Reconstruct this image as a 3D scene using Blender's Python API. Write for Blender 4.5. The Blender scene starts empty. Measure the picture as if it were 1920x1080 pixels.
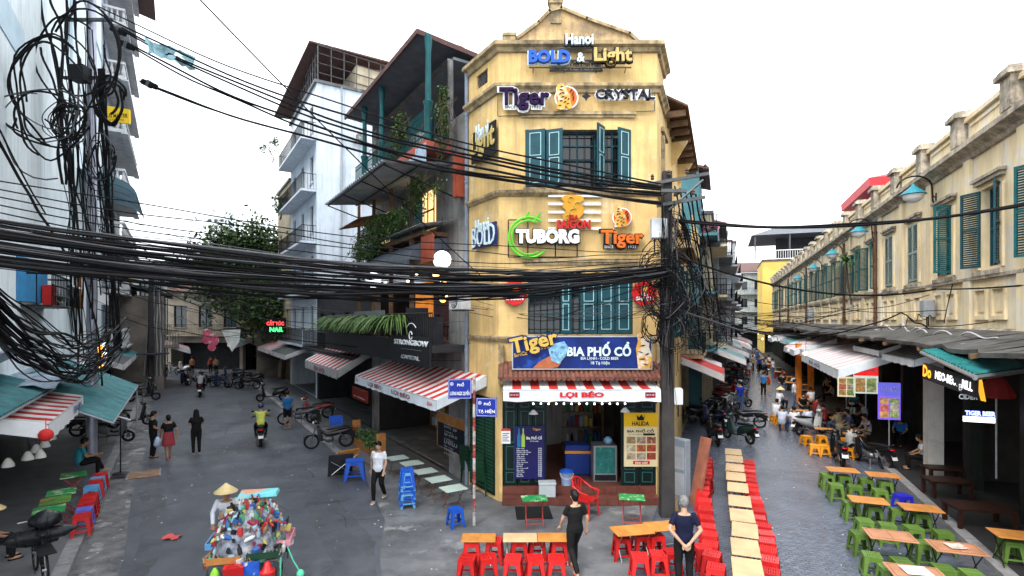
import bpy, bmesh, math, random
from mathutils import Vector, Matrix, Euler
V = Vector
R = random.Random(11)
sc = bpy.context.scene
COL = sc.collection
# ------------------------------------------------------------------ camera, sky, sun, exposure
CAMH = 4.9
cam_d = bpy.data.cameras.new('camera'); cam = bpy.data.objects.new('camera', cam_d); COL.objects.link(cam)
cam.location = (0, 0, CAMH); cam.rotation_euler = (math.radians(90), 0, 0)
cam_d.sensor_width = 36; cam_d.lens = 18.75; cam_d.shift_y = 60 / 1920
cam_d.clip_start = .1; cam_d.clip_end = 3000
sc.camera = cam
SUN_EL, SUN_AZ = 52, 215          # degrees; azimuth clockwise from +Y (behind the camera, to the left)
w = bpy.data.worlds.new('World'); sc.world = w; w.use_nodes = True
nt = w.node_tree; bg = nt.nodes['Background']
sky = nt.nodes.new('ShaderNodeTexSky'); sky.sky_type = 'NISHITA'; sky.sun_disc = False
sky.sun_elevation = math.radians(SUN_EL); sky.sun_rotation = math.radians(SUN_AZ)
sky.air_density = 1.0; sky.dust_density = 6.0; sky.ozone_density = 1.0
hs = nt.nodes.new('ShaderNodeHueSaturation'); hs.inputs['Saturation'].default_value = .28
mx = nt.nodes.new('ShaderNodeMix'); mx.data_type = 'RGBA'; mx.inputs[0].default_value = .8
mx.inputs[7].default_value = (10.2, 10.8, 11.3, 1)     # even cloud cover
nt.links.new(sky.outputs[0], hs.inputs['Color']); nt.links.new(hs.outputs[0], mx.inputs[6])
nt.links.new(mx.outputs[2], bg.inputs[0]); bg.inputs[1].default_value = .1
sun_d = bpy.data.lights.new('sun', 'SUN'); sun = bpy.data.objects.new('sun', sun_d); COL.objects.link(sun)
sun_d.energy = 1.4; sun_d.angle = math.radians(25); sun_d.color = (1, .93, .83)
_az, _el = math.radians(SUN_AZ), math.radians(SUN_EL)
_d = V((math.sin(_az) * math.cos(_el), math.cos(_az) * math.cos(_el), math.sin(_el)))
sun.rotation_euler = _d.to_track_quat('Z', 'Y').to_euler(); sun.location = _d * 60
vs = sc.view_settings; vs.view_transform = 'Standard'; vs.look = 'None'; vs.gamma = 1; vs.exposure = 1.42
sc.cycles.use_denoising = True
sc.cycles.max_bounces = 4; sc.cycles.diffuse_bounces = 2; sc.cycles.glossy_bounces = 2; sc.cycles.use_adaptive_sampling = True; sc.cycles.adaptive_threshold = .03
sc.cycles.transparent_max_bounces = 8; sc.cycles.transmission_bounces = 4
sc.cycles.caustics_reflective = False; sc.cycles.caustics_refractive = False
# ------------------------------------------------------------------ materials
MC = {}
def mat(name, col, rough=.6, var=.12, scale=4., bump=0., metal=0., dirt=0., dcol=(.05, .045, .04), streak=0.,
        emit=0., spec=.22, coat=0., alpha=1., trans=0., bscale=None, patch=None, hue=0.):
    """procedural principled material: base colour with noise, dirt blotches, vertical streaks, bump"""
    if name in MC: return MC[name]
    m = bpy.data.materials.new(name); m.use_nodes = True; MC[name] = m
    t = m.node_tree; N = t.nodes; L = t.links; b = N['Principled BSDF']
    b.inputs['Roughness'].default_value = rough; b.inputs['Metallic'].default_value = metal
    b.inputs['Specular IOR Level'].default_value = spec
    if coat: b.inputs['Coat Weight'].default_value = coat; b.inputs['Coat Roughness'].default_value = .15
    if trans: b.inputs['Transmission Weight'].default_value = trans
    if alpha < 1: b.inputs['Alpha'].default_value = alpha
    if max(col) < .075 and not emit: col = tuple(c * .55 for c in col)
    c4 = (*col, 1)
    if emit:
        b.inputs['Emission Color'].default_value = c4; b.inputs['Emission Strength'].default_value = emit
    if not (var or dirt or streak or bump or patch):
        b.inputs['Base Color'].default_value = c4; return m
    tc = N.new('ShaderNodeTexCoord'); oi = N.new('ShaderNodeObjectInfo')
    ad = N.new('ShaderNodeVectorMath'); ad.operation = 'ADD'
    ml = N.new('ShaderNodeVectorMath'); ml.operation = 'SCALE'; ml.inputs[0].default_value = (37, 53, 71)
    L.new(oi.outputs['Random'], ml.inputs['Scale']); L.new(tc.outputs['Object'], ad.inputs[0]); L.new(ml.outputs[0], ad.inputs[1])
    P = ad.outputs[0]
    def noise(sca, det=4, rgh=.6, vec=P, dist=0.):
        n = N.new('ShaderNodeTexNoise'); n.inputs['Scale'].default_value = sca; n.inputs['Detail'].default_value = det
        n.inputs['Roughness'].default_value = rgh; n.inputs['Distortion'].default_value = dist; L.new(vec, n.inputs['Vector']); return n.outputs['Fac']
    def ramp(f, lo, hi, a=0., bb=1.):
        r = N.new('ShaderNodeMapRange'); r.inputs['From Min'].default_value = lo; r.inputs['From Max'].default_value = hi
        r.inputs['To Min'].default_value = a; r.inputs['To Max'].default_value = bb; L.new(f, r.inputs['Value']); return r.outputs[0]
    def mixc(f, a, bcol, mode='MIX'):
        x = N.new('ShaderNodeMix'); x.data_type = 'RGBA'; x.blend_type = mode
        if isinstance(f, float): x.inputs[0].default_value = f
        else: L.new(f, x.inputs[0])
        for i, q in ((6, a), (7, bcol)):
            if isinstance(q, tuple): x.inputs[i].default_value = q
            else: L.new(q, x.inputs[i])
        return x.outputs[2]
    lo = tuple(max(0, c * (1 - var)) for c in col) + (1,); hi = tuple(min(1, c * (1 + var)) for c in col) + (1,)
    out = mixc(ramp(noise(scale), .3, .7), lo, hi)
    if patch:        # (colour, scale, threshold): islands of another colour (peeled paint, repairs)
        pc, ps, pt = patch
        out = mixc(ramp(noise(ps, 6, .65), pt, pt + .06, 0, .85), out, (*pc, 1))
    if dirt:
        out = mixc(ramp(noise(scale * .45, 8, .72), .5, .68, 0, dirt), out, (*dcol, 1))
    if streak:
        mp = N.new('ShaderNodeMapping'); mp.inputs['Scale'].default_value = (2.2, 2.2, .16); L.new(P, mp.inputs['Vector'])
        out = mixc(ramp(noise(2.4, 7, .7, mp.outputs[0]), .47, .68, 0, streak), out, (*dcol, 1))
    L.new(out, b.inputs['Base Color'])
    if emit: L.new(out, b.inputs['Emission Color'])
    if bump:
        bp = N.new('ShaderNodeBump'); bp.inputs['Strength'].default_value = bump; bp.inputs['Distance'].default_value = .02
        L.new(noise(bscale or scale * 6, 6, .65), bp.inputs['Height']); L.new(bp.outputs[0], b.inputs['Normal'])
    return m
def tone(name, col, **k): return mat(name, col, **k)
# ------------------------------------------------------------------ mesh collector
class MB:
    def __init__(s): s.v = []; s.f = []; s.m = []; s.mi = 0; s.X = None
    def add(s, vs, fs):
        n = len(s.v)
        if s.X is not None: vs = [s.X @ V(p) for p in vs]
        s.v += [tuple(p) for p in vs]; s.f += [tuple(i + n for i in f) for f in fs]; s.m += [s.mi] * len(fs); return s
    def hexa(s, p): return s.add(p, [(0, 3, 2, 1), (4, 5, 6, 7), (0, 1, 5, 4), (1, 2, 6, 5), (2, 3, 7, 6), (3, 0, 4, 7)])
    def box(s, x0, x1, y0, y1, z0, z1):
        return s.hexa([(x0, y0, z0), (x1, y0, z0), (x1, y1, z0), (x0, y1, z0), (x0, y0, z1), (x1, y0, z1), (x1, y1, z1), (x0, y1, z1)])
    def cbox(s, c, d, rot=(0, 0, 0)):
        e = Euler(rot).to_matrix(); c = V(c); h = V(d) / 2
        return s.hexa([c + e @ V((a * h.x, b * h.y, g * h.z)) for g in (-1, 1) for a, b in ((-1, -1), (1, -1), (1, 1), (-1, 1))])
    def quad(s, *p): return s.add(p, [tuple(range(len(p)))])
    def rings(s, rs, cap=True, closed=True):
        n = len(rs[0]); vs = [p for r in rs for p in r]; fs = []
        for i in range(len(rs) - 1):
            for j in range(n if closed else n - 1):
                k = (j + 1) % n; fs.append((i * n + j, i * n + k, (i + 1) * n + k, (i + 1) * n + j))
        if cap and closed:
            fs.append(tuple(range(n - 1, -1, -1))); fs.append(tuple(range((len(rs) - 1) * n, len(rs) * n)))
        return s.add(vs, fs)
    def tube(s, pts, r, n=6, cap=True):
        pts = [V(p) for p in pts]; rs = []; N = len(pts); up = None
        for i, p in enumerate(pts):
            t = (pts[min(i + 1, N - 1)] - pts[max(i - 1, 0)])
            t = t.normalized() if t.length > 1e-9 else V((0, 0, 1))
            if up is None:
                up = V((0, 0, 1)) if abs(t.z) < .9 else V((1, 0, 0))
            u = t.cross(up); u = u.normalized() if u.length > 1e-6 else t.orthogonal().normalized()
            w_ = u.cross(t); up = w_
            rr = r[i] if isinstance(r, (list, tuple)) else r
            rs.append([p + (u * math.cos(a) + w_ * math.sin(a)) * rr for a in [2 * math.pi * k / n for k in range(n)]])
        return s.rings(rs, cap)
    def cyl(s, p0, p1, r0, r1=None, n=10): return s.tube([p0, p1], [r0, r0 if r1 is None else r1], n)
    def lathe(s, prof, n=16, c=(0, 0, 0), axis='z'):
        def pt(r, z, a):
            q = (r * math.cos(a), r * math.sin(a), z)
            if axis == 'y': q = (q[0], q[2], q[1])
            if axis == 'x': q = (q[2], q[0], q[1])
            return V(q) + V(c)
        return s.rings([[pt(r, z, 2 * math.pi * k / n) for k in range(n)] for r, z in prof])
    def ell(s, c, r, nu=12, nv=8):
        c = V(c); rs = []
        for i in range(nv + 1):
            t = math.pi * i / nv; q = max(math.sin(t), .02)
            rs.append([c + V((r[0] * q * math.cos(2 * math.pi * k / nu), r[1] * q * math.sin(2 * math.pi * k / nu), -r[2] * math.cos(t))) for k in range(nu)])
        return s.rings(rs)
    def prism(s, poly, y0, y1):      # polygon in local x,z extruded along y
        n = len(poly); a = [(x, y0, z) for x, z in poly]; b = [(x, y1, z) for x, z in poly]
        return s.add(a + b, [tuple(range(n)), tuple(range(2 * n - 1, n - 1, -1))] + [(i, i + n, (i + 1) % n + n, (i + 1) % n) for i in range(n)])
    def wall(s, x0, x1, z0, z1, ops, y=0., th=.25):
        """vertical wall in local x,z with rectangular openings and reveals"""
        xs = sorted({x0, x1, *[q for o in ops for q in o[:2]]}); zs = sorted({z0, z1, *[q for o in ops for q in o[2:4]]})
        xs = [q for q in xs if x0 <= q <= x1]; zs = [q for q in zs if z0 <= q <= z1]
        for i in range(len(xs) - 1):
            for j in range(len(zs) - 1):
                cx, cz = (xs[i] + xs[i + 1]) / 2, (zs[j] + zs[j + 1]) / 2
                if any(o[0] < cx < o[1] and o[2] < cz < o[3] for o in ops): continue
                s.quad((xs[i], y, zs[j]), (xs[i + 1], y, zs[j]), (xs[i + 1], y, zs[j + 1]), (xs[i], y, zs[j + 1]))
        for a, b, c, d in [o[:4] for o in ops]:
            s.quad((a, y, c), (a, y, d), (a, y + th, d), (a, y + th, c)); s.quad((b, y, d), (b, y, c), (b, y + th, c), (b, y + th, d))
            s.quad((a, y, d), (b, y, d), (b, y + th, d), (a, y + th, d)); s.quad((b, y, c), (a, y, c), (a, y + th, c), (b, y + th, c))
        return s
    def mesh(s, name, mats, smooth=None, bevel=0):
        me = bpy.data.meshes.new(name); me.from_pydata(s.v, [], s.f)
        for m_ in (mats if isinstance(mats, (list, tuple)) else [mats]): me.materials.append(m_)
        if any(s.m): me.polygons.foreach_set('material_index', s.m)
        if smooth:
            me.polygons.foreach_set('use_smooth', [True] * len(me.polygons))
            me.update(); me.set_sharp_from_angle(angle=math.radians(smooth))
        me.update(); return me
    def build(s, name, mats, parent=None, loc=None, rz=0, smooth=None, bevel=0):
        o = bpy.data.objects.new(name, s.mesh(name, mats, smooth)); COL.objects.link(o)
        if parent is not None: o.parent = parent
        if loc is not None: o.location = loc
        if rz: o.rotation_euler = (0, 0, rz)
        if bevel:
            bm = bmesh.new(); bm.from_mesh(o.data); bmesh.ops.bevel(bm, geom=bm.edges[:], offset=bevel, segments=1, affect='EDGES', clamp_overlap=True); bm.to_mesh(o.data); bm.free()
        return o
def tag(o, label=None, cat=None, group=None, kind=None):
    if label: o['label'] = label
    if cat: o['category'] = cat
    if group: o['group'] = group
    if kind: o['kind'] = kind
    return o
def thing(name, label, cat, loc=(0, 0, 0), rz=0, group=None):
    o = bpy.data.objects.new(name, None); COL.objects.link(o); o.empty_display_size = .2
    o.location = loc; o.rotation_euler = (0, 0, rz); return tag(o, label, cat, group)
def dup(root, loc, rz, label=None, group=None, scale=None, swap=None):
    """copy a thing with its parts and sub-parts; swap = {part name: material}"""
    def cp(o, par):
        c = o.copy(); COL.objects.link(c)
        if par is not None: c.parent = par
        st = o.name.split('.')[0]
        if swap and st in swap and c.type == 'MESH':
            for i, sl in enumerate(c.material_slots):
                if i == 0: sl.link = 'OBJECT'; sl.material = swap[st]
        for ch in o.children: cp(ch, c)
        return c
    r = cp(root, None); r.location = loc; r.rotation_euler = (0, 0, rz)
    if label: r['label'] = label
    if group: r['group'] = group
    if scale: r.scale = (scale,) * 3 if isinstance(scale, (int, float)) else scale
    return r
def drop(root):
    for ch in list(root.children): drop(ch)
    bpy.data.objects.remove(root)
def part(name, src_mesh, parent, loc=(0, 0, 0), rot=(0, 0, 0), scale=None, m=None):
    o = bpy.data.objects.new(name, src_mesh); COL.objects.link(o); o.parent = parent; o.location = loc; o.rotation_euler = rot
    if scale: o.scale = scale
    if m and o.material_slots: o.material_slots[0].link = 'OBJECT'; o.material_slots[0].material = m
    return o
# ------------------------------------------------------------------ lettering (flat -y face), fitted to a box
def text_mesh(txt, bold=0., ext=.0, shear=0., spacing=1., res=2):
    cu = bpy.data.curves.new('t', 'FONT'); cu.body = txt; cu.offset = bold; cu.extrude = .5 if ext else 0; cu.shear = shear
    cu.space_character = spacing; cu.resolution_u = res
    o = bpy.data.objects.new('t', cu); me = bpy.data.meshes.new_from_object(o); bpy.data.objects.remove(o); bpy.data.curves.remove(cu)
    return me
def lettering(txt, x0, x1, z0, z1, y, m, parent, bold=0., ext=0., shear=0., name='lettering', rot=0., spacing=1., keep=False):
    """letters filling the rectangle x0..x1, z0..z1 at local y (front), ext deep, facing -y"""
    me = text_mesh(txt, bold, ext, shear, spacing)
    vs = [v.co.copy() for v in me.vertices]
    if not vs: return None
    a0, a1 = min(v.x for v in vs), max(v.x for v in vs); b0, b1 = min(v.y for v in vs), max(v.y for v in vs)
    sx, sz = (x1 - x0) / (a1 - a0), (z1 - z0) / (b1 - b0)
    cx, cz = (x0 + x1) / 2, (z0 + z1) / 2; c, s_ = math.cos(rot), math.sin(rot)
    for v, p in zip(me.vertices, vs):
        qx, qz = (p.x - (a0 + a1) / 2) * sx, (p.y - (b0 + b1) / 2) * sz
        v.co = (cx + qx * c - qz * s_, y - (p.z if ext else 0) * ext * 1. - ext * .5 * (1 if ext else 0), cz + qx * s_ + qz * c)
    me.materials.clear(); me.materials.append(m); me.update()
    o = bpy.data.objects.new(name, me); COL.objects.link(o)
    if parent is not None: o.parent = parent
    return o
# ------------------------------------------------------------------ pixel rays and street frames (1920x1080 photo pixels)
def ray(px, py): return V(((px - 960) / 1000, 1, (600 - py) / 1000))
def W(px, py, Y): return V((0, 0, CAMH)) + ray(px, py) * Y
def G(px, py, z=0.): return W(px, py, (CAMH - z) * 1000 / (py - 600))
class Frame:
    """local x = along a facade to the right as seen from outside, local y = into the building"""
    def __init__(s, ox, oy, xd):
        s.o = V((ox, oy, 0)); d = V((xd[0], xd[1], 0)).normalized(); s.x = d; s.y = V((-d.y, d.x, 0)); s.rz = math.atan2(d.y, d.x)
    def loc(s, p): q = V(p) - s.o; return V((q.dot(s.x), q.dot(s.y), q.z))
    def w(s, x, y, z): return s.o + s.x * x + s.y * y + V((0, 0, z))
    def hit(s, px, py, y=0.):
        o = s.loc((0, 0, CAMH)); r = ray(px, py); d = V((r.dot(s.x), r.dot(s.y), r.z))
        t = (y - o.y) / d.y; q = o + d * t; return q.x, q.z
    def hx(s, px, y=0.): return s.hit(px, 600, y)[0]
dL = V((-.63, 1, 0)).normalized(); nL = V((dL.y, -dL.x, 0))
dR = V((.395, 1, 0)).normalized(); nR = V((dR.y, -dR.x, 0))
def LP(s, o, z=0.): return dL * s + nL * o + V((0, 0, z))     # left street: distance along, offset to the right
def RP(s, o, z=0.): return dR * s + nR * o + V((0, 0, z))     # right street
AL, AR = math.atan2(dL.y, dL.x), math.atan2(dR.y, dR.x)
# ------------------------------------------------------------------ shared materials
asphalt = mat('asphalt', (.09, .098, .117), .4, .28, .9, .8, dirt=.75, dcol=(.042, .046, .055), bscale=70, patch=((.135, .143, .162), .35, .55))
tar = mat('tar_patch', (.078, .083, .096), .45, .3, 2, .8, bscale=70, dirt=.8, dcol=(.11, .117, .134))
concrete = mat('concrete_apron', (.14, .146, .158), .5, .34, 1.4, .8, dirt=.95, dcol=(.05, .053, .06), bscale=40, patch=((.3, .3, .3), .8, .6))
sidew = mat('sidewalk_concrete', (.13, .134, .144), .6, .2, 2.2, .4, dirt=.6, dcol=(.07, .07, .078), bscale=35)
kerbm = mat('kerb_stone', (.25, .25, .26), .65, .2, 6, .4, dirt=.5)
paver_m = mat('paver_block', (.1, .118, .162), .24, .35, .9, .25, dirt=.6, dcol=(.06, .066, .08), bscale=50)
joint_m = mat('paver_joint', (.076, .08, .095), .7, .3, 8)
ochre = mat('ochre_plaster', (.7, .485, .205), .88, .2, 1.3, .5, dirt=.6, dcol=(.38, .27, .14), streak=.65, bscale=9, patch=((.72, .58, .36), 1.2, .57))
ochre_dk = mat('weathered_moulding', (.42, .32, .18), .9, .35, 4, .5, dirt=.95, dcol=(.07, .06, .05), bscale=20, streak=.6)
teal = mat('teal_shutter_paint', (.01, .062, .085), .45, .25, 4, .1, dirt=.25, dcol=(.02, .025, .025))
trimc = mat('pale_cyan_trim', (.42, .66, .68), .5, .1, 6)
black = mat('black_metal', (.015, .015, .018), .5, .1, 5)
iron = mat('iron_grey', (.09, .095, .1), .5, .2, 8, metal=.3)
glass = mat('dark_glass', (.02, .028, .035), .08, 0, spec=.6)
white = mat('white_paint', (.78, .79, .8), .5, .05, 5)
redp = mat('red_paint', (.55, .02, .02), .45, .1, 5)
tile_r = mat('red_roof_tile', (.19, .075, .055), .75, .4, 2.5, .3, dirt=.5, dcol=(.06, .05, .045))
step_t = mat('red_floor_tile', (.15, .05, .038), .4, .25, 3, dirt=.3)
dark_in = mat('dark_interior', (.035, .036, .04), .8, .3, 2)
wood_o = mat('orange_wood', (.42, .17, .05), .5, .25, 3, dirt=.2)
wood_l = mat('light_table_top', (.52, .36, .2), .45, .18, 2.5, dirt=.22, dcol=(.3, .18, .09))
navy = mat('navy_sign', (.012, .022, .12), .35, .2, 3)
bluep = mat('blue_sign', (.01, .05, .32), .35, .1, 3)
gold = mat('gold_letter', (.62, .42, .09), .4, .12, 6)
whiteE = mat('white_letter', (.85, .87, .9), .4, 0)
greyp = mat('grey_painted_metal', (.32, .35, .38), .5, .15, 6, dirt=.25)
conc_pole = mat('pole_concrete', (.07, .066, .068), .8, .25, 3, .4, dirt=.5, bscale=25)
cable_m = mat('black_cable', (.009, .009, .011), .75, .2, 12, spec=.15)
cable_g = mat('grey_cable', (.07, .07, .078), .7, .2, 12, spec=.2)
# ------------------------------------------------------------------ ground, roads and pavements
def sheet(name, poly, z, m, kind='structure'):
    b = MB(); b.quad(*[(p[0], p[1], z) for p in poly]); return tag(b.build(name, m), kind=kind)
sheet('ground', [(-700, -60), (700, -60), (700, 1500), (-700, 1500)], -.006, concrete)
b = MB()
nx = 60
sheet('road', [LP(-14, -1.72), LP(-14, 16), LP(8, 16), LP(8, 5.1), LP(70, 5.1), LP(70, -1.72)], 0, asphalt)
sheet('concrete_apron', [G(505, 762), G(580, 800), G(640, 852), G(690, 905), G(722, 975), G(712, 1040), G(735, 1250), G(1345, 1300), G(1318, 900), V((4.4, 15.6, 0)), V((-.4, 15.5, 0)), LP(22, 7.4), LP(26, 7.4)], .004, concrete)
for k, poly in enumerate(([(570, 942), (633, 938), (668, 975), (703, 1017), (707, 1085), (640, 1085), (606, 1025), (590, 997)],
                          [(262, 925), (300, 905), (318, 960), (300, 1040), (268, 1085), (238, 1085), (262, 1010)],
                          [(445, 752), (490, 748), (500, 764), (452, 770)]  )):
    rq = random.Random(k); pj = [(poly[i][0] + (poly[(i + 1) % len(poly)][0] - poly[i][0]) * j / 7 + rq.uniform(-4, 4), poly[i][1] + (poly[(i + 1) % len(poly)][1] - poly[i][1]) * j / 7 + rq.uniform(-2, 2)) for i in range(len(poly)) for j in range(7)]
    o = sheet('road_patch', [G(*p) for p in pj], .005 + .0005 * k, tar)
paved = sheet('paved_street', [RP(8, -1.6), RP(8, 4.95), RP(110, 4.95), RP(110, -1.6)], .008, mat('far_paving', (.085, .1, .138), .26, .3, 9, .4, dirt=.35, bscale=24))
# left pavement with kerb stones
def pavement(name, pts, z, m):
    b = MB(); n = len(pts); a = [(p[0], p[1], -.01) for p in pts]; t = [(p[0], p[1], z) for p in pts]
    b.add(a + t, [tuple(range(n, 2 * n))] + [(i, (i + 1) % n, (i + 1) % n + n, i + n) for i in range(n)])
    return tag(b.build(name, m), kind='structure')
pav_l = pavement('pavement_left', [LP(-12, -1.98), LP(62, -1.98), LP(62, -6.5), LP(-12, -6.5)], .115, sidew)
ks = MB(); ks.box(-.49, .49, -.13, .13, -.02, .125); ksm = ks.mesh('kerb_stone', kerbm)
for k in range(38):
    p = LP(7 + k, -1.85 + R.uniform(-.015, .015)); part('kerb_stone', ksm, pav_l, (p.x, p.y, R.uniform(-.012, .006)), (R.uniform(-.02, .02), 0, AL + R.uniform(-.01, .01)))
gut = mat('broken_gutter', (.14, .14, .145), .6, .4, 2.6, .8, dirt=1., dcol=(.03, .03, .034), bscale=25, patch=((.33, .33, .33), 1.8, .56))
sheet('gutter_strip', [LP(4, -1.73), LP(4, -1.0), LP(14, -.92), LP(18, -1.05), LP(26, -.95), LP(34, -1.15), LP(60, -1.2), LP(60, -1.73)], .0065, gut)
pav_m = pavement('pavement_right', [LP(19, 5.15), LP(60, 5.15), LP(60, 7.45), LP(15, 7.45), LP(16.5, 5.9)], .05, sidew)
for k in range(36):
    p = LP(19.6 + k, 5.05); part('kerb_stone', ksm, pav_m, (p.x, p.y, -.055 + R.uniform(-.01, .005)), (0, 0, AL + R.uniform(-.012, .012)))
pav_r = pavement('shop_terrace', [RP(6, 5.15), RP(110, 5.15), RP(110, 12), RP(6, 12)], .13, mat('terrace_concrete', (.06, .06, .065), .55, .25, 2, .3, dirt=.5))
for k in range(34):
    p = RP(8 + k, 5.03 + R.uniform(-.01, .01)); part('kerb_stone', ksm, pav_r, (p.x, p.y, R.uniform(-.01, .005)), (0, 0, AR))
sheet('paving_bed', [RP(9.8, -.82), RP(9.8, 4.9), RP(19.3, 4.9), RP(19.3, -.82)], .0105, joint_m)
# paver blocks of the right street: the nearest singly, the rest joined
pv = MB(); pv.hexa([(-.061, -.051, -.02), (.061, -.051, -.02), (.061, .051, -.02), (-.061, .051, -.02), (-.056, -.046, .02), (.056, -.046, .02), (.056, .046, .02), (-.056, .046, .02)])
pvm = pv.mesh('paver', paver_m); rest = MB(); cnt = 0
cand = []
for i in range(86):
    for j in range(40):
        o_ = -.75 + j * .131 + (i % 2) * .0655; s_ = 9.9 + i * .109
        if o_ > 4.85: continue
        p = RP(s_, o_); px = 960 + 1000 * p.x / p.y; py = 600 + 4900 / p.y
        cand.append((0 if (1455 < px < 1590 and py < 1090) else 1, p.y, p))
cand.sort(key=lambda q: (q[0], q[1]))
for k, (a_, b_, p) in enumerate(cand):
    z = -.002 + R.uniform(-.0025, .0025); tx, ty = R.uniform(-.012, .012), R.uniform(-.012, .012)
    if k < 300: part('paver', pvm, paved, (p.x, p.y, z), (tx, ty, AR - math.pi / 2 + R.uniform(-.015, .015)))
    else:
        rest.X = Matrix.Translation((p.x, p.y, z)) @ Euler((tx, ty, AR - math.pi / 2)).to_matrix().to_4x4(); rest.add(pv.v, pv.f[1:])
rest.X = None
tag(rest.build('paver_field', paver_m, paved), kind='stuff')
# ------------------------------------------------------------------ facade helpers
def sub(o, fr, root): o.location = fr.o - root.location; o.rotation_euler = (0, 0, fr.rz); return o
def moulding(b, path, prof, close=False):
    """profile [(out, z)] swept with mitres along path of (x, y); outward = right of travel"""
    pts = [V((p[0], p[1], 0)) for p in path]; rs = []
    for i, p in enumerate(pts):
        a = (pts[i] - pts[i - 1]).normalized() if i else (pts[1] - pts[0]).normalized()
        c = (pts[i + 1] - pts[i]).normalized() if i < len(pts) - 1 else a
        na, nc = V((a.y, -a.x, 0)), V((c.y, -c.x, 0)); n = (na + nc); n = n / max(n.dot(na), .3)
        rs.append([p + n * o + V((0, 0, z)) for o, z in prof])
    b.rings(rs)
def leaf(parent, x, y, z, w_, h, ang, side=1, pan=((.06, .5), (.54, .94)), trim=True, m=None, tm=None):
    """panelled shutter leaf hinged at x; ang opens it outwards; side=1 hinge left"""
    b = MB(); b.box(0, w_ * side, -.02, .02, 0, h) if side > 0 else b.box(-w_, 0, -.02, .02, 0, h)
    o = b.build('shutter', m or teal, parent); o.location = (x, y, z); o.rotation_euler = (0, 0, -ang * side)
    for a_, c_ in pan:
        t = MB(); xa, xb = sorted((.2 * w_ * side, .8 * w_ * side)); za, zb = a_ * h, c_ * h; q = .016
        if trim:
            for fy in (-.033, .022):
                t.box(xa, xb, fy, fy + .01, za, za + q); t.box(xa, xb, fy, fy + .01, zb - q, zb)
                t.box(xa, xa + q, fy, fy + .01, za + q, zb - q); t.box(xb - q, xb, fy, fy + .01, za + q, zb - q)
            t.build('panel_trim', tm or trimc, o)
    return o
# ------------------------------------------------------------------ yellow corner building
C0 = V((-.36, 14.4, 0)); D0 = V((3.92, 14.4, 0)); LE = C0 + dL * 1.8; RE = D0 + dR * 9
FY = Frame(C0.x, C0.y, (1, 0)); FLf = Frame(LE.x, LE.y, -dL); FRf = Frame(D0.x, D0.y, dR)
cb = thing('corner_building', 'tall yellow corner building with teal shutters between the two streets', 'building', C0)
def hY(px, py, y=0.): return FY.hit(px, py, y)
u2 = (*[hY(p, 300)[0] for p in (985, 1183)], *[hY(1000, p)[1] for p in (352, 243)])
u1 = (*[hY(p, 300)[0] for p in (990, 1187)], *[hY(1000, p)[1] for p in (627, 512)])
gd = (hY(942, 700)[0], hY(1230, 700)[0], .0, 2.95)
b = MB(); b.wall(0, 4.28, 0, 12.2, [u2, u1, gd], th=.3)
sub(b.build('wall_front', ochre, cb), FY, cb)
b = MB(); b.wall(0, 1.8, 0, 12.2, [(.55, 1.2, 11.55, 11.95)], th=.2); sub(b.build('wall_left', ochre, cb), FLf, cb)
rw = [(1.0, 2.0, 8.3, 10.2), (4.2, 5.4, 4.4, 6.7), (1.2, 2.5, 4.4, 6.6)]
b = MB(); b.wall(0, 9, 0, 11.6, rw, th=.25); b.wall(0, 1.7, 11.6, 12.2, []); b.quad((1.7, 0, 11.6), (1.7, 3.0, 11.6), (1.7, 3.0, 12.2), (1.7, 0, 12.2))
sub(b.build('wall_right', ochre, cb), FRf, cb)
def local(p): q = V((p[0], p[1], 0)) - C0; return (q.x, q.y)
path = [local(LE), (0, 0), (4.28, 0), local(D0 + dR * 1.7)]
path_l = [local(LE), (0, 0), (4.28, 0), local(RE)]
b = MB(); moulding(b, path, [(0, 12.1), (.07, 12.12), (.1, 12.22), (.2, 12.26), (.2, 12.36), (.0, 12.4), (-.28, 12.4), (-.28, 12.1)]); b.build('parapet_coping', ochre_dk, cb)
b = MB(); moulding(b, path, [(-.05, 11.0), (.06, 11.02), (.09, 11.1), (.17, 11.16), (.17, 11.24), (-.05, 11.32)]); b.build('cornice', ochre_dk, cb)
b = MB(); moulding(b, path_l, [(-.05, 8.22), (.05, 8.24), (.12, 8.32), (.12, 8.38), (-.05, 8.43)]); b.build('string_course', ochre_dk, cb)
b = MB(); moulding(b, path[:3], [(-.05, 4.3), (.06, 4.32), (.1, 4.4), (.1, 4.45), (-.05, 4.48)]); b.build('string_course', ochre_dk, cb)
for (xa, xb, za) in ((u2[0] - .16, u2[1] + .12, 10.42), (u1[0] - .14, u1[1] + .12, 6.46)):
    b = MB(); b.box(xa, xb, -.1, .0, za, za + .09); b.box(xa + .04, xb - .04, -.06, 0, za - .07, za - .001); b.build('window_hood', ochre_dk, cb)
    b = MB(); b.box(xa + .1, xb - .1, -.07, .02, (u2[2] if za > 9 else u1[2]) - .1, (u2[2] if za > 9 else u1[2]) - .002); b.build('sill', ochre_dk, cb)
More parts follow.
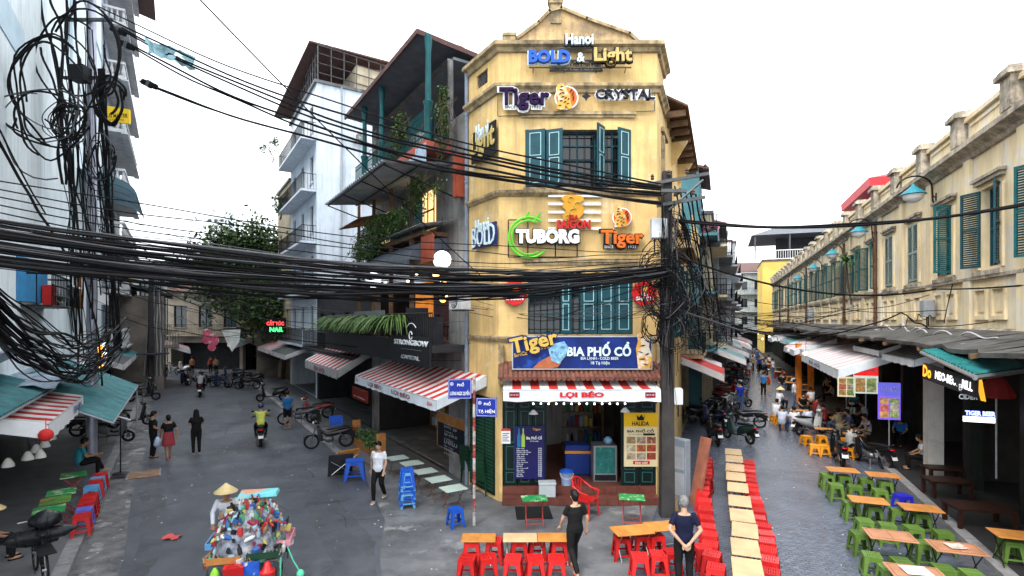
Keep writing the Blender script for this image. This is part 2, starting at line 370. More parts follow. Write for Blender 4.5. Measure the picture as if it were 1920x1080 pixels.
# iron grilles in the parapet, left facet
for fr, xa, xb, za, zb in ((FY, hY(1030, 100)[0], hY(1130, 100)[0], 11.62, 11.9), (FLf, .55, 1.2, 11.55, 11.95)):
    b = MB(); y = -.02 if fr is FY else .06
    n = 5 if fr is FY else 2
    for k in range(n):
        cx = xa + (k + .5) * (xb - xa) / n; r = min((xb - xa) / n, zb - za) / 2
        for q in (1, .55):
            b.tube([(cx + r * q * math.cos(t * .524), y, (za + zb) / 2 + r * q * math.sin(t * .524)) for t in range(13)], .014, 5, False)
        b.cyl((cx - r, y, za), (cx + r, y, zb), .012, n=5); b.cyl((cx - r, y, zb), (cx + r, y, za), .012, n=5)
    b.box(xa, xb, y - .01, y + .01, za - .015, za + .01); b.box(xa, xb, y - .01, y + .01, zb - .01, zb + .015)
    sub(b.build('parapet_grille', iron, cb), fr, cb)
b = MB(); b.box(.5, 1.25, .2, .25, 11.5, 12); sub(b.build('grille_back', dark_in, cb), FLf, cb)
# gable with chimneys
gp = [(W(px, py, 16.2).x - C0.x, W(px, py, 16.2).z) for px, py in ((958, 84), (1010, 45), (1030, 24), (1052, 18), (1100, 38), (1180, 66), (1200, 84))]
b = MB(); b.prism(gp + [(gp[-1][0], 11), (gp[0][0], 11)], 1.8, 2.05); b.build('gable', mat('gable_plaster', (.55, .38, .19), .9, .25, 1.6, .3, dirt=.8, dcol=(.13, .11, .09), streak=.5), cb)
b = MB()
for i in range(len(gp) - 1):
    (xa, za), (xb, zb) = gp[i], gp[i + 1]; d = V((xb - xa, 0, zb - za)); b.cbox(((xa + xb) / 2, 1.92, (za + zb) / 2 + .03), (d.length + .05, .42, .09), (0, -math.atan2(d.z, d.x), 0))
b.build('gable_coping', ochre_dk, cb)
def stack(cx, cy, z0, z1, w_):
    b = MB(); b.box(cx - w_ / 2, cx + w_ / 2, cy - w_ / 2, cy + w_ / 2, z0, z1); b.box(cx - w_ * .62, cx + w_ * .62, cy - w_ * .62, cy + w_ * .62, z1 + .001, z1 + .12)
    b.box(cx - w_ * .72, cx + w_ * .72, cy - w_ * .72, cy + w_ * .72, z1 + .121, z1 + .2); return b.build('chimney', ochre_dk, cb)
stack(W(1042, 0, 16.2).x - C0.x, 1.92, 13.9, 14.5, .32); stack(W(955, 0, 15.2).x - C0.x, .9, 12.2, 12.85, .28)
# main roof behind, with tiled eave over the right side street
b = MB()
for i in range(44):
    t0 = 1.75 + i * .165
    for j in range(7):
        v0 = j * .24; zA = 11.55 - .33 * 1 + v0 * .62; yA = -.62 + v0
        b.cbox((t0 + .08 + (j % 2) * .01, yA + .14, zA + .1), (.15, .3, .03), (math.atan(.62) - .06, 0, R.uniform(-.03, .03)))
sub(tag(b.build('eave_tiles', mat('dark_roof_tile', (.1, .06, .05), .85, .4, 3, .3, dirt=.5), cb), kind='stuff'), FRf, cb)
b = MB(); b.hexa([(1.72, -.7, 11.2), (9, -.7, 11.2), (9, 2.2, 12.98), (1.72, 2.2, 12.98), (1.72, -.7, 11.26), (9, -.7, 11.26), (9, 2.2, 13.06), (1.72, 2.2, 13.06)])
for k in range(9): b.box(1.9 + k * .85, 1.98 + k * .85, -.62, 0, 11.02, 11.2)
sub(b.build('eave_boarding', mat('old_boarding', (.16, .1, .06), .85, .3, 4), cb), FRf, cb)
b = MB()
for k in (4.2, 7.0):
    b = MB(); b.hexa([(k, -.12, 10.3), (k + .14, -.12, 10.3), (k + .14, 0, 10.2), (k, 0, 10.2), (k, -.55, 11.0), (k + .14, -.55, 11.0), (k + .14, 0, 11.0), (k, 0, 11.0)]); sub(b.build('bracket', ochre, cb), FRf, cb)
b = MB(); b.quad((0, .0, 12.0), (4.28, 0, 12.0), (5, 8, 12.0), (-1, 8, 12.0)); b.build('roof_deck', concrete, cb)
# upper window: frame, panes, grille, four shutter leaves
def window_fill(op, fr, root, nv, nh, bars=0, depth=.2, fm=None):
    x0, x1, z0, z1 = op; b = MB(); q = .05; fy = depth
    b.box(x0, x0 + q, fy - .03, fy + .03, z0, z1); b.box(x1 - q, x1, fy - .03, fy + .03, z0, z1)
    b.box(x0 + q, x1 - q, fy - .03, fy + .03, z0, z0 + q); b.box(x0 + q, x1 - q, fy - .03, fy + .03, z1 - q, z1)
    for k in range(1, nv): x = x0 + (x1 - x0) * k / nv; b.box(x - .02, x + .02, fy - .025, fy + .02, z0 + q, z1 - q)
    for k in range(1, nh): z = z0 + (z1 - z0) * k / nh; b.box(x0 + q, x1 - q, fy - .024, fy + .018, z - .018, z + .018)
    f = sub(b.build('window_frame', fm or teal, root), fr, root)
    pn = MB(); pn.box(x0 + q, x1 - q, fy + .024, fy + .034, z0 + q, z1 - q); g_ = pn.build('pane', glass, f)
    if bars:
        g = MB()
        for k in range(1, bars): x = x0 + (x1 - x0) * k / bars; g.cyl((x, fy - .09, z0), (x, fy - .09, z1), .009, n=5)
        for z in (z0 + (z1 - z0) * t for t in (.08, .5, .92)): g.box(x0, x1, fy - .1, fy - .08, z - .012, z + .012)
        g.build('window_bars', black, f)
    return f
window_fill(u2, FY, cb, 6, 4, 14); window_fill(u1, FY, cb, 4, 3, 16)
x0, x1, z0, z1 = u2; hw = (x1 - x0) / 5; h = z1 - z0
leaf(cb, x0 + .02, .0, z0 + .02, .52, h - .04, .25); leaf(cb, x0 + .56, -.02, z0 + .02, .46, h - .04, .35)
leaf(cb, x1 - .02, -.02, z0 + .02, .44, h - .04, .55, -1); leaf(cb, x1 - .72, -.03, z0 + .02, .42, h + .04, .95, -1)
x0, x1, z0, z1 = u1; h = z1 - z0
for k in range(3): leaf(cb, x0 + 1.42 + k * .475, .06, z0 + .02, .45, h - .04, .02, 1, ((.07, .5), (.54, .94)))
leaf(cb, x0 + .9, .06, z0 + .02, .3, h - .04, .5, 1)
for op in rw[1:]:
    window_fill(op, FRf, cb, 3, 3, 8)
    for k, sd in ((op[0], 1), (op[1], -1)):
        o = leaf(cb, 0, 0, 0, .55, op[3] - op[2], 2.2, sd); o.location = FRf.w(k, -.03, op[2]) - C0; o.rotation_euler = (0, 0, FRf.rz - 2.3 * sd)
window_fill(rw[0], FRf, cb, 2, 3, 0)
b = MB(); b.box(.9, 2.1, -.1, 0, 10.3, 10.42); b.box(1.0, 1.25, -.09, 0, 8.2, 10.2); sub(b.build('window_hood', ochre_dk, cb), FRf, cb)
# ledge balcony over the right street, first floor
b = MB(); b.box(3.4, 8.6, -.75, -.002, 7.25, 7.42); sub(b.build('ledge', ochre_dk, cb), FRf, cb)
b = MB(); b.box(3.4, 8.6, -.75, -.69, 7.42, 8.3); sub(b.build('ledge_parapet', ochre, cb), FRf, cb)
# shop interior: floor with two tiled steps, walls, ceiling, pier fronts
b = MB(); b.box(gd[0], gd[1], .0, 6, .02, .42); b.build('shop_floor', mat('shop_floor_tile', (.13, .05, .035), .4, .2, 3), cb)
st = MB(); st.box(-.145, .145, -.01, .01, -.09, .09); stm = st.mesh('step_tile', step_t)
for rr, (y, z) in enumerate(((-.02, .31), (-.34, .11))):
    bb = MB(); bb.box(gd[0], gd[1], y + .012, (0 if rr == 0 else -.021), .01, z + .1); bb.build('step', step_t, cb)
    for k in range(13): part('step_tile', stm, cb, (gd[0] + .16 + k * .306, y, z))
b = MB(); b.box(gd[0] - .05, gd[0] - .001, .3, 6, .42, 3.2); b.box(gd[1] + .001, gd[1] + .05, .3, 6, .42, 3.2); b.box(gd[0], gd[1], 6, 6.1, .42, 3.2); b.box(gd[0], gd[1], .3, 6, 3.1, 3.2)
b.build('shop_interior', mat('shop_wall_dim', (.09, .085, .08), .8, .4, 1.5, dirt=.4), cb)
# folded shop doors each side: panelled dark teal leaves
for xa, n in ((gd[0], 3), (gd[1] - .96, 2)):
    for k in range(n):
        ww = .38 if n == 3 else .46
        o = leaf(cb, xa + .02 + k * (ww + .02), .04 + .02 * k, .44, ww, 2.5, .05, 1, ((.03, .14), (.17, .42), (.46, .8), (.84, .97)), m=mat('door_green_black', (.006, .02, .02), .45, .3, 4), tm=mat('dull_teal_trim', (.03, .13, .12), .5, .1, 5)); o.name = 'door_leaf'
# tile canopy over the banner and its carved brackets
b = MB(); b.hexa([(.0, -1.0, 3.42), (4.38, -1.0, 3.42), (4.38, 0, 3.72), (0, 0, 3.72), (0, -1.0, 3.46), (4.38, -1.0, 3.46), (4.38, 0, 3.78), (0, 0, 3.78)]); b.build('canopy_board', mat('old_boarding', (.16, .1, .06)), cb)
tl = MB(); tl.tube([(0, -.14, 0), (0, .14, .0)], .06, 7); tlm = tl.mesh('roof_tile', tile_r, smooth=60)
for j in range(4):
    for i in range(36):
        part('roof_tile', tlm, cb, (.09 + i * .1205 + R.uniform(-.008, .008), -.93 + j * .25, 3.47 + j * .078), (.3, 0, R.uniform(-.04, .04)))
b = MB()
for xx in (.06, 4.3): b = MB(); b.prism([(xx - .07, 3.2), (xx + .07, 3.2), (xx + .07, 4.25), (xx - .07, 4.25)], -.16, -.003); b.build('canopy_pier', ochre_dk, cb)
b = MB(); b.box(.22, 1.62, -.05, -.002, .12, 2.75); gs = sub(b.build('side_shopfront', mat('shopfront_green_black', (.01, .035, .022), .5, .25, 4), cb), FLf, cb)
for k in range(3):
    c = MB()
    for j in range(26): c.cbox((.45 + k * .47, -.065, .25 + j * .095), (.4, .012, .07), (.35, 0, 0))
    tag(c.build('louvre_slats', mat('louvre_green', (.02, .085, .05), .5, .25, 4, dirt=.3), gs), kind='stuff')
b = MB(); b.cyl((.04, -.06, 0), (.04, -.06, 12.3), .06, n=10)
for z in (1.5, 4, 6.5, 9, 11): b.lathe([(.075, -.03), (.075, .03)], 10, (.04, -.06, z))
sub(b.build('drain_pipe', mat('blue_grey_pipe', (.2, .25, .33), .5, .2, 4, dirt=.3), cb, smooth=50), FLf, cb)
# ------------------------------------------------------------------ more building helpers
def corr(b, p0, u, v, waves, amp=.03, seg=4):
    """corrugated sheet: p0 corner, u across the waves, v along them"""
    p0, u, v = V(p0), V(u), V(v); n = u.cross(v).normalized(); k = waves * seg
    a = [p0 + u * (i / k) + n * amp * math.sin(2 * math.pi * i / seg) for i in range(k + 1)]
    vs = [q for p in a for q in (p, p + v, p + n * .006, p + v + n * .006)]
    fs = []
    for i in range(k):
        c, d = i * 4, (i + 1) * 4
        fs += [(c, c + 1, d + 1, d), (c + 2, d + 2, d + 3, c + 3), (c, d, d + 2, c + 2), (c + 1, c + 3, d + 3, d + 1)]
    return b.add(vs, fs)
def railing(b, p0, p1, z0, z1, step=.13, r=.011, rails=(0, 1), n=4):
    p0, p1 = V(p0), V(p1); L_ = (p1 - p0).length; k = max(1, int(L_ / step))
    for i in range(k + 1):
        q = p0.lerp(p1, i / k); b.cyl((q.x, q.y, z0), (q.x, q.y, z1), r, n=n)
    for t in rails:
        z = z0 + (z1 - z0) * t; b.tube([(p0.x, p0.y, z), (p1.x, p1.y, z)], r * 2, 4)
def louvre(parent, x, y, z, w_, h, ang, side=1, m=None, slats=16):
    """louvred shutter leaf: stiles and rails with sloping slats"""
    b = MB(); s_ = side; q = .06
    def bx(a, c, y0, y1, z0, z1): a, c = sorted((a * s_, c * s_)); b.box(a, c, y0, y1, z0, z1)
    bx(0, q, -.02, .02, 0, h); bx(w_ - q, w_, -.02, .02, 0, h); bx(q, w_ - q, -.02, .02, 0, q); bx(q, w_ - q, -.02, .02, h - q, h); bx(q, w_ - q, -.02, .02, h / 2 - q / 2, h / 2 + q / 2)
    o = b.build('shutter', m or teal, parent); o.location = (x, y, z); o.rotation_euler = (0, 0, -ang * side)
    c = MB()
    for half in (0, 1):
        z0 = q + half * (h / 2 - q / 2); hh = h / 2 - 1.5 * q
        for k in range(slats):
            c.cbox((s_ * w_ / 2, 0, z0 + (k + .5) * hh / slats), (w_ - 2 * q, .045, .008), (.7, 0, 0))
    tag(c.build('slats', m or teal, o), kind='stuff'); return o
def ac_unit(loc, rz, label, group='air conditioning units'):
    t = thing('air_conditioner', label, 'air conditioner', loc, rz, group)
    b = MB(); b.box(-.4, .4, -.15, .15, .04, .6); b.build('casing', mat('ac_casing', (.55, .56, .56), .5, .1, 5, dirt=.35), t, bevel=.015)
    b = MB(); b.lathe([(.0, -.012), (.23, -.012), (.25, 0), (.0, .0)], 20, (-.08, -.152, .32), 'y')
    b.build('fan_recess', mat('ac_fan_dark', (.05, .05, .055), .5, 0), t)
    b = MB()
    for r in (.06, .11, .16, .21): b.tube([(-.08 + r * math.cos(k * .3142), -.17, .32 + r * math.sin(k * .3142)) for k in range(21)], .005, 4, False)
    for k in range(4): a = k * .785; b.cyl((-.08 - .22 * math.cos(a), -.17, .32 - .22 * math.sin(a)), (-.08 + .22 * math.cos(a), -.17, .32 + .22 * math.sin(a)), .005, n=4)
    b.build('fan_grille', white, t)
    b = MB(); b.box(-.3, -.26, -.1, .3, 0, .04); b.box(.26, .3, -.1, .3, 0, .04); b.build('bracket', iron, t)
    return t
leafm = [mat('leaf_%s' % n, c, .5, .35, 3, spec=.3) for n, c in (('deep', (.032, .075, .02)), ('mid', (.06, .12, .03)), ('fresh', (.1, .17, .045)))]
stemm = mat('brown_stem', (.09, .06, .04), .85, .25, 6)
def leaves(b, c, rad, n, size, droop=.3, mats=3, rng=R, flat=False):
    """leaf-sized folded quads spread through an ellipsoid, in clumps"""
    c = V(c); cl = [V((rng.gauss(0, .42) * rad[0], rng.gauss(0, .42) * rad[1], rng.gauss(0, .42) * rad[2])) for _ in range(max(3, n // 60))]
    cl = [q if V((q.x / rad[0], q.y / rad[1], q.z / rad[2])).length < .85 else q * .6 for q in cl]
    for i in range(n):
        k = rng.choice(cl); q = c + k + V((rng.gauss(0, .17) * rad[0], rng.gauss(0, .17) * rad[1], rng.gauss(0, .17) * rad[2]))
        d = V((rng.uniform(-1, 1), rng.uniform(-1, 1), rng.uniform(-.8, .5) - droop)).normalized(); u = d.cross(V((rng.uniform(-.4, .4), rng.uniform(-.4, .4), 1)))
        u = (u.normalized() if u.length > 1e-3 else V((1, 0, 0))); s_ = size * rng.uniform(.6, 1.35); f = d.cross(u).normalized() * s_ * .12
        b.mi = rng.randrange(mats); b.add([q, q + d * s_ * .5 + u * s_ * .26 + f, q + d * s_, q + d * s_ * .5 - u * s_ * .26 + f], [(0, 1, 2), (0, 2, 3)])
    b.mi = 0; return b
def tree(name, label, base, h, crown, n, size, tr=.16, group=None):
    t = thing(name, label, 'tree', base, 0, group); rng = random.Random(len(label) * 7 + n)
    b = MB(); top = V((crown[0][0], crown[0][1], crown[0][2]))
    pts = [V((0, 0, 0)), V((.1, .05, h * .3)), V((top.x * .5, top.y * .5, h * .6)), top]
    b.tube(pts, [tr, tr * .85, tr * .6, tr * .2], 9)
    for k in range(9):
        s_ = pts[2].lerp(top, rng.uniform(-.4, .8)); e = s_ + V((rng.uniform(-1, 1) * crown[1][0] * .8, rng.uniform(-1, 1) * crown[1][1] * .8, rng.uniform(.0, .7) * crown[1][2])); m_ = s_.lerp(e, .5) + V((0, 0, .2))
        b.tube([s_, m_, e], [tr * .4, tr * .25, tr * .08], 6)
    b.build('trunk', stemm, t, smooth=60)
    b = MB(); leaves(b, crown[0], crown[1], n, size, rng=rng); b.build('crown', [leafm[0], leafm[1], mat('leaf_sunny', (.13, .2, .06), .5, .35, 3)], t)  # three leaf greens mixed at random over the crown
    return t
def awning(name, label, fr, x0, x1, yo, yi, zo, zi, val=.28, stripes=12, ca=None, cb_=None, valm=None, gable=True, group=None):
    """striped fabric awning on a folding frame: x0..x1 along the facade, front edge yo (low), back yi"""
    t = thing(name, label, 'awning', fr.w((x0 + x1) / 2, yi, zi), fr.rz, group); hw = (x1 - x0) / 2; d = yo - yi; dz = zo - zi
    ca = ca or redp; cb_ = cb_ or white; b = MB(); n = stripes * 2 + 1
    for k in range(n):
        b.mi = k % 2; xa, xb = -hw + 2 * hw * k / n, -hw + 2 * hw * (k + 1) / n
        for j in range(4):
            f0, f1 = j / 4, (j + 1) / 4; s0 = -.03 * math.sin(math.pi * f0); s1 = -.03 * math.sin(math.pi * f1)
            b.quad((xa, d * f0, dz * f0 + s0), (xa, d * f1, dz * f1 + s1), (xb, d * f1, dz * f1 + s1), (xb, d * f0, dz * f0 + s0))
    b.build('canopy', [cb_, ca], t)
    v = MB(); m_ = 24
    for k in range(m_):
        xa, xb = -hw + 2 * hw * k / m_, -hw + 2 * hw * (k + 1) / m_; wa, wb = [.012 * math.sin(q * 9) for q in (xa, xb)]
        v.quad((xa, d - .004, dz), (xb, d - .004, dz), (xb, d - .02 + wb, dz - val + wb), (xa, d - .02 + wa, dz - val + wa))
    v.build('valance', valm or white, t)
    if gable:
        for x in (-hw, hw): g = MB(); g.quad((x, 0, -.02), (x, d, dz), (x, d, dz - val * .9), (x, 0, -.3)); g.build('side_flap', valm or white, t)
    f = MB()
    for x in (-hw + .05, 0, hw - .05): f.tube([(x, 0, -.35), (x, d + .02, dz - .04)], .018, 6); f.tube([(x, 0, -.03), (x, d + .02, dz - .03)], .014, 5)
    f.cyl((-hw, d + .01, dz - .02), (hw, d + .01, dz - .02), .02, n=6); f.build('frame', greyp, t)
    return t, d, dz, hw
def simple_house(name, label, fr, x0, x1, h, dep, wm, floors, cols, win=(.9, 1.3), first=3.3, fh=3.1, roof='flat', y=0., rm=None, group=None, wmat=None, balc=0, ground=True, sill=True):
    t = thing(name, label, 'building', fr.w((x0 + x1) / 2, y, 0), fr.rz, group); hw = (x1 - x0) / 2; ops = []
    for f in range(floors):
        for c in range(cols):
            cx = -hw + (c + .5) * 2 * hw / cols; z0 = first + f * fh + .8
            if z0 + win[1] < h - .2: ops.append((cx - win[0] / 2, cx + win[0] / 2, z0, z0 + win[1]))
    gop = [(-hw + .3, hw - .3, 0.02, 2.7)] if ground else []
    b = MB(); b.wall(-hw, hw, 0, h, ops + gop, th=.2); b.quad((-hw, 0, 0), (-hw, 0, h), (-hw, dep, h), (-hw, dep, 0)); b.quad((hw, 0, 0), (hw, dep, 0), (hw, dep, h), (hw, 0, h)); b.quad((-hw, dep, 0), (-hw, dep, h), (hw, dep, h), (hw, dep, 0))
    b.build('wall', wm, t)
    for o_ in ops:
        x_0, x_1, z0, z1 = o_; f = MB(); q = .05
        f.box(x_0, x_0 + q, .1, .16, z0, z1); f.box(x_1 - q, x_1, .1, .16, z0, z1); f.box(x_0 + q, x_1 - q, .1, .16, z0, z0 + q); f.box(x_0 + q, x_1 - q, .1, .16, z1 - q, z1); f.box((x_0 + x_1) / 2 - .025, (x_0 + x_1) / 2 + .025, .1, .16, z0 + q, z1 - q)
        wf = f.build('window', wmat or teal, t); p = MB(); p.box(x_0 + q, x_1 - q, .165, .175, z0 + q, z1 - q); p.build('pane', glass, wf)
        if sill: s_ = MB(); s_.box(x_0 - .08, x_1 + .08, -.08, .0, z0 - .08, z0 - .002); s_.build('sill', wm, wf)
    if gop:
        b = MB(); b.box(-hw + .3, hw - .3, 1.8, 1.9, .02, 2.7); b.quad((-hw + .3, .2, 2.69), (hw - .3, .2, 2.69), (hw - .3, 1.8, 2.69), (-hw + .3, 1.8, 2.69)); b.build('shop_recess', dark_in, t)
    b = MB()
    if roof == 'flat': b.box(-hw - .1, hw + .1, -.15, dep + .1, h, h + .18)
    elif roof == 'shed': b.hexa([(-hw - .2, -.5, h), (hw + .2, -.5, h), (hw + .2, dep, h + dep * .3), (-hw - .2, dep, h + dep * .3), (-hw - .2, -.5, h + .12), (hw + .2, -.5, h + .12), (hw + .2, dep, h + .12 + dep * .3), (-hw - .2, dep, h + .12 + dep * .3)])
    elif roof == 'gable':
        for sx in (-1, 1): b.hexa([(sx * (hw + .3), -.4, h - .1), (0, -.4, h + hw * .5), (0, dep, h + hw * .5), (sx * (hw + .3), dep, h - .1), (sx * (hw + .3), -.4, h), (0, -.4, h + hw * .5 + .1), (0, dep, h + hw * .5 + .1), (sx * (hw + .3), dep, h)])
        b.prism([(-hw, h), (hw, h), (0, h + hw * .48)], .02, .2)
    b.build('roof', rm or concrete, t)
    for k in range(balc):
        z = first + k * fh; s_ = MB(); s_.box(-hw + .1, hw - .1, -.9, -.002, z - .05, z + .1); bo = s_.build('balcony', wm, t)
        r_ = MB(); railing(r_, (-hw + .15, -.85, 0), (hw - .15, -.85, 0), z + .1, z + 1.05, .16); railing(r_, (-hw + .15, -.85, 0), (-hw + .15, 0, 0), z + .1, z + 1.05, .16); railing(r_, (hw - .15, -.85, 0), (hw - .15, 0, 0), z + .1, z + 1.05, .16); r_.build('railing', black, bo)
    return t
white_w = mat('white_blue_plaster', (.66, .73, .82), .8, .12, .8, .2, dirt=.4, dcol=(.33, .37, .43), streak=.6)
pale_w = mat('pale_cyan_plaster', (.78, .85, .88), .8, .1, .7, .2, dirt=.3, dcol=(.35, .4, .42), streak=.4)
cream_w = mat('cream_plaster', (.58, .5, .36), .85, .15, 1, .2, dirt=.4, dcol=(.25, .2, .15), streak=.5)
grey_w = mat('grey_plaster', (.33, .34, .36), .85, .2, 1, .2, dirt=.5, streak=.5)
dk_w = mat('charcoal_wall', (.05, .052, .06), .7, .3, 2)
dk_g = mat('dark_green_metal', (.012, .04, .03), .45, .2, 5)
teal_p = mat('teal_column_paint', (.012, .1, .11), .4, .2, 5)
orange_w = mat('orange_red_wall', (.36, .075, .04), .7, .25, 2, dirt=.45)
roof_br = mat('brown_roof_edge', (.11, .06, .055), .7, .2, 3)
roof_un = mat('roof_lining_grey', (.12, .13, .15), .7, .2, 2)
corr_t = mat('teal_corrugated_sheet', (.05, .19, .21), .5, .3, 2.5, dirt=.55, dcol=(.05, .07, .07))
corr_d = mat('dark_corrugated_sheet', (.06, .065, .075), .6, .3, 2.5, dirt=.4)
# ------------------------------------------------------------------ bar building left of the corner (left street)
FB = FLf
bb = thing('bar_building', 'dark bar building with roof terrace, green columns and planted balcony', 'building', FB.w(-4.6, 0, 0), FB.rz)
X0 = 4.6       # local x shift inside this thing
def bx_(b, x0, x1, *a): return b.box(x0 + X0, x1 + X0, *a)
b = MB(); b.quad((-1.3 + X0, 0, 0), (-.03 + X0, 0, 0), (-.03 + X0, 0, 11.2), (-1.3 + X0, 0, 11.2)); b.wall(-9.2 + X0, -1.3 + X0, 0, 13.2, [(-8.8 + X0, -1.3 + X0, .05, 2.95), (-8.6 + X0, -1.3 + X0, 4.2, 6.9), (-8.6 + X0, -1.4 + X0, 10.6, 13.3)], th=.2); b.build('facade', mat('bar_grey_wall', (.24, .235, .23), .8, .25, 1.2, .2, dirt=.6, dcol=(.05, .05, .05), streak=.6), bb)
b = MB(); bx_(b, -8.8, -.5, 3, 3.1, .05, 2.95); b.quad((-8.8 + X0, .2, 2.94), (-.5 + X0, .2, 2.94), (-.5 + X0, 3, 2.94), (-8.8 + X0, 3, 2.94)); bx_(b, -8.85, -8.8, .2, 3, .05, 2.95); bx_(b, -.5, -.45, .2, 3, .05, 2.95); b.build('shop_recess', dark_in, bb)
b = MB(); bx_(b, -8.6, -1.2, 2.6, 2.7, 4.2, 6.9); bx_(b, -8.6, -1.2, .2, 2.6, 4.1, 4.19); bx_(b, -8.6, -1.2, .2, 2.6, 6.91, 7.0); b.build('bar_room', mat('purple_bar_wall', (.2, .16, .22), .7, .2, 1.5), bb)
b = MB(); bx_(b, -6.6, -5.0, 1.0, 1.1, 4.2, 6.4); b.build('orange_panel', mat('orange_bar_panel', (.75, .25, .04), .6, .1, 2, emit=.25), bb)
b = MB(); bx_(b, -8.6, -1.4, 2.6, 2.7, 10.6, 13.3); bx_(b, -8.6, -1.4, .2, 2.6, 13.31, 13.4); bx_(b, -9.2, -9.1, 0.01, 4, 9, 13.5); b.build('terrace_room', mat('terrace_back_wall', (.2, .22, .25), .8, .2, 1), bb)
b = MB(); bx_(b, -9.2, -1.3, 2.7, 6, 0, 13.2); b.build('rear_block', grey_w, bb)
# roof slab with sloping sides
b = MB(); b.hexa([(-9.5 + X0, -1.05, 13.75), (-1.3 + X0, -1.05, 13.75), (-1.3 + X0, 4.5, 13.2), (-9.5 + X0, 4.5, 13.2), (-9.5 + X0, -1.05, 13.79), (-1.3 + X0, -1.05, 13.79), (-1.3 + X0, 4.5, 13.24), (-9.5 + X0, 4.5, 13.24)]); b.build('roof', roof_un, bb)
b = MB(); bx_(b, -9.56, -1.24, -1.12, -1.052, 13.7, 13.86); b.hexa([(-1.299 + X0, -1.05, 13.7), (-1.24 + X0, -1.05, 13.7), (-1.24 + X0, 4.5, 13.15), (-1.299 + X0, 4.5, 13.15), (-1.299 + X0, -1.05, 13.86), (-1.24 + X0, -1.05, 13.86), (-1.24 + X0, 4.5, 13.3), (-1.299 + X0, 4.5, 13.3)]); b.build('roof_fascia', roof_br, bb)
# terrace slab, railing, columns
b = MB(); bx_(b, -9.0, -1.1, -.85, -.002, 10.15, 10.5); b.build('terrace_slab', mat('red_terrace_edge', (.5, .13, .09), .7, .25, 2, dirt=.35), bb)
b = MB(); bx_(b, -.4, -.14, -.3, -.002, 8.6, 9.9); b.build('orange_side_wall', orange_w, bb)
b = MB(); railing(b, (-9.0 + X0, -.78, 0), (-1.2 + X0, -.78, 0), 10.55, 11.5, .12, .013, (0, .16, .84, 1)); railing(b, (-1.2 + X0, -.78, 0), (-1.2 + X0, -.05, 0), 10.55, 11.5, .12, .013, (0, .16, .84, 1)); b.build('terrace_railing', teal_p, bb)
for xx in (-1.2, -3.4, -5.6, -7.8):
    b = MB(); b.lathe([(.13, 10.5), (.13, 11.55), (.16, 11.6), (.16, 11.68), (.09, 11.72), (.085, 13.2), (.12, 13.5), (.12, 13.72)] if xx != -3.4 else [(.12, 10.5), (.12, 11.55), (.15, 11.6), (.15, 11.7)], 10, (xx + X0, -.75, 0)); b.build('column', teal_p, bb, smooth=40)
b = MB(); bx_(b, -1.9, -1.12, -.9, -.855, 9.75, 10.35); bx_(b, -5.2, -1.95, -.92, -.86, 9.6, 10.14); b.build('pale_fascia', mat('pale_blue_board', (.42, .55, .68), .6, .12, 2, dirt=.3), bb)
# corrugated canopy below the terrace
b = MB(); corr(b, (-7.6 + X0, -2.4, 9.45), (7.0, 0, 0), (0, 2.3, .28), 30, .045); b.build('corrugated_canopy', mat('canopy_sheet_grey', (.32, .35, .38), .6, .2, 2, dirt=.3), bb)
b = MB()
for xx in (-7.4, -5.2, -3.0, -.8): b.tube([(xx + X0, -2.3, 9.38), (xx + X0, 0, 8.7)], .025, 5)
for yy in (-2.3, -1.2): b.cyl((-7.5 + X0, yy, 9.4 + (yy + 2.3) * .12), (-.7 + X0, yy, 9.4 + (yy + 2.3) * .12), .025, n=5)
b.build('canopy_frame', black, bb)
# second floor: dark recess, silver strip roof, curved black awning, orange panel
b = MB(); corr(b, (-4.6 + X0, -1.25, 7.75), (4.0, 0, 0), (0, 1.2, .25), 22, .02); b.build('strip_roof', mat('silver_sheet', (.4, .42, .44), .4, .2, 3, metal=.5, dirt=.4), bb)
b = MB()
n = 8; pr = [(-1.35 + 1.3 * (1 - math.cos(k / n * 1.5708)), 6.75 + .75 * math.sin(k / n * 1.5708)) for k in range(n + 1)]
rs = [[(xx + X0, y, z) for y, z in pr] for xx in (-6.2, -1.25)]
b.rings(rs, False, False); b.add([(x, y, z - .012) for r_ in rs for x, y, z in r_], [(i, n + 1 + i, n + 2 + i, i + 1) for i in range(n)])
for xx in (-6.2, -1.25): b.add([(xx + X0, y, z) for y, z in pr] + [(xx + X0, -.02, 6.75)], [tuple(range(n + 2))])
bx_(b, -6.2, -1.25, -1.37, -1.352, 6.5, 6.76); b.build('curved_awning', mat('slate_awning_cloth', (.078, .09, .115), .6, .15, 2), bb, smooth=40)
b = MB(); bx_(b, -1.2, -.3, -1.0, -.95, 6.65, 7.45); b.build('orange_panel', orange_w, bb)
timber = mat('brown_timber', (.16, .085, .045), .75, .3, 4, dirt=.4); rusty = mat('rusty_sheet', (.26, .13, .08), .8, .4, 2.5, dirt=.6, patch=((.3, .31, .32), 2, .55))
b = MB(); bx_(b, -8.6, -1.3, -.9, -.003, 7.55, 7.68); b.build('second_floor_slab', timber, bb); b = MB(); railing(b, (-8.5 + X0, -.85, 0), (-1.3 + X0, -.85, 0), 7.7, 8.6, .14, .014, (0, .5, 1)); b.build('second_floor_railing', teal_p, bb)
for xx in (-8.4, -6.4, -4.4, -2.4): b = MB(); bx_(b, xx, xx + .12, -.9, -.78, 4.16, 7.54); b.build('timber_post', timber, bb); b = MB(); bx_(b, xx + .02, xx + .12, -.88, -.78, 7.69, 10.1); b.build('timber_post', timber, bb)
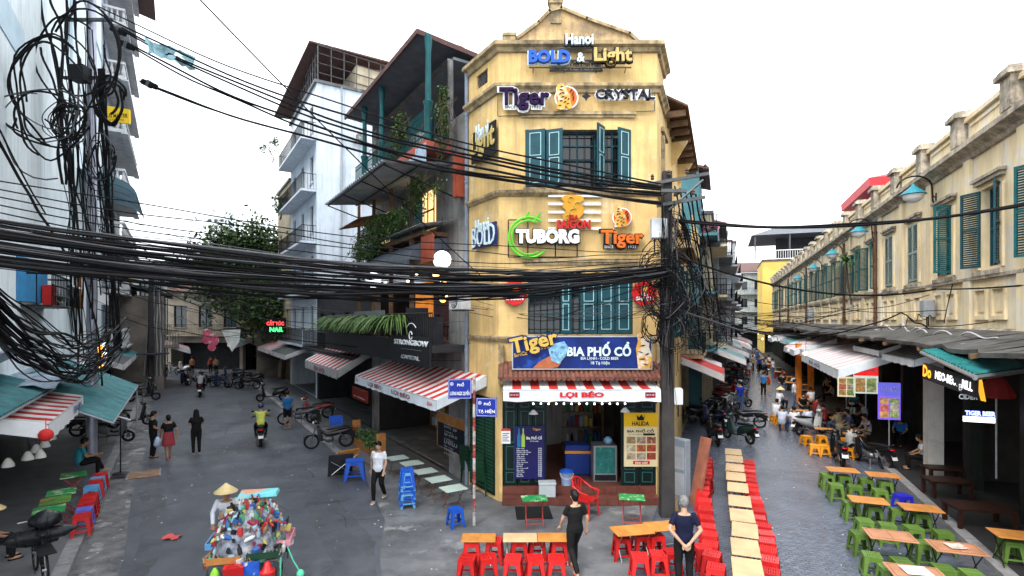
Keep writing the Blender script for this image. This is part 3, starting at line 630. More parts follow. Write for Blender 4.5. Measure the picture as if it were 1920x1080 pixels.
b = MB(); corr(b, (-9.0 + X0, -1.5, 8.75), (3.2, 0, 0), (0, 1.45, .35), 16, .03); b.build('rusty_roof', rusty, bb); b = MB(); corr(b, (-9.3 + X0, -1.7, 6.7), (3.0, 0, 0), (0, 1.65, .4), 15, .03); b.build('rusty_roof', rusty, bb)
for xx, m_ in ((-7.9, mat('lit_window_warm', (1, .6, .25), .5, .2, 3, emit=.7)), (-5.6, glass), (-3.4, mat('lit_window_warm', (1, .6, .25)))):
    b = MB(); bx_(b, xx, xx + 1.1, -.05, -.003, 8.0, 9.3); o_ = b.build('window', m_, bb); b = MB()
    for q_ in (0, .52, 1.04): bx_(b, xx + q_, xx + q_ + .06, -.07, -.051, 8.0, 9.3)
    bx_(b, xx, xx + 1.1, -.068, -.052, 8.6, 8.66); b.build('frame', timber, o_)
# balcony of the bar, fascia, railing, glass screen
xl = FB.hx(612, -1.15); b = MB(); bx_(b, xl, -.03, -1.15, -.002, 3.95, 4.15); b.build('balcony_slab', dk_w, bb)
b = MB(); bx_(b, -3.2, -.04, -1.22, -1.16, 3.5, 4.4); bx_(b, xl, -3.2, -1.2, -1.16, 3.55, 4.3); b.build('sign_fascia', mat('charcoal_fascia', (.02, .023, .03), .5, .15, 2), bb)
b = MB(); railing(b, (xl + X0, -1.1, 0), (-.1 + X0, -1.1, 0), 4.15, 5.1, .14, .012); b.build('balcony_railing', black, bb)
b = MB(); bx_(b, -2.3, -1.0, -1.0, -.35, 4.16, 5.0); bx_(b, -2.32, -2.25, -1.05, -.3, 4.16, 5.3); b.build('equipment_case', dk_w, bb)
b = MB(); bx_(b, -8.0, -4.2, -1.13, -1.11, 4.7, 5.25); b.build('glass_screen', mat('grey_screen', (.16, .19, .2), .2, .1, 2), bb)
for k in range(4):
    b = MB(); xx = -7.2 + k * 1.5
    b.box(xx + X0 - .2, xx + X0 + .2, .5, .9, 4.65, 4.7); b.box(xx + X0 - .2, xx + X0 + .2, .88, .91, 4.7, 5.1)
    for dx in (-.18, .18):
        for dy in (.52, .88): b.cyl((xx + X0 + dx, dy, 4.2), (xx + X0 + dx, dy, 4.65), .015, n=5)
    b.build('bar_chair', black, bb)
def globe(px, py, Y, r, label, m):
    p = W(px, py, Y); t = thing('globe_lamp', label, 'lamp', p, 0, 'globe lamps of the bar')
    b = MB(); b.ell((0, 0, 0), (r, r, r), 16, 10); b.build('globe', m, t, smooth=60); b = MB(); b.cyl((0, 0, r), (0, 0, r + 1.0), .01, n=5); b.build('cord', black, t); b = MB(); b.lathe([(.05, r - .01), (.04, r + .06)], 8); b.build('cap', black, t)
glow = mat('lit_globe', (1, .97, .92), .4, 0, emit=1.6)
globe(829, 487, 16.0, .27, 'larger white globe lamp lit beside the drain pipe', glow); globe(700, 525, 18.6, .27, 'white globe lamp lit behind the cable bundle', mat('lit_globe_cool', (.9, .92, 1), .4, 0, emit=1.3))
x, z = FB.hit(795, 546, -.1)
t = thing('round_sign', 'round black sign with glowing amber rim in the bar', 'sign', FB.w(x, .6, z - .3), FB.rz)
b = MB(); b.lathe([(.0, -.05), (.33, -.05), (.33, 0), (0, 0)], 28, (0, 0, .33), 'y'); b.build('disc', black, t)
b = MB(); b.tube([(.36 * math.cos(k * .2244), .02, .33 + .36 * math.sin(k * .2244)) for k in range(29)], .045, 6, False); b.build('light_ring', mat('amber_glow', (1, .55, .12), .5, 0, emit=3.5), t)
lettering('BEER', -.14, .14, .42, .5, -.06, whiteE, t, .02); lettering('AND', -.09, .09, .3, .37, -.06, whiteE, t, .02); lettering('GRILL', -.2, .2, .15, .24, -.06, whiteE, t, .02)
ac_unit(FB.w(FB.hx(862, -.6), -.6, 5.15), FB.rz, 'air conditioner on the bar facade next to the drain pipe'); ac_unit(FB.w(-3.0, -.35, 10.6), FB.rz, 'air conditioner behind the roof terrace railing')
t = thing('string_lights', 'warm bulbs added to brighten the planted bar balcony', 'lights', FB.w(-4.6, -.3, 6.5), FB.rz); bm = MB(); bm.ell((0, 0, 0), (.06, .06, .07), 8, 6); bmw = bm.mesh('bulb', mat('bar_fill_bulb', (1, .62, .28), .4, 0, emit=6.), smooth=60)  # bulb string added to bring more light into the bar
for k in range(9): part('bulb', bmw, t, (-3.2 + k * .8, .2 * math.sin(k * 2.), -.1 * (k % 3)))
b = MB(); b.cyl((-3.4, 0, .1), (3.4, 0, .1), .008, n=4); b.build('wire', black, t)
# fern planter on the balcony
t = thing('fern_planter', 'long planter of bright green ferns on the bar balcony', 'plant', FB.w(FB.hx(675, -1.3), -1.3, 4.6), FB.rz)
wid = (FB.hx(738, -1.3) - FB.hx(618, -1.3)) / 2
b = MB(); b.box(-wid, wid, -.14, .14, -.05, .28); b.build('trough', dk_w, t)
b = MB(); rg = random.Random(5)
for k in range(620):
    p = V((rg.uniform(-wid, wid), rg.uniform(-.1, .1), .25)); a = rg.uniform(0, 6.28); ln = rg.uniform(.5, 1.2); d = V((math.cos(a) * .8, math.sin(a) * .8 - .4, 0)); b.mi = rg.choice((1, 2, 2))
    prev = None
    for i in range(6):
        f = i / 5; q = p + d * ln * f + V((0, 0, ln * (1.0 * f - 1.35 * f * f))); s_ = d.cross(V((0, 0, 1))).normalized() * (.055 * (1 - f) + .006)
        if prev: b.add([prev[0], prev[1], q + s_, q - s_], [(0, 1, 2, 3)])
        prev = (q - s_, q + s_)
b.build('fronds', [leafm[1], mat('fern_green', (.065, .14, .03), .5, .35, 4), mat('fern_bright', (.12, .21, .05), .5, .3, 4)], t)
def vine(label, c, rad, n, fr=FB, size=.11):
    t = thing('vine', label, 'plant', fr.w(*c), fr.rz); b = MB(); rg = random.Random(n)
    for k in range(14):
        p = V((rg.uniform(-1, 1) * rad[0], rg.uniform(-1, 1) * rad[1], rad[2] * .5)); pts = [p]
        for i in range(6): p = p + V((rg.uniform(-.3, .3) * rad[0] * .5, rg.uniform(-.2, .2), -rad[2] * rg.uniform(.1, .35))); pts.append(p)
        b.tube(pts, .008, 4)
    b.build('stems', stemm, t); b = MB(); leaves(b, (0, 0, 0), rad, n, size, .5, 3, rg); b.build('foliage', leafm, t)
vine('dry trailing vine over the curved black awning', (-4.2, -1.2, 8.2), (2.4, .5, .6), 2200, size=.13); vine('leafy creeper on the roof terrace railing', (-3.6, -.85, 11.3), (1.2, .25, .8), 900, size=.13); vine('creeper hanging under the red terrace edge', (-6.4, -.9, 10.3), (1.6, .3, .6), 900)
vine('dark creeper beside the tall drain pipe', (-.6, -.5, 11.0), (.5, .35, 1.1), 900); vine('loose creeper below the corrugated canopy', (-1.6, -.9, 8.9), (1.4, .4, .7), 800); vine('dusty creeper left of the curved awning', (-6.4, -1.2, 7.7), (1.6, .5, .8), 1300, size=.13)
# striped awning of the bar, ground floor
awn_r = mat('awning_red', (.5, .035, .03), .75, .15, 3, dirt=.4, dcol=(.2, .06, .05)); awn_w = mat('awning_white', (.7, .7, .7), .75, .1, 3, dirt=.45, dcol=(.38, .33, .3))
val_m = mat('valance_pale', (.62, .68, .74), .7, .1, 3, dirt=.3, dcol=(.35, .38, .4)); maroon = mat('maroon_letter', (.2, .01, .02), .6, .1, 4)
xa, xb = FB.hx(668, -1.52), FB.hx(820, -1.52)
t, d, dz, hw = awning('striped_awning', 'long red and white striped awning lettered along its pale valance, left of the corner', FB, xa, xb, -1.55, -.02, 2.78, 3.35, .3, 15, awn_r, awn_w, val_m)
for f0, f1 in ((.22, .42), (.55, .76)): lettering('LỢI BÉO', -hw + 2 * hw * f0, -hw + 2 * hw * f1, dz - .25, dz - .05, d - .035, maroon, t, .02)
for f0 in (.02, .93): lettering('BIA', -hw + 2 * hw * f0, -hw + 2 * hw * (f0 + .045), dz - .2, dz - .08, d - .035, redp, t)
xa, xb = FB.hx(572, -1.5), FB.hx(633, -1.5)
t, d, dz, hw = awning('striped_awning', 'smaller faded striped awning further along the left street', FB, xa, xb, -1.5, -.02, 2.75, 3.6, .4, 9, awn_r, awn_w, mat('grey_valance', (.4, .4, .4), .7, .15, 3, dirt=.3))
lettering('BIA HƠI', -hw * .3, hw * .35, dz - .33, dz - .1, d - .04, maroon, t, .02)
# neighbours further along that side
lowb = simple_house('terrace_house', 'low dark shop house between the bar and the tall white house', FB, -20.1, -9.25, 6.4, 8, dk_w, 1, 4, first=3.2, balc=1)
wh = simple_house('white_house', 'tall white house with small balconies and a rooftop cage', FB, -29, -20.2, 19.6, 11, white_w, 5, 3, (1.0, 1.7), 3.3, 3.2, balc=5, wmat=mat('grey_window_frame', (.3, .34, .36), .5, .1, 3))
b = MB(); hw = 4.4
for k in range(13):
    x = -hw + .2 + k * .7; b.cyl((x, .1, 19.7), (x, .1, 22.0), .03, n=4)
    y = .1 + k * .8; b.cyl((hw - .1, y, 19.7), (hw - .1, y, 22 - y * .06), .03, n=4)
for z in (20.3, 20.9, 21.5, 22): b.cyl((-hw + .2, .1, z), (hw - .1, .1, z), .035, n=4); b.cyl((hw - .1, .1, z), (hw - .1, 9.8, z - .5), .035, n=4)
b.build('rooftop_cage', iron, wh)
b = MB(); b.hexa([(-hw - 1.2, -1.0, 20.5), (hw - .2, -.4, 22.1), (hw - .2, 5, 22.1), (-hw - 1.2, 5, 20.5), (-hw - 1.2, -1.0, 20.6), (hw - .2, -.4, 22.2), (hw - .2, 5, 22.2), (-hw - 1.2, 5, 20.6)]); b.build('cage_roof', roof_br, wh)
b = MB(); b.box(-1, 4.2, 2.5, 9, 19.78, 21.4); b.build('rooftop_room', cream_w, wh)
b = MB(); b.hexa([(1.0, 6.5, 21.9), (7.5, 6.5, 21.9), (7.5, 10.9, 21.9), (1, 10.9, 21.9), (2, 8, 23.4), (6.5, 8, 23.4), (6.5, 9, 23.4), (2, 9, 23.4)]); b.build('red_roof', mat('red_sheet_roof', (.42, .05, .05), .6, .15, 2), wh)
b = MB(); b.cyl((hw + .08, 1.5, 8), (hw + .08, 1.5, 19.6), .06, n=6); b.cyl((hw + .08, 4.6, 9), (hw + .08, 4.6, 18.5), .05, n=6); b.build('drain_pipe', greyp, wh)
for k, (y_, z_) in enumerate(((2.6, 16.2), (6.0, 17.5), (3.2, 13.0))):
    o = ac_unit(FB.w(-20.2 + .35, y_, z_), FB.rz + math.pi / 2, '%s air conditioner from the top on the white house side wall' % ('second', 'first', 'third')[k])
beige = simple_house('beige_house', 'narrow beige house beyond the tall white house', FB, -35, -29.1, 15.5, 8, cream_w, 4, 2, (.9, 1.6), 3.3, 3.1)
tree('roof_plant', 'scraggly shrub growing on the ledge of the beige house', FB.w(-28.8, -.8, 12.4), 1.2, ((0, 0, 1.3), (.9, .7, .9)), 320, .22, .05); tree('roof_plant', 'sparse shrub leaning out beside the white house balcony', FB.w(-29.6, -1.2, 16.8), 1.2, ((-.3, 0, 1.3), (1.0, .8, 1.1)), 200, .2, .05)
# ------------------------------------------------------------------ left side of the left street
FA = Frame(*LP(0, -3.81).xy, dL)       # local x = distance along the left street
lb = thing('pale_tower_block', 'tall pale blue-white building on the left behind the cables', 'building', FA.w(27, 0, 0), FA.rz)
def hA(px, py, y=0.): q = FA.hit(px, py, y); return q[0] - 27, q[1]
wa = (hA(30, 500)[0], hA(76, 500)[0], hA(50, 566)[1], hA(50, 487)[1]); wb = (hA(136, 500)[0], hA(156, 500)[0], hA(146, 578)[1], hA(146, 492)[1])
wc = (hA(60, 500)[0], hA(100, 500)[0], 10.2, 12.4)
b = MB(); b.wall(-19, 13.5, 0, 27, [wa, wb, (-16, 12.5, .1, 3.0)], th=.2); b.quad((13.5, 0, 0), (13.5, 9, 0), (13.5, 9, 27), (13.5, 0, 27)); b.quad((-19, 0, 27), (13.5, 0, 27), (13.5, 9, 27), (-19, 9, 27)); b.build('wall', pale_w, lb)
b = MB(); b.box(-16, 12.5, 3, 3.1, .1, 3); b.quad((-16, .2, 2.99), (12.5, .2, 2.99), (12.5, 3, 2.99), (-16, 3, 2.99)); b.build('shop_recess', dark_in, lb)
blue_sh = mat('bright_blue_shutter', (.05, .25, .5), .5, .15, 3)
for op in (wa, wb):
    b = MB(); x0, x1, z0, z1 = op; b.box(x0, x1, .12, .16, z0, z1); o = b.build('window', glass, lb)
    c = MB(); c.box(x0, x0 + .06, .06, .119, z0, z1); c.box(x1 - .06, x1, .06, .119, z0, z1); c.box(x0, x1, .06, .118, z1 - .06, z1); c.box((x0 + x1) / 2 - .03, (x0 + x1) / 2 + .03, .06, .118, z0, z1 - .06); c.build('frame', white if op is wa else wood_o, o)
    if op is wa:
        for k in range(4): leaf(lb, x0 + .03 + k * (x1 - x0) / 4, -.01, z0, (x1 - x0) / 4 - .03, z1 - z0, .2, 1, m=blue_sh, trim=False)
b = MB()
for z in (3.3, 20.5): b.box(-19, 13.5, -.06, -.002, z, z + .14)
b.cyl((2, -.08, .2), (2, -.08, 27), .05, n=6); b.box(-19, -6, -.03, -.002, 12.4, 13.4); b.build('band', mat('pale_band', (.5, .62, .7), .7, .1, 2), lb)
for (px, py, w_, h_) in ((140, 545, 1.2, .1),):
    x, z = hA(px, py); b = MB(); b.cbox((x, -.5, z), (4.2, 1.1, .06), (.35, 0, 0)); b.cbox((x, -1.0, z - .35), (4.2, .04, .5)); b.build('window_canopy', white, lb)
# blue curved canopies and window boxes projecting high up
def curved_canopy(label, fr, x0, x1, z, out, m):
    t = thing('curved_canopy', label, 'awning', fr.w((x0 + x1) / 2, 0, z), fr.rz); hw = (x1 - x0) / 2; b = MB(); n = 10
    pr = [(-out * math.sin(k / n * 1.45), .9 * math.cos(k / n * 1.45)) for k in range(n + 1)]
    for k in range(8):
        xa, xb = -hw + k * hw / 4, -hw + (k + 1) * hw / 4 - .03
        rs = [[(x, y, q) for y, q in pr] for x in (xa, xb)]; b.rings(rs, False, False); b.add([(x, y - .0, q - .015) for r_ in rs for x, y, q in r_], [(i, n + 1 + i, n + 2 + i, i + 1) for i in range(n)])
    b.build('sheet', m, t, smooth=50); b = MB()
    for k in range(5): x = -hw + k * hw / 2; b.tube([(x, y, q - .03) for y, q in pr], .02, 5)
    b.cyl((-hw, -out, 0.06), (hw, -out, 0.06), .02, n=5); b.build('ribs', iron, t)
curved_canopy('curved blue translucent canopy projecting from the pale building', FA, 31, 38.5, 10.9, 2.2, mat('blue_translucent_sheet', (.12, .4, .55), .3, .2, 2))
lb2 = simple_house('balcony_tower', 'tall grey building with stacked ornate balconies at the left', FA, 40.6, 53, 33, 10, mat('blue_grey_wall', (.33, .38, .46), .8, .15, 1, dirt=.3, streak=.4), 9, 4, (1.2, 2.0), 3.3, 3.3)
bal = MB()
bal.lathe([(.05, 0), (.09, .1), (.12, .25), (.07, .45), (.05, .6), (.08, .7)], 8); balm = bal.mesh('baluster', mat('pale_stone', (.55, .55, .56), .8, .15, 3, dirt=.4), smooth=60)
for k in range(9):
    z = 3.4 + 3.3 * k; s_ = MB(); s_.box(-6.1, 6.1, -1.15, -.002, z - .12, z + .1); s_.box(-6.2, 6.2, -1.3, -.95, z - .22, z - .121); bo = s_.build('balcony', balm.materials[0], lb2)
    s_ = MB(); s_.box(-6.1, 6.1, -1.15, -.95, z + .81, z + .95); s_.box(-6.1, -5.9, -.94, -.002, z + .81, z + .95); s_.build('handrail', balm.materials[0], bo)
    for i in range(14): part('baluster', balm, bo, (-5.95 + i * .915, -1.05, z + .1))
    for i in range(3): part('baluster', balm, bo, (-6.0, -.75 + i * .28, z + .1))
b = MB(); b.hexa([(-6.6, -2.4, 29.5), (6, -2.4, 29.5), (6, 1, 30.3), (-6.6, 1, 30.3), (-6.6, -2.4, 29.7), (6, -2.4, 29.7), (6, 1, 30.5), (-6.6, 1, 30.5)]); b.build('eave', roof_br, lb2)
# corrugated shop roofs, left
cs = thing('corrugated_roof', 'weathered teal corrugated roof sheet over the far left pavement', 'roof', LP(22, -3.7, 3.2), 0)
b = MB(); q0 = LP(22, -3.7, 3.2); pa = LP(18.0, -1.45, 2.15) - q0; pb = LP(29, -1.45, 2.0) - q0; pc = LP(18.0, -3.79, 3.35) - q0
corr(b, pa, pb - pa, pc - pa, 44, .03); b.build('sheet', corr_t, cs)
b = MB(); b.tube([pa - V((0, 0, .04)), pb - V((0, 0, .04))], .035, 6); b.tube([pa - V((0, 0, .04)), pc - V((0, 0, .04))], .03, 6)
for k in (.95,): p = pa.lerp(pb, k); b.cyl(p, (p.x, p.y, -q0.z + .115), .03, n=6)
b.build('frame', greyp, cs)
cs = thing('corrugated_roof', 'teal corrugated roof sheet behind the red striped awning at the left edge', 'roof', LP(12, -3.7, 3.4), 0)
b = MB(); q0 = LP(12, -3.7, 3.4); pa = LP(12.5, -2.75, 3.12) - q0; pb = LP(18.6, -2.75, 3.12) - q0; pc = LP(12.5, -3.79, 3.5) - q0
corr(b, pa, pb - pa, pc - pa, 28, .03); b.build('sheet', corr_t, cs); b = MB(); b.tube([pa - V((0, 0, .05)), pb - V((0, 0, .05))], .03, 6); b.build('frame', greyp, cs)
cs = thing('tarpaulin', 'crumpled blue-grey tarpaulin bundle lying on the corrugated roof', 'tarpaulin', LP(19.5, -3.1, 3.15), 0)
b = MB(); rg = random.Random(3); n = 14
g = [[V((-.0 - .53 * (i - 7) * .35 + .85 * (j - 3) * .2, .85 * (i - 7) * .35 + .53 * (j - 3) * .2, .12 + rg.uniform(-.05, .12) - (j - 3) * -.0)) for j in range(7)] for i in range(n)]
b.add([p for r_ in g for p in r_], [(i * 7 + j, i * 7 + j + 1, i * 7 + j + 8, i * 7 + j + 7) for i in range(n - 1) for j in range(6)]); b.build('cloth', mat('tarp_blue_grey', (.3, .36, .44), .6, .4, 3), cs, smooth=70)
xa, xb = 9.6, 16.5
t, d, dz, hw = awning('striped_awning', 'red and white striped awning over the left pavement tables', FA, 14.3, 19.1, -1.6, -.3, 2.78, 3.1, .36, 7, awn_r, awn_w, white)
lettering('BIA HN', hw * .25, hw * .75, dz - .25, dz - .06, d - .04, mat('blue_letter', (.03, .06, .3), .5, .1, 3), t, .02)
b = MB(); b.ell((0, 0, 0), (.13, .13, .13), 10, 7); b.tube([(0, 0, .1), (0, 0, .35)], .01, 4)
o = b.build('red_lantern', mat('red_lantern_cloth', (.6, .03, .03), .6, .15, 4), None, LP(14.3, -2.25, 2.55), smooth=60); tag(o, 'small red lantern hanging at the corner of the striped awning', 'lantern')
# ------------------------------------------------------------------ long yellow terrace on the right street
SF = 82.; FQ = Frame(*RP(SF, 6.5).xy, -dR)
butter = mat('butter_plaster', (.82, .69, .45), .88, .14, .9, .35, dirt=.5, dcol=(.5, .4, .27), streak=.6, patch=((.72, .68, .6), .9, .52))
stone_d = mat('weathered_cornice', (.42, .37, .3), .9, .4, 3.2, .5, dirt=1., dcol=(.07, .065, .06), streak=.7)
tb = thing('long_terrace_building', 'long yellow colonial building with louvred shutters along the right street', 'building', FQ.w(0, 0, 0), FQ.rz)
NB = 24; PT = 3.0; ops = []; rec = []
for k in range(NB):
    c = k * PT + 1.5; ops.append((c - .55, c + .55, 6.3, 8.4)); rec += [(c - .85, c - .15, 4.95, 5.75), (c + .15, c + .85, 4.95, 5.75)]
b = MB(); b.wall(0, NB * PT, 4.3, 10.2, ops, th=.28); b.build('wall', butter, tb)
pnm = MB(); pnm.box(-.35, .35, -.03, -.002, 0, .8); 
fm = MB(); 
for x0, x1, z0, z1 in ((-.38, .38, -.04, .06), (-.38, .38, .74, .84), (-.38, -.28, .06, .74), (.28, .38, .06, .74)): fm.box(x0, x1, -.07, -.002, z0, z1)
fm.box(-.2, .2, -.03, -.002, .16, .62); fmm = fm.mesh('wall_panel', butter)
hood = MB(); hood.box(-.85, .85, -.16, -.002, .12, .2); hood.box(-.78, .78, -.11, -.002, .02, .119); hoodm = hood.mesh('window_hood', stone_d)
sill = MB(); sill.box(-.8, .8, -.12, -.002, -.12, 0); sillm = sill.mesh('sill', stone_d)
jamb = MB(); jamb.box(-.08, .08, -.06, -.002, 0, 2.1); jambm = jamb.mesh('jamb', butter)
pil = MB(); pil.box(-.22, .22, -.09, -.002, 4.3, 9.4); pilm = pil.mesh('pilaster', butter)
pier = MB(); pier.box(-.26, .26, -.3, .05, 9.86, 10.62); pier.box(-.36, .36, -.4, .12, 10.621, 10.74); pier.box(-.3, .3, -.34, .08, 10.741, 10.82); pierm = pier.mesh('parapet_pier', stone_d)
pp = MB(); pp.box(-1.2, 1.2, -.06, .04, 9.86, 10.45); pp.box(-1.0, 1.0, -.1, -.061, 9.98, 10.06); pp.box(-1.0, 1.0, -.1, -.061, 10.28, 10.36); pp.box(-1.23, 1.23, -.16, .08, 10.451, 10.57); ppm = pp.mesh('parapet_panel', butter)
fr_ = MB()
for x0, x1, z0, z1 in ((-.55, -.49, 0, 2.1), (.49, .55, 0, 2.1), (-.49, .49, 0, .06), (-.49, .49, 2.04, 2.1), (-.03, .03, .06, 2.04), (-.49, -.03, 1.0, 1.05), (.03, .49, 1.0, 1.05)): fr_.box(x0, x1, .18, .24, z0, z1)
frm = fr_.mesh('window', teal); pnb = MB(); pnb.box(-.49, .49, .245, .255, .06, 2.04); pnbm = pnb.mesh('pane', glass)
lou_g = mat('pale_grey_louvre', (.26, .33, .31), .6, .2, 4, dirt=.3); teal_b = mat('bright_teal_shutter', (.01, .1, .115), .45, .25, 4, dirt=.25)
lv = None; LVM = {}
def lv_mesh(key, m, sl):
    if key not in LVM:
        o = louvre(None, 0, 0, 0, .54, 2.06, 0, 1, m, sl); o2 = louvre(None, 0, 0, 0, .54, 2.06, 0, -1, m, sl)
        LVM[key] = (o, o2)
    return LVM[key]
rg = random.Random(21)
for k in range(NB):
    c = k * PT + 1.5; far = k < 12
    part('window_hood', hoodm, tb, (c, 0, 8.5)); part('sill', sillm, tb, (c, 0, 6.2)); part('jamb', jambm, tb, (c - .65, 0, 6.25)); part('jamb', jambm, tb, (c + .65, 0, 6.25))
    part('wall_panel', fmm, tb, (c - .5, 0, 4.95)); part('wall_panel', fmm, tb, (c + .5, 0, 4.95)); part('pilaster', pilm, tb, (k * PT + .22, 0, 0))
    part('parapet_pier', pierm, tb, (k * PT, 0, 0)); part('parapet_panel', ppm, tb, (c, 0, 0))
    wf = part('window', frm, tb, (c, 0, 6.3)); part('pane', pnbm, wf)
    st_ = {21: 'open', 20: 'half', 19: 'closed', 18: 'closed', 22: 'open'}.get(k, rg.choice(('open', 'closed', 'half', 'open')))
    m_, key = (lou_g, 'g') if st_ == 'closed' else ((teal_b, 'b') if k % 3 else (teal, 't'))
    pr = lv_mesh(key + ('f' if far else 'n'), m_, 8 if far else 16)
    for sd in (0, 1):
        ang = {'closed': .0, 'open': 2.55, 'half': (1.9 if sd else .3)}[st_] + rg.uniform(0, .12); s_ = 1 if sd == 0 else -1
        c_ = pr[sd].copy(); COL.objects.link(c_); c_.parent = tb; c_.location = (c - .55 * s_, -.03, 6.32); c_.rotation_euler = (0, 0, -ang * s_)
        for ch in pr[sd].children: g = ch.copy(); COL.objects.link(g); g.parent = c_
for a_, b2 in LVM.values(): drop(a_); drop(b2)
part('parapet_pier', pierm, tb, (NB * PT, 0, 0))
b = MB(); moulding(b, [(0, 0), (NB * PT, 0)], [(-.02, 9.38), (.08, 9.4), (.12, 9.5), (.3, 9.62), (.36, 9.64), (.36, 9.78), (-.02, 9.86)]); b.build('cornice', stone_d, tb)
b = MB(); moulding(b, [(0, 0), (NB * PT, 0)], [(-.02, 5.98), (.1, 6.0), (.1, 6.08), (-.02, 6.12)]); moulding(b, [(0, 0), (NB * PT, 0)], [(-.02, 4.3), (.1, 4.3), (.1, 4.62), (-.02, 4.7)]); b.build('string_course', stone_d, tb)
b = MB(); b.quad((0, 0, 10.15), (NB * PT, 0, 10.15), (NB * PT, 6, 10.15), (0, 6, 10.15)); b.quad((0, 0, 4.3), (0, 0, 10.2), (0, 6, 10.2), (0, 6, 4.3)); b.build('roof_deck', concrete, tb)
rust = mat('rusty_pipe', (.11, .055, .035), .75, .35, 5, dirt=.4)
for px in (1642, 1583, 1512, 1478, 1462):
    x = FQ.hx(px, -.15); b = MB(); b.cyl((x, -.17, 4.3), (x, -.17, 9.2), .07, n=8)
    for z in (5, 6.3, 7.6, 8.8): b.lathe([(.09, -.04), (.09, .04)], 8, (x, -.17, z))
    b.build('drain_pipe', rust, tb, smooth=50)
# wall lamps on curved arms
lampg = mat('frosted_lamp_glass', (.75, .77, .78), .3, .05, 3); lampt = mat('teal_lamp_shade', (.02, .2, .27), .4, .15, 4)
t = thing('wall_lamp', 'x', 'lamp'); b = MB(); n = 12
arm = [(0, -.02, 0), (0, -.1, .1), (0, -.12, .55)] + [(0, -.12 - .48 * (1 - math.cos(k / n * 3.0)), .55 + .4 * math.sin(k / n * 3.0)) for k in range(1, n + 1)]
b.tube(arm, .03, 6); b.box(-.04, .04, -.03, .0, -.25, .35); b.tube([(0, -.02, .2), (0, -.12, .3)], .02, 5); b.build('arm', black, t)
b = MB(); b.lathe([(.03, .75), (.06, .68), (.2, .55), (.36, .42), (.37, .4)], 18, (0, -.62, -.05)); b.build('shade', lampt, t, smooth=60)
b = MB(); b.lathe([(.3, .39), (.28, .28), (.17, .17), (.03, .12)], 16, (0, -.62, -.05)); b.build('globe', lampg, t, smooth=60)
for px, py, lab in ((1758, 382, 'nearest teal wall lamp on the right building'), (1642, 448, 'second teal wall lamp from the right edge'), (1585, 488, 'third teal wall lamp from the right edge'), (1545, 512, 'fourth teal wall lamp, before the yellow far house'), (1512, 530, 'farthest teal wall lamp of the right building')):
    x, z = FQ.hit(px, py, -.06); dup(t, FQ.w(x, -.09, z), FQ.rz, lab, 'lamps along the right building')
drop(t)
# lean-to roof over the shops with ragged dark edge, posts and recess
b = MB()
lt = thing('lean_to_roof', 'long dark lean-to roof over the right street shops', 'roof', FQ.w(40, -.12, 4.3), FQ.rz)
rg = random.Random(4); N_ = 90
top = [V((-25 + 57.5 * i / N_, 0, .34)) for i in range(N_ + 1)]; bot = [V((-25 + 57.5 * i / N_, -1.75 + rg.uniform(-.12, .12), .02 + rg.uniform(-.06, .03))) for i in range(N_ + 1)]
for i in range(N_):
    m1, m2 = top[i].lerp(bot[i], .5) + V((0, 0, rg.uniform(-.02, .05))), top[i + 1].lerp(bot[i + 1], .5) + V((0, 0, .02))
    b.quad(top[i], m1, m2, top[i + 1]); b.quad(m1, bot[i], bot[i + 1], m2); b.quad(bot[i], bot[i] - V((0, 0, .09)), bot[i + 1] - V((0, 0, .09)), bot[i + 1])
    b.quad(top[i] - V((0, 0, .1)), top[i + 1] - V((0, 0, .1)), bot[i + 1] - V((0, 0, .09)), bot[i] - V((0, 0, .09)))
b.build('roof_sheet', mat('mossy_dark_roofing', (.08, .078, .075), .85, .4, 2.2, .8, dirt=.8, dcol=(.025, .024, .022), patch=((.3, .3, .29), 1.6, .66)), lt)
b = MB()
for k in range(19): x = -24 + k * 3.1; b.cbox((x, -.9, .02), (.08, 1.8, .1), (.17, 0, 0))
b.build('rafters', mat('old_boarding', (.16, .1, .06)), lt)
sg = thing('shop_row', 'row of dark open-fronted shops under the right building', 'building', FQ.w(0, 0, 0), FQ.rz)
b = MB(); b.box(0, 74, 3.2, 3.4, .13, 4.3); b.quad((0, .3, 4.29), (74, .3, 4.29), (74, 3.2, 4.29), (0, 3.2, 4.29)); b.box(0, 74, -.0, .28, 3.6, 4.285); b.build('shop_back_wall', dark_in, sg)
for k in range(13):
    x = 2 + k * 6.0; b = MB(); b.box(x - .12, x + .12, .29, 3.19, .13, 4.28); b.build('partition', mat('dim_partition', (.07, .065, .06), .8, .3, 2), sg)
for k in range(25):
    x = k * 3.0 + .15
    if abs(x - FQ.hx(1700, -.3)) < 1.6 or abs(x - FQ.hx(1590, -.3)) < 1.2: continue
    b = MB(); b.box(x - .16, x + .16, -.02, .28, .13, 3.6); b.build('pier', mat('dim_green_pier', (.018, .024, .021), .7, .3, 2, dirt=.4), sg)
p = G(1750, 893, .13); lp = FQ.loc(p); b = MB(); b.box(lp.x - .21, lp.x + .21, lp.y - .2, lp.y + .2, .13, 4.25)
for k in (-.07, .08): b.box(lp.x + k - .012, lp.x + k + .012, lp.y - .215, lp.y - .2, .13, 4.2)
b.build('pillar', mat('greyish_white_pillar', (.5, .49, .46), .75, .12, 1.5, dirt=.35), sg)
pil_x, pil_y = lp.x, lp.y
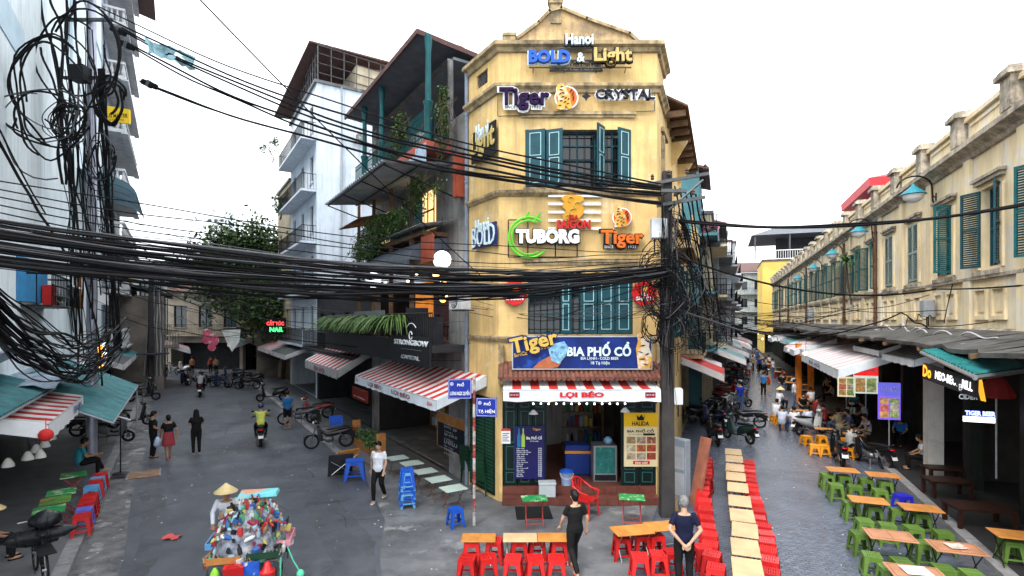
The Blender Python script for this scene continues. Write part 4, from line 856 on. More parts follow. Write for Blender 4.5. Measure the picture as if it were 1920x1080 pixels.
# shop awnings on the right
def shop_awn(label, px0, px1, py, yo, zo, zi, m1, m2, val, txt=None, stripes=8, yi=-.9):
    xa, xb = sorted((FQ.hx(px0, yo), FQ.hx(px1, yo)))
    t, d, dz, hw = awning('shop_awning', label, FQ, xa, xb, yo, yi, zo, zi, val, stripes, m1, m2, val_m)
    if txt: lettering(txt, -hw * .4, hw * .2, dz - val + .09, dz - .1, d - .035, mat('faded_navy_letter', (.08, .09, .16), .6, .1, 3), t, .02)
pinkw = mat('faded_pink_stripe', (.5, .38, .4), .75, .15, 2, dirt=.3); palew = mat('faded_white_cloth', (.6, .58, .6), .75, .1, 2, dirt=.35)
shop_awn('wide faded pink striped awning over the right street tables', 1503, 1572, 690, -2.7, 3.15, 3.9, pinkw, palew, .35, 'BIA HƠI', 10, -.75)
shop_awn('faded white awning beyond the wide pink striped one', 1488, 1505, 640, -2.5, 3.3, 3.95, pinkw, palew, .35, 'BIA', 8)
shop_awn('far green shop awning on the right street', 1462, 1480, 640, -2.2, 3.3, 3.8, corr_t, corr_t, .2)
shop_awn('far red striped awning near the end of the right street', 1448, 1459, 640, -2.2, 3.4, 3.9, awn_r, awn_w, .3)
shop_awn('dark grey canopy between the pink awning and the lit menus', 1600, 1650, 690, -1.5, 3.85, 4.12, corr_d, corr_d, .2); shop_awn('patched grey canopy nearer the white pillar', 1655, 1715, 690, -1.6, 3.8, 4.12, corr_d, grey_w, .2)
shop_awn('pink awning third up the right street', 1478, 1489, 640, -2.8, 3.2, 3.9, pinkw, palew, .3); shop_awn('red awning fourth up the right street', 1470, 1477, 640, -2.9, 3.25, 3.9, awn_r, awn_w, .3); shop_awn('blue-grey awning farthest up the right street', 1440, 1447, 640, -2.6, 3.3, 3.9, palew, corr_d, .3)
# teal corrugated canopy with aluminium gutter, nearest shop
t = thing('corrugated_canopy', 'teal corrugated canopy with metal gutter over the nearest right shop', 'awning', RP(16, 5.2, 3.9), 0)
q0 = RP(16, 5.2, 3.9); pa, pb, pc = W(1728, 657, 12.3) - q0, W(1828, 702, 9.6) - q0, W(1905, 655, 11.2) - q0
pd = pb + (pc - pb); u = pb - pa; v = W(1822, 650, 13.6) - q0 - pa
b = MB(); corr(b, pa, u, v, 18, .03); b.build('sheet', mat('bright_teal_sheet', (.03, .22, .23), .5, .3, 3, dirt=.35), t)
b = MB(); b.tube([pa - V((0, 0, .05)), pb - V((0, 0, .05))], .045, 6); b.tube([pb - V((0, 0, .06)), pb + v - V((0, 0, .06))], .05, 6); b.tube([pa - V((0, 0, .06)), pa + v - V((0, 0, .06))], .035, 6); b.build('gutter', mat('dull_aluminium', (.3, .31, .32), .4, .1, 4, metal=.6), t)
t = thing('grey_canopy', 'plain grey sheet canopy at the right edge', 'awning', RP(12, 6, 4.2), 0)
q0 = RP(12, 6, 4.2); cs_ = [W(1815, 655, 12.0), W(1870, 668, 10.5), W(1990, 655, 9.0), W(1990, 630, 12.0), W(1870, 632, 13.0)]
b = MB(); b.add([p - q0 for p in cs_] + [p - q0 - V((0, 0, .04)) for p in cs_], [(0, 1, 2, 3, 4), (9, 8, 7, 6, 5)] + [(i, i + 5, (i + 1) % 5 + 5, (i + 1) % 5) for i in range(5)]); b.build('sheet', mat('light_grey_sheet', (.4, .41, .42), .6, .15, 2, dirt=.35), t)
# tropical stub palm on the lean-to, meter boxes
def box_thing(name, label, cat, loc, rz, d, m, extra=None, group=None):
    t = thing(name, label, cat, loc, rz, group); b = MB(); b.box(-d[0] / 2, d[0] / 2, -d[1], 0, 0, d[2]); b.build('casing', m, t, bevel=.012)
    b = MB(); b.box(-d[0] / 2 - .01, d[0] / 2 + .01, -d[1] - .02, -d[1] - .001, .02, d[2] - .02); b.build('door', m, t); b = MB(); b.cyl((-d[0] * .25, -d[1] / 2, -.35), (-d[0] * .25, -d[1] / 2, 0), .02, n=5); b.cyl((d[0] * .2, -d[1] / 2, -.3), (d[0] * .2, -d[1] / 2, 0), .02, n=5); b.build('conduit', black, t); return t
x, z = FQ.hit(1750, 600, -.1); box_thing('meter_box', 'grey meter box on the right building above the lean-to', 'meter box', FQ.w(x, -.1, z + .1), FQ.rz, (.34, .3, .55), greyp)
x, z = FQ.hit(1523, 600, -.1); box_thing('meter_box', 'smaller grey meter box on the far part of the right building', 'meter box', FQ.w(x, -.1, z), FQ.rz, (.8, .3, .9), greyp)
x, z = FQ.hit(1586, 490, -.5); t = thing('palm', 'small palm growing beside a rusty drain pipe on the right building', 'plant', FQ.w(x, -.45, 6.9), FQ.rz)
b = MB(); b.tube([(0, .2, -1.2), (0, 0, .2), (.03, -.03, 1.0)], [.05, .045, .035], 6); b.build('trunk', stemm, t); b = MB()
for k in range(46):
    a = rg.uniform(0, 6.28); el = rg.uniform(-.2, 1.1); p = V((0.03, -.03, 1.0)); ln = rg.uniform(.5, .95); b.mi = rg.randrange(3)
    d = V((math.cos(a) * math.cos(el), math.sin(a) * math.cos(el), math.sin(el))); s_ = d.cross(V((0, 0, 1))).normalized() * .05
    p1, p2 = p + d * ln * .6, p + d * ln + V((0, 0, -.35 * ln)); b.add([p, p1 + s_, p2, p1 - s_], [(0, 1, 2, 3)])
b.build('fronds', leafm, t)
# red-roofed rooftop house behind the parapet
t = thing('rooftop_house', 'red-roofed rooftop house behind the right building', 'building', FQ.w(FQ.hx(1630, 4), 4, 10), FQ.rz)
b = MB(); b.box(-4, 4, 0, 6, 0, 4.2); b.build('wall', white_w, t)
b = MB(); b.hexa([(-4.7, -1, 4.2), (4.7, -1, 4.2), (4.7, 7, 4.2), (-4.7, 7, 4.2), (-4.75, -1.05, 4.8), (4.75, -1.05, 4.8), (4.75, 7, 4.8), (-4.75, 7, 4.8)]); b.hexa([(-4.7, -1, 4.801), (4.7, -1, 4.801), (4.7, 7, 4.801), (-4.7, 7, 4.801), (-.6, 2.4, 6.1), (.6, 2.4, 6.1), (.6, 3.6, 6.1), (-.6, 3.6, 6.1)]); b.build('roof', mat('bright_red_sheet', (.5, .04, .05), .55, .12, 2), t)
for k in range(3):
    b = MB(); b.box(-3.2 + k * 2.2, -1.8 + k * 2.2, -.05, -.002, 2.2, 3.8); b.build('window', glass, t)
b = MB(); b.cyl((0, 3, 6.0), (0, 3, 6.9), .04, n=5); b.ell((0, 3, 6.9), (.1, .1, .1), 8, 5); b.build('finial', iron, t)
# far yellow house and street end
FE = Frame(*RP(86, 13.4).xy, nR)
yh = simple_house('yellow_far_house', 'bright yellow house with a roofed terrace beyond the long building', FE, -8, 6, 13.5, 12, mat('lemon_plaster', (.7, .5, .13), .8, .1, .6, dirt=.3, dcol=(.4, .3, .1), streak=.3), 2, 3)
b = MB(); b.hexa([(-8.5, -1, 17.2), (6.5, -1, 17.2), (6.5, 12, 17.2), (-8.5, 12, 17.2), (-5, 3, 18.8), (3, 3, 18.8), (3, 7, 18.8), (-5, 7, 18.8)]); b.build('terrace_roof', roof_un, yh)
b = MB()
for x in (-8, -3.5, 1.5, 6): b.cyl((x, -.7, 13.6), (x, -.7, 17.2), .12, n=6)
b.build('terrace_posts', iron, yh); b = MB(); b.box(-5, 4, 3, 3.3, 13.7, 17.1); b.build('terrace_wall', dk_w, yh); b = MB(); railing(b, (-8, -.8, 0), (6, -.8, 0), 13.68, 14.9, .3, .03); b.build('railing', white, yh)
FX = Frame(*RP(100, 1.5).xy, nR)
simple_house('white_far_house', 'pale weathered house closing the far end of the right street', FX, -5, 5, 13, 8, mat('hazy_grey_blue', (.42, .47, .5), .8, .25, .8, dirt=.5, streak=.5), 3, 5, (.9, 1.4), 3.3, 3.0, 'shed', rm=roof_br, balc=3)  # slight distance haze is put into this wall colour
simple_house('green_top_house', 'grey far house with a low green roof at the street end', FX, -14, -5.2, 15, 8, grey_w, 4, 3, (1.1, 1.6), 3.3, 3.3, y=2, rm=mat('green_roof_sheet', (.04, .25, .12), .6, .1, 1))
simple_house('grey_end_house', 'cream house at the right of the street end', FX, 5.2, 14, 14, 8, cream_w, 3, 3, (1.1, 1.6), 3.3, 3.3, y=1)
# houses along the left side of the right street beyond the corner
cols = [mat('house_tan', (.42, .33, .2), .85, .2, 1, dirt=.5, streak=.5), grey_w, cream_w, mat('house_teal', (.06, .17, .2), .8, .15, 1, dirt=.3), mat('house_slate', (.16, .18, .2), .8, .2, 1, dirt=.4), white_w, grey_w, cream_w, cols_ if 0 else grey_w]
def yo(x): return next(o for e, o in ((14.3, 0), (18.9, -.5), (24.9, -1.0), (31.9, -1.4), (40.9, -1.9), (52.9, -2.4), (999, -3.0)) if x < e)
lab = ['tan balcony house directly behind the corner building', 'teal-topped narrow house with a red-edged roof', 'cream house with dark balconies on the narrow street', 'slate grey house with a shed roof further down', 'dim narrow house half hidden by tangled wires', 'pale house far down the left row', 'last grey house of the left row']
xp = 9.1
for k in range(7):
    w_ = (5.2, 4.6, 6, 7, 9, 12, 16)[k]; h = (8.9, 12.6, 11.2, 11.5, 12, 12.5, 14)[k]
    simple_house('row_house', lab[k], FRf, xp, xp + w_ - .05, h, 8, (cols[0], cols[3], cols[2], cols[4], cols[1], cols[5], cols[1])[k], 2 if k == 0 else 3, 2 if k < 4 else 4, (.9, 1.5), 3.3, 3.0, 'shed' if k in (1, 3) else 'flat', rm=roof_br if k % 2 else None, y=(0, -.5, -1.0, -1.4, -1.9, -2.4, -3.0)[k], group='houses along the left of the right street', balc=1 if k == 0 else 3)
    xp += w_
t = thing('flower_bush', 'pink flowering bush on a balcony above the narrow street', 'plant', FRf.w(16.5, -1.0, 9.2), 0)
b = MB(); leaves(b, (0, 0, .4), (.8, .8, .7), 260, .3, 0, 2); b.build('foliage', [leafm[0], mat('pink_blossom', (.55, .2, .33), .6, .2, 4)], t); b = MB(); b.box(-.5, .5, -.2, .2, -.25, .0); b.build('trough', dk_w, t)
for k, (x, z, d_, m_, lb_) in enumerate(((10.5, 3.0, 1.7, awn_r, 'red tile-patterned awning on the corner building side'), (13.2, 2.9, 1.6, pinkw, 'torn red and white awning on the left of the narrow street'), (18, 3.1, 1.8, corr_t, 'green sheet awning on the left of the narrow street'), (24, 3.1, 1.8, corr_d, 'dark sheet awning further down the narrow street'), (32, 3.2, 1.8, palew, 'pale awning far down the left of the narrow street'), (37, 3.2, 1.8, awn_r, 'red striped awning far down the left of the narrow street'), (42, 3.2, 1.8, corr_d, 'farthest dark awning on the left of the narrow street'), (28, 3.4, 1.5, corr_t, 'second green sheet awning down the narrow street'))):
    awning('side_awning', lb_, FRf, x - 2.2, x + (2.4 if k else 1.0), -d_ + yo(x + 1), -.02 + yo(x + 1), z - .3, z + .4, .32, 6, m_, awn_w if k in (1, 4) else m_, palew)
# ------------------------------------------------------------------ end of the left street
FZ = Frame(*V((-33, 52, 0)).xy, (1, -.05))
def zx(px): return FZ.hx(px)
eh = simple_house('balcony_house', 'two-storey house with wooden balcony at the end of the left street', FZ, zx(315), zx(455), 7.6, 8, mat('dim_beige', (.24, .21, .17), .8, .2, 1, dirt=.4), 1, 3, (1.3, 2.1), 3.4, 3, 'shed', rm=roof_br, balc=1)
simple_house('cream_end_house', 'pale cream flat-roofed block above the balcony house', FZ, zx(322), zx(470), 10.6, 8, mat('pale_cream', (.62, .6, .5), .8, .1, 1, dirt=.3, streak=.3), 2, 4, y=8.2)
simple_house('grey_end_house', 'dark house behind the tree at the end of the left street', FZ, zx(455), zx(545), 7.5, 8, dk_w, 1, 3, first=3.3, balc=1)
simple_house('dim_end_house', 'narrow dim house left of the balcony house', FZ, zx(225), zx(313), 10.5, 8, mat('dim_green_grey', (.18, .2, .19), .8, .2, 1, dirt=.4), 2, 3, first=3.3, balc=1)
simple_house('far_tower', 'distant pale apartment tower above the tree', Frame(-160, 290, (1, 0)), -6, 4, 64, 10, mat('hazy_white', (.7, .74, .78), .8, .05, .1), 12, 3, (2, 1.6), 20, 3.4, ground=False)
simple_house('kiosk_house', 'low dark kiosk house jutting out behind the lamp post', FA, 45, 52.5, 6.6, 3, mat('dim_brown', (.22, .19, .16), .8, .3, 1, dirt=.5), 1, 3, (1.2, 1.4), 3.0, 3, 'shed', y=-3.1, rm=corr_d, balc=1); simple_house('dark_corner_shop', 'dark shop house jutting out under the tree', FB, -46, -35.2, 7.2, 4, mat('dim_brown', (.12, .1, .08)), 1, 4, (1.2, 1.5), 3.2, 3, 'shed', y=-1.6, rm=roof_br, balc=1)
for k, (fr, x, y0, m_) in enumerate(((FA, 41.5, 0, corr_t), (FA, 48.5, -3.1, awn_r), (FA, 35.5, 0, corr_d), (FB, -24.5, 0, corr_d), (FB, -31.5, 0, awn_r), (FB, -40.5, -1.6, corr_t))): awning('shop_awning', ('teal awning past the curved canopy on the left side', 'red striped awning on the kiosk house', 'dark awning below the curved blue canopy', 'dark awning under the tall white house', 'red striped awning on the beige house', 'teal awning on the dark shop under the tree')[k], fr, x - 3, x + 3, y0 - 1.6, y0 - .02, 2.7, 3.3, .3, 8, m_, awn_w if m_ is awn_r else m_, palew)
tree('street_tree', 'large dark leafy tree at the end of the left street', G(487, 705), 7, ((-1.4, 0, 9.6), (5.2, 3, 4.6)), 14000, .46, .3); tree('street_tree', 'smaller tree crown hanging low behind the street end wires', G(530, 712), 5, ((-1.2, .5, 6.4), (3.4, 2.0, 3.0)), 8000, .36, .2)
# banners hung across the left street
b = MB(); t = thing('hanging_banner', 'white and red children banner hung across the left street', 'banner', W(420, 640, 38), 0)
def rag(b, pts, z):
    n = len(pts); b.add([(x, .05 * math.sin(i * 1.7), z_) for i, (x, z_) in enumerate(pts)], [tuple(range(n))])
rag(b, [(-.2, .8), (1.15, .85), (1.1, .0), (.6, -.75), (.3, -.3)], 0); b.build('cloth', mat('banner_white', (.75, .76, .72), .7, .15, 2, patch=((.7, .35, .08), 1.5, .62)), t)
b = MB(); b.ell((-.75, -.03, .1), (.42, .03, .42), 12, 8); b.ell((-1.2, -.02, .6), (.3, .03, .3), 10, 8); b.ell((-1.25, -.02, .1), (.3, .03, .3), 10, 8); b.ell((-.85, -.02, -.4), (.3, .03, .3), 10, 8); b.build('red_flower', mat('banner_pink', (.7, .12, .2), .7, .3, 3, patch=((.8, .78, .78), 2.5, .55)), t)
# neon shop sign, yellow hanging signs
t = thing('led_sign', 'red and green glowing hair salon sign by the white house', 'sign', FB.w(-27.5, -1.3, 3.9), 0)
b = MB(); b.box(-.75, .75, 0, .1, 0, 1.15); b.build('panel', black, t)
lettering('CẮT TÓC', -.62, .62, .62, 1.0, -.02, mat('led_red', (1, .03, .03), .5, 0, emit=3), t, .02); lettering('NAIL', -.4, .6, .15, .48, -.02, mat('led_green', (.05, 1, .15), .5, 0, emit=2), t, .02)
yel = mat('yellow_sign', (.8, .5, .02), .5, .1, 2)
for k, (px, py, Y, lb_) in enumerate(((216, 214, 24, 'yellow hanging sign high among the cable coils'), (216, 505, 24, 'yellow hanging sign below the thick cable bundle'))):
    p = W(px, py, Y); t = thing('yellow_sign', lb_, 'sign', p, 0); b = MB(); b.prism([(-.62, -.3), (.62, -.42), (.62, .22), (-.62, .42)], 0, .12); b.build('panel', yel, t)
    lettering('C-N MASTER', -.45, .56, -.17, .02, -.012, black, t, .01); lettering('STUDIO', -.25, .4, -.3, -.22, -.012, black, t); b = MB(); b.cyl((-.9, .06, .3), (.5, .06, .3), .02, n=5); b.build('bracket', iron, t)
# ------------------------------------------------------------------ stools and tables
ORD = 'first second third fourth fifth sixth seventh eighth ninth tenth eleventh twelfth thirteenth fourteenth fifteenth sixteenth seventeenth eighteenth nineteenth twentieth'.split()
def pla(n, c): return mat('plastic_' + n, c, .38, .14, 2.5, dirt=.22, dcol=tuple(q * .55 + .02 for q in c), spec=.45)
PLC = dict(red=(.52, .012, .012), green=(.1, .19, .03), blue=(.01, .09, .52), yellow=(.72, .28, .01), sky=(.12, .36, .66), violet=(.13, .13, .55), deep=(.02, .02, .5), white=(.7, .7, .7), dkgreen=(.01, .07, .03)); PL = {n: pla(n, c) for n, c in PLC.items()}
def stool_proto(w_, h, m, slats=6):
    t = thing('plastic_stool', 'x', 'stool'); a = w_ / 2; b = MB(); q = .03
    b.box(-a, a, -a, -a + q, h - .03, h); b.box(-a, a, a - q, a, h - .03, h); b.box(-a, -a + q, -a + q, a - q, h - .03, h); b.box(a - q, a, -a + q, a - q, h - .03, h)
    for k in range(slats):
        x = -a + q + (2 * a - 2 * q) * (k + .5) / slats; g = (2 * a - 2 * q) / slats * .34; b.box(x - g, x + g, -a + q, a - q, h - .022, h - .004)
    b.box(-a + q, a - q, -.02, .02, h - .023, h - .003)
    b.box(-a + .004, a - .004, -a + .004, -a + .012, h - .1, h - .03); b.box(-a + .004, a - .004, a - .012, a - .004, h - .1, h - .03); b.box(-a + .004, -a + .012, -a + .012, a - .012, h - .1, h - .03); b.box(a - .012, a - .004, -a + .012, a - .012, h - .1, h - .03)
    b.build('seat', m, t)
    lg = MB(); o = .04          # one corner leg: an L that splays outwards
    for (x0, y0, x1, y1) in ((0, 0, .075, .012), (0, 0, .012, .075)):
        lg.hexa([(x0 - o, y0 - o, 0), (x1 * .7 - o, y0 + (y1 if y1 < .02 else y1 * .7) - o - y0, 0) if 0 else (x0 + (x1 if x1 < .02 else x1 * .7) - o, y0 - o, 0), (x0 + (x1 if x1 < .02 else x1 * .7) - o, (y1 if y1 < .02 else y1 * .7) - o, 0), (x0 - o, (y1 if y1 < .02 else y1 * .7) - o, 0),
                 (x0, y0, h - .03), (x1 * 1.25 if x1 > .02 else x1, y0, h - .03), (x1 * 1.25 if x1 > .02 else x1, y1 * 1.25 if y1 > .02 else y1, h - .03), (x0, y1 * 1.25 if y1 > .02 else y1, h - .03)])
    lm = lg.mesh('leg', m)
    for k, (sx, sy) in enumerate(((-1, -1), (1, -1), (1, 1), (-1, 1))): part('leg', lm, t, (sx * a, sy * a, 0), (0, 0, k * math.pi / 2))
    b = MB(); e = a + .028
    for s_ in (-1, 1): b.box(-e, e, s_ * e - .006, s_ * e + .006, h * .22, h * .22 + .035); b.box(s_ * e - .006, s_ * e + .006, -e + .006, e - .006, h * .22, h * .22 + .035)
    b.build('brace', m, t); return t
stool = stool_proto(.3, .45, PL['red']); lows = stool_proto(.26, .33, PL['yellow'], 5)
def put_stool(p, rz, col, label, group, proto=None, scale=None):
    pr = proto or stool; kq = R.randrange(3); m = PL[col] if kq == 0 else mat('plastic_%s_%d' % (col, kq), tuple(min(1, q * (.8, 1.05)[kq - 1] + (.0, .006)[kq - 1]) for q in PLC[col]), .42 + .1 * kq, .18, 3, dirt=.35, dcol=tuple(q * .6 + .012 for q in PLC[col])); return dup(pr, p, rz, label, group, scale, {'seat': m, 'leg': m, 'brace': m})
def table_proto(w_, l, h, topm, legm, frame=False):
    t = thing('folding_table', 'x', 'table'); b = MB(); b.box(-w_ / 2, w_ / 2, -l / 2, l / 2, h - .022, h); b.build('table_top', topm, t, bevel=.005)
    if frame:
        b = MB(); e = .045
        for x0, x1, y0, y1 in ((-w_ / 2 + e, w_ / 2 - e, -l / 2 + e, -l / 2 + e + .012), (-w_ / 2 + e, w_ / 2 - e, l / 2 - e - .012, l / 2 - e), (-w_ / 2 + e, -w_ / 2 + e + .012, -l / 2 + e, l / 2 - e), (w_ / 2 - e - .012, w_ / 2 - e, -l / 2 + e, l / 2 - e), (-w_ / 2 + e, w_ / 2 - e, -.006, .006)): b.box(x0, x1, y0, y1, h, h + .003)
        b.build('inlay', mat('dark_inlay', (.2, .09, .04), .5, .1, 5), t)
    for k, y in enumerate((-l / 2 + .1, l / 2 - .1)):
        for sx in (-1, 1):
            b = MB(); b.tube([(sx * (w_ / 2 - .04), y, h - .03), (-sx * (w_ / 2 - .02), y + .012 * sx, 0.01)], .011, 6); b.build('leg', legm, t)
    b = MB(); b.cyl((-w_ / 2 + .05, -l / 2 + .1, .08), (-w_ / 2 + .05, l / 2 - .1, .08), .01, n=5); b.cyl((w_ / 2 - .05, -l / 2 + .1, .08), (w_ / 2 - .05, l / 2 - .1, .08), .01, n=5); b.build('stretcher', legm, t); return t
chrome = mat('chrome_tube', (.45, .45, .46), .3, .1, 4, metal=.9); darkleg = mat('black_leg', (.02, .02, .022), .5, .1, 4)
wood_a = mat('amber_table_top', (.5, .21, .05), .4, .25, 3.5, dirt=.25, dcol=(.25, .09, .03)); wood_b = mat('reddish_table_top', (.42, .2, .11), .5, .2, 3, dirt=.3)
green_pr = mat('green_beer_print', (.02, .26, .07), .35, .3, 9, patch=((.5, .62, .4), 5, .55))
mint = mat('mint_table_top', (.42, .52, .48), .4, .12, 3, dirt=.2)
T1 = table_proto(.5, .8, .58, wood_l, chrome); T2 = table_proto(.5, .76, .58, wood_a, darkleg); T3 = table_proto(.42, .6, .55, green_pr, mat('red_table_leg', (.35, .05, .05), .5, .1, 4)); T4 = table_proto(.5, .6, .55, mint, mat('brown_leg', (.15, .07, .04), .5, .1, 4)); T5 = table_proto(.56, .8, .58, wood_b, darkleg, True)
# the long row in the right street (zoomed crop: origin 1240,820, scale 4.153)
def Z6(x, y): return 1240 + x / 4.153, 820 + y / 4.153
RZR = AR - math.pi / 2
Lr = [(355, 168), (350, 192), (345, 220), (352, 252), (350, 280), (345, 318), (328, 355), (325, 395), (325, 435), (340, 495), (345, 560), (352, 622), (365, 690), (380, 752), (380, 830), (395, 915), (425, 1015)]
Tr = [(560, 113), (568, 168), (573, 235), (580, 305), (595, 390), (610, 495), (628, 608), (650, 722), (653, 857), (670, 1020)]
Rr = [(680, 180), (685, 205), (688, 232), (690, 262), (693, 305), (697, 335), (705, 375), (710, 415), (728, 470), (738, 507), (750, 572), (755, 622), (795, 682), (815, 742), (818, 807), (830, 875), (845, 955), (853, 1042)]
for k, q in enumerate(reversed(Lr)):
    put_stool(G(*Z6(*q), .45).xy.to_3d() + V((0, 0, .012)), RZR + R.uniform(-.2, .2), 'red', ORD[k] + ' red stool from the near end, row left of the long tables', 'red stools lining the long table row', scale=R.uniform(.98, 1.04))
for k, q in enumerate(reversed(Rr)):
    put_stool(G(*Z6(*q), .45).xy.to_3d() + V((0, 0, .012)), RZR + R.uniform(-.15, .15), 'red', ORD[k] + ' red stool from the near end, row right of the long tables', 'red stools lining the long table row', scale=R.uniform(.98, 1.04))
for k, q in enumerate(reversed(Tr)):
    dup(T1, G(*Z6(*q), .58).xy.to_3d() + V((0, 0, .012)), RZR + R.uniform(-.03, .03), ORD[k] + ' pale wooden table from the near end of the long row in the right street', 'long row of pale folding tables')
# green stool terrace (crop origin 1500,820 scale 4.155)
def Z7(x, y): return 1500 + x / 4.155, 820 + y / 4.155
GT = [((330, 258), T2, 'small wooden table farthest up the green stool area, beside the black motorbike'), ((645, 298), T2, 'wooden table at the back of the green stool area, near the kerb'), ((530, 495), T2, 'amber wooden table left of centre among the green stools'), ((935, 555), T2, 'amber wooden table beside the blue stool and kerb'), ((700, 770), T5, 'large reddish table with inlaid frame lines among green stools'), ((1215, 868), T5, 'reddish table with a printed menu sheet on it'), ((905, 1062), T5, 'table cut by the bottom edge with a white sheet on it'), ((1690, 815), T2, 'wooden table at the right edge on the shop terrace')]
gth = []
for q, T, lb_ in GT:
    z = .58; p = G(*Z7(*q), z); tz = .13 if q[0] > 1500 else .012
    gth.append(dup(T, V((p.x, p.y, tz)), RZR + 1.5708 + .06 + R.uniform(-.04, .04), lb_, 'tables of the green stool area', 1.03))
GS = [(210, 285), (340, 300), (275, 365), (425, 380), (510, 325), (660, 345), (620, 410), (395, 505), (570, 535), (500, 645), (680, 680), (765, 565), (940, 590), (880, 700), (1115, 740), (465, 745), (955, 820), (560, 915), (790, 960), (700, 1020), (1120, 1015), (1340, 1055), (1040, 1060), (1640, 850)]
GL = ['leftmost stool of the back row by the small table', 'stool tucked behind the farthest small table', 'stool on the street side of the farthest small table', 'stool at the right front of the farthest small table', 'stool behind the back table near the motorbikes', 'stool tucked under the back of the kerbside table', 'stool in front of the back kerbside table', 'leftmost stool behind the left amber table', 'stool under the left amber table', 'stool at the left front of the left amber table', 'stool at the right front of the left amber table', 'stool left of the amber table by the blue stool', 'stool tucked under the amber table by the blue stool', 'stool in front of the amber table by the blue stool', 'stool at the right front of the amber table, near the kerb', 'leftmost stool beside the inlaid reddish table', 'stool between the two reddish tables', 'stool at the left front of the inlaid reddish table', 'stool at the right front of the inlaid reddish table', 'closest stool left of the white sheet', 'stool in front of the menu sheet table', 'stool at the bottom right by the kerb', 'stool half under the table with the white sheet', 'stool on the shop terrace at the right edge']
for q, lb_ in zip(GS, GL):
    p = G(*Z7(*q), .45); put_stool(V((p.x, p.y, .13 if q[0] > 1500 else .012)), RZR + .08 + R.uniform(-.12, .12), 'green', 'green plastic ' + lb_, 'green stools outside the right shops')
p = G(*Z7(800, 450), .45); put_stool(V((p.x, p.y, .012)), RZR + .4, 'deep', 'single bright blue stool among the green ones', 'odd coloured stools')
# sheets lying on tables
def paper(label, tbl, w_, l, m, dz=.6, rz=.2, name='paper_sheet'):
    b = MB(); b.box(-w_ / 2, w_ / 2, -l / 2, l / 2, 0, .004); o = b.build(name, m, None, V(tbl.location) + V((0, 0, dz * 1.03)), tbl.rotation_euler.z + rz); return tag(o, label, 'paper')
paper('crumpled printed menu lying on the reddish table', gth[5], .26, .3, mat('printed_sheet', (.6, .5, .45), .5, .3, 18, patch=((.35, .05, .05), 14, .55)), .603); paper('white paper sheet on the table at the bottom edge', gth[6], .34, .4, white, .603, .1)
# tables with red stools in front of the corner shop (crop origin 840,680 scale 2.7)
def Z4(x, y): return 840 + x / 2.7, 680 + y / 2.7
for k, (q, L_, rz, T, lb_) in enumerate((((155, 865), 1., 1.5708, T2, 'leftmost amber table of the three before the corner shop'), ((365, 865), .98, 1.5708, T2, 'middle amber table of the three before the corner shop'), ((540, 865), .9, 1.5708, T2, 'right amber table behind the woman in black'), ((930, 850), 1., 1.68, T2, 'amber table left part of the long table beside the man in navy'), ((1100, 828), 1., 1.68, T2, 'amber table right part of the long table, behind the man in navy'))):
    o = dup(T1, G(*Z4(*q), .58).xy.to_3d() + V((0, 0, .006 + .004 * k)), rz + (.0 if k < 3 else .1), lb_, 'amber tables before the corner shop', .86 if k < 3 else 1., swap={'table_top': wood_a if k != 1 else wood_l})
RS = [(120, 900), (235, 895), (360, 895), (450, 890), (560, 895), (98, 985), (203, 980), (330, 985), (440, 985), (548, 985), (880, 880), (975, 870), (1050, 870), (970, 975), (1065, 965), (1130, 955), (1290, 930)]
RL = ['behind the leftmost amber table', 'at the right end of the leftmost amber table', 'behind the middle amber table', 'at the right back of the middle amber table', 'behind the right amber table, left of the woman', 'at the bottom left, first of the front row', 'second from the left in the front row', 'third from the left in the front row', 'fourth from the left in the front row', 'fifth from the left in the front row', 'at the left end of the long table', 'behind the long table, left', 'behind the long table, middle', 'in front of the long table, leftmost', 'in front of the long table, middle', 'in front of the long table, next to the man in navy', 'just right of the man in navy']
for q, lb_ in zip(RS, RL): put_stool(G(*Z4(*q), .45).xy.to_3d() + V((0, 0, .006)), R.uniform(-.2, .2), 'red', 'red plastic stool ' + lb_, 'red stools before the corner shop')
for q, rz, lb_ in (((437, 685), .12, 'green printed folding table left of the shop door'), ((930, 680), -.15, 'green printed folding table right of the red chair')): dup(T3, G(*Z4(*q), .66).xy.to_3d() + V((0, 0, .006)), 1.5708 + rz, lb_, 'green printed tables', (1, 1, 1.2))
# left pavement: green tables and mixed stools (crop origin 0,720 scale 3)
def Z1(x, y): return x / 3, 720 + y / 3
RZL = AL - math.pi / 2
for q, lb_ in (((415, 508), 'green printed table farthest along the left pavement'), ((345, 605), 'second green printed table on the left pavement'), ((312, 650), 'third green table, with orange picture print, on the left pavement'), ((275, 705), 'nearest green printed table on the left pavement')):
    p = G(*Z1(*q), .67); dup(T3, V((p.x, p.y, .115)), RZL + .1, lb_, 'green tables on the left pavement', (1.35, 1.0, 1), {'table_top': mat('orange_green_print', (.1, .25, .05), .4, .3, 5, patch=((.5, .2, .08), 2.5, .5))} if '150' in lb_ or 'orange' in lb_ else None)
for q, c, lb_ in (((462, 735), 'red', 'nearest red stool on the left pavement'), ((475, 700), 'violet', 'violet stool behind the nearest red one'), ((488, 665), 'red', 'red stool third from the near end on the left pavement'), ((497, 640), 'red', 'red stool fourth from the near end on the left pavement'), ((510, 620), 'red', 'red stool in front of the light blue one'), ((515, 575), 'sky', 'light blue stool nearer the camera on the left pavement'), ((540, 540), 'red', 'red stool between the two light blue ones'), ((545, 528), 'sky', 'light blue stool farther along the left pavement'), ((565, 505), 'red', 'farthest red stool on the left pavement')):
    p = G(*Z1(*q), .56); put_stool(V((p.x, p.y, .115)), RZL + R.uniform(-.15, .15), c, lb_, 'stools on the left pavement')
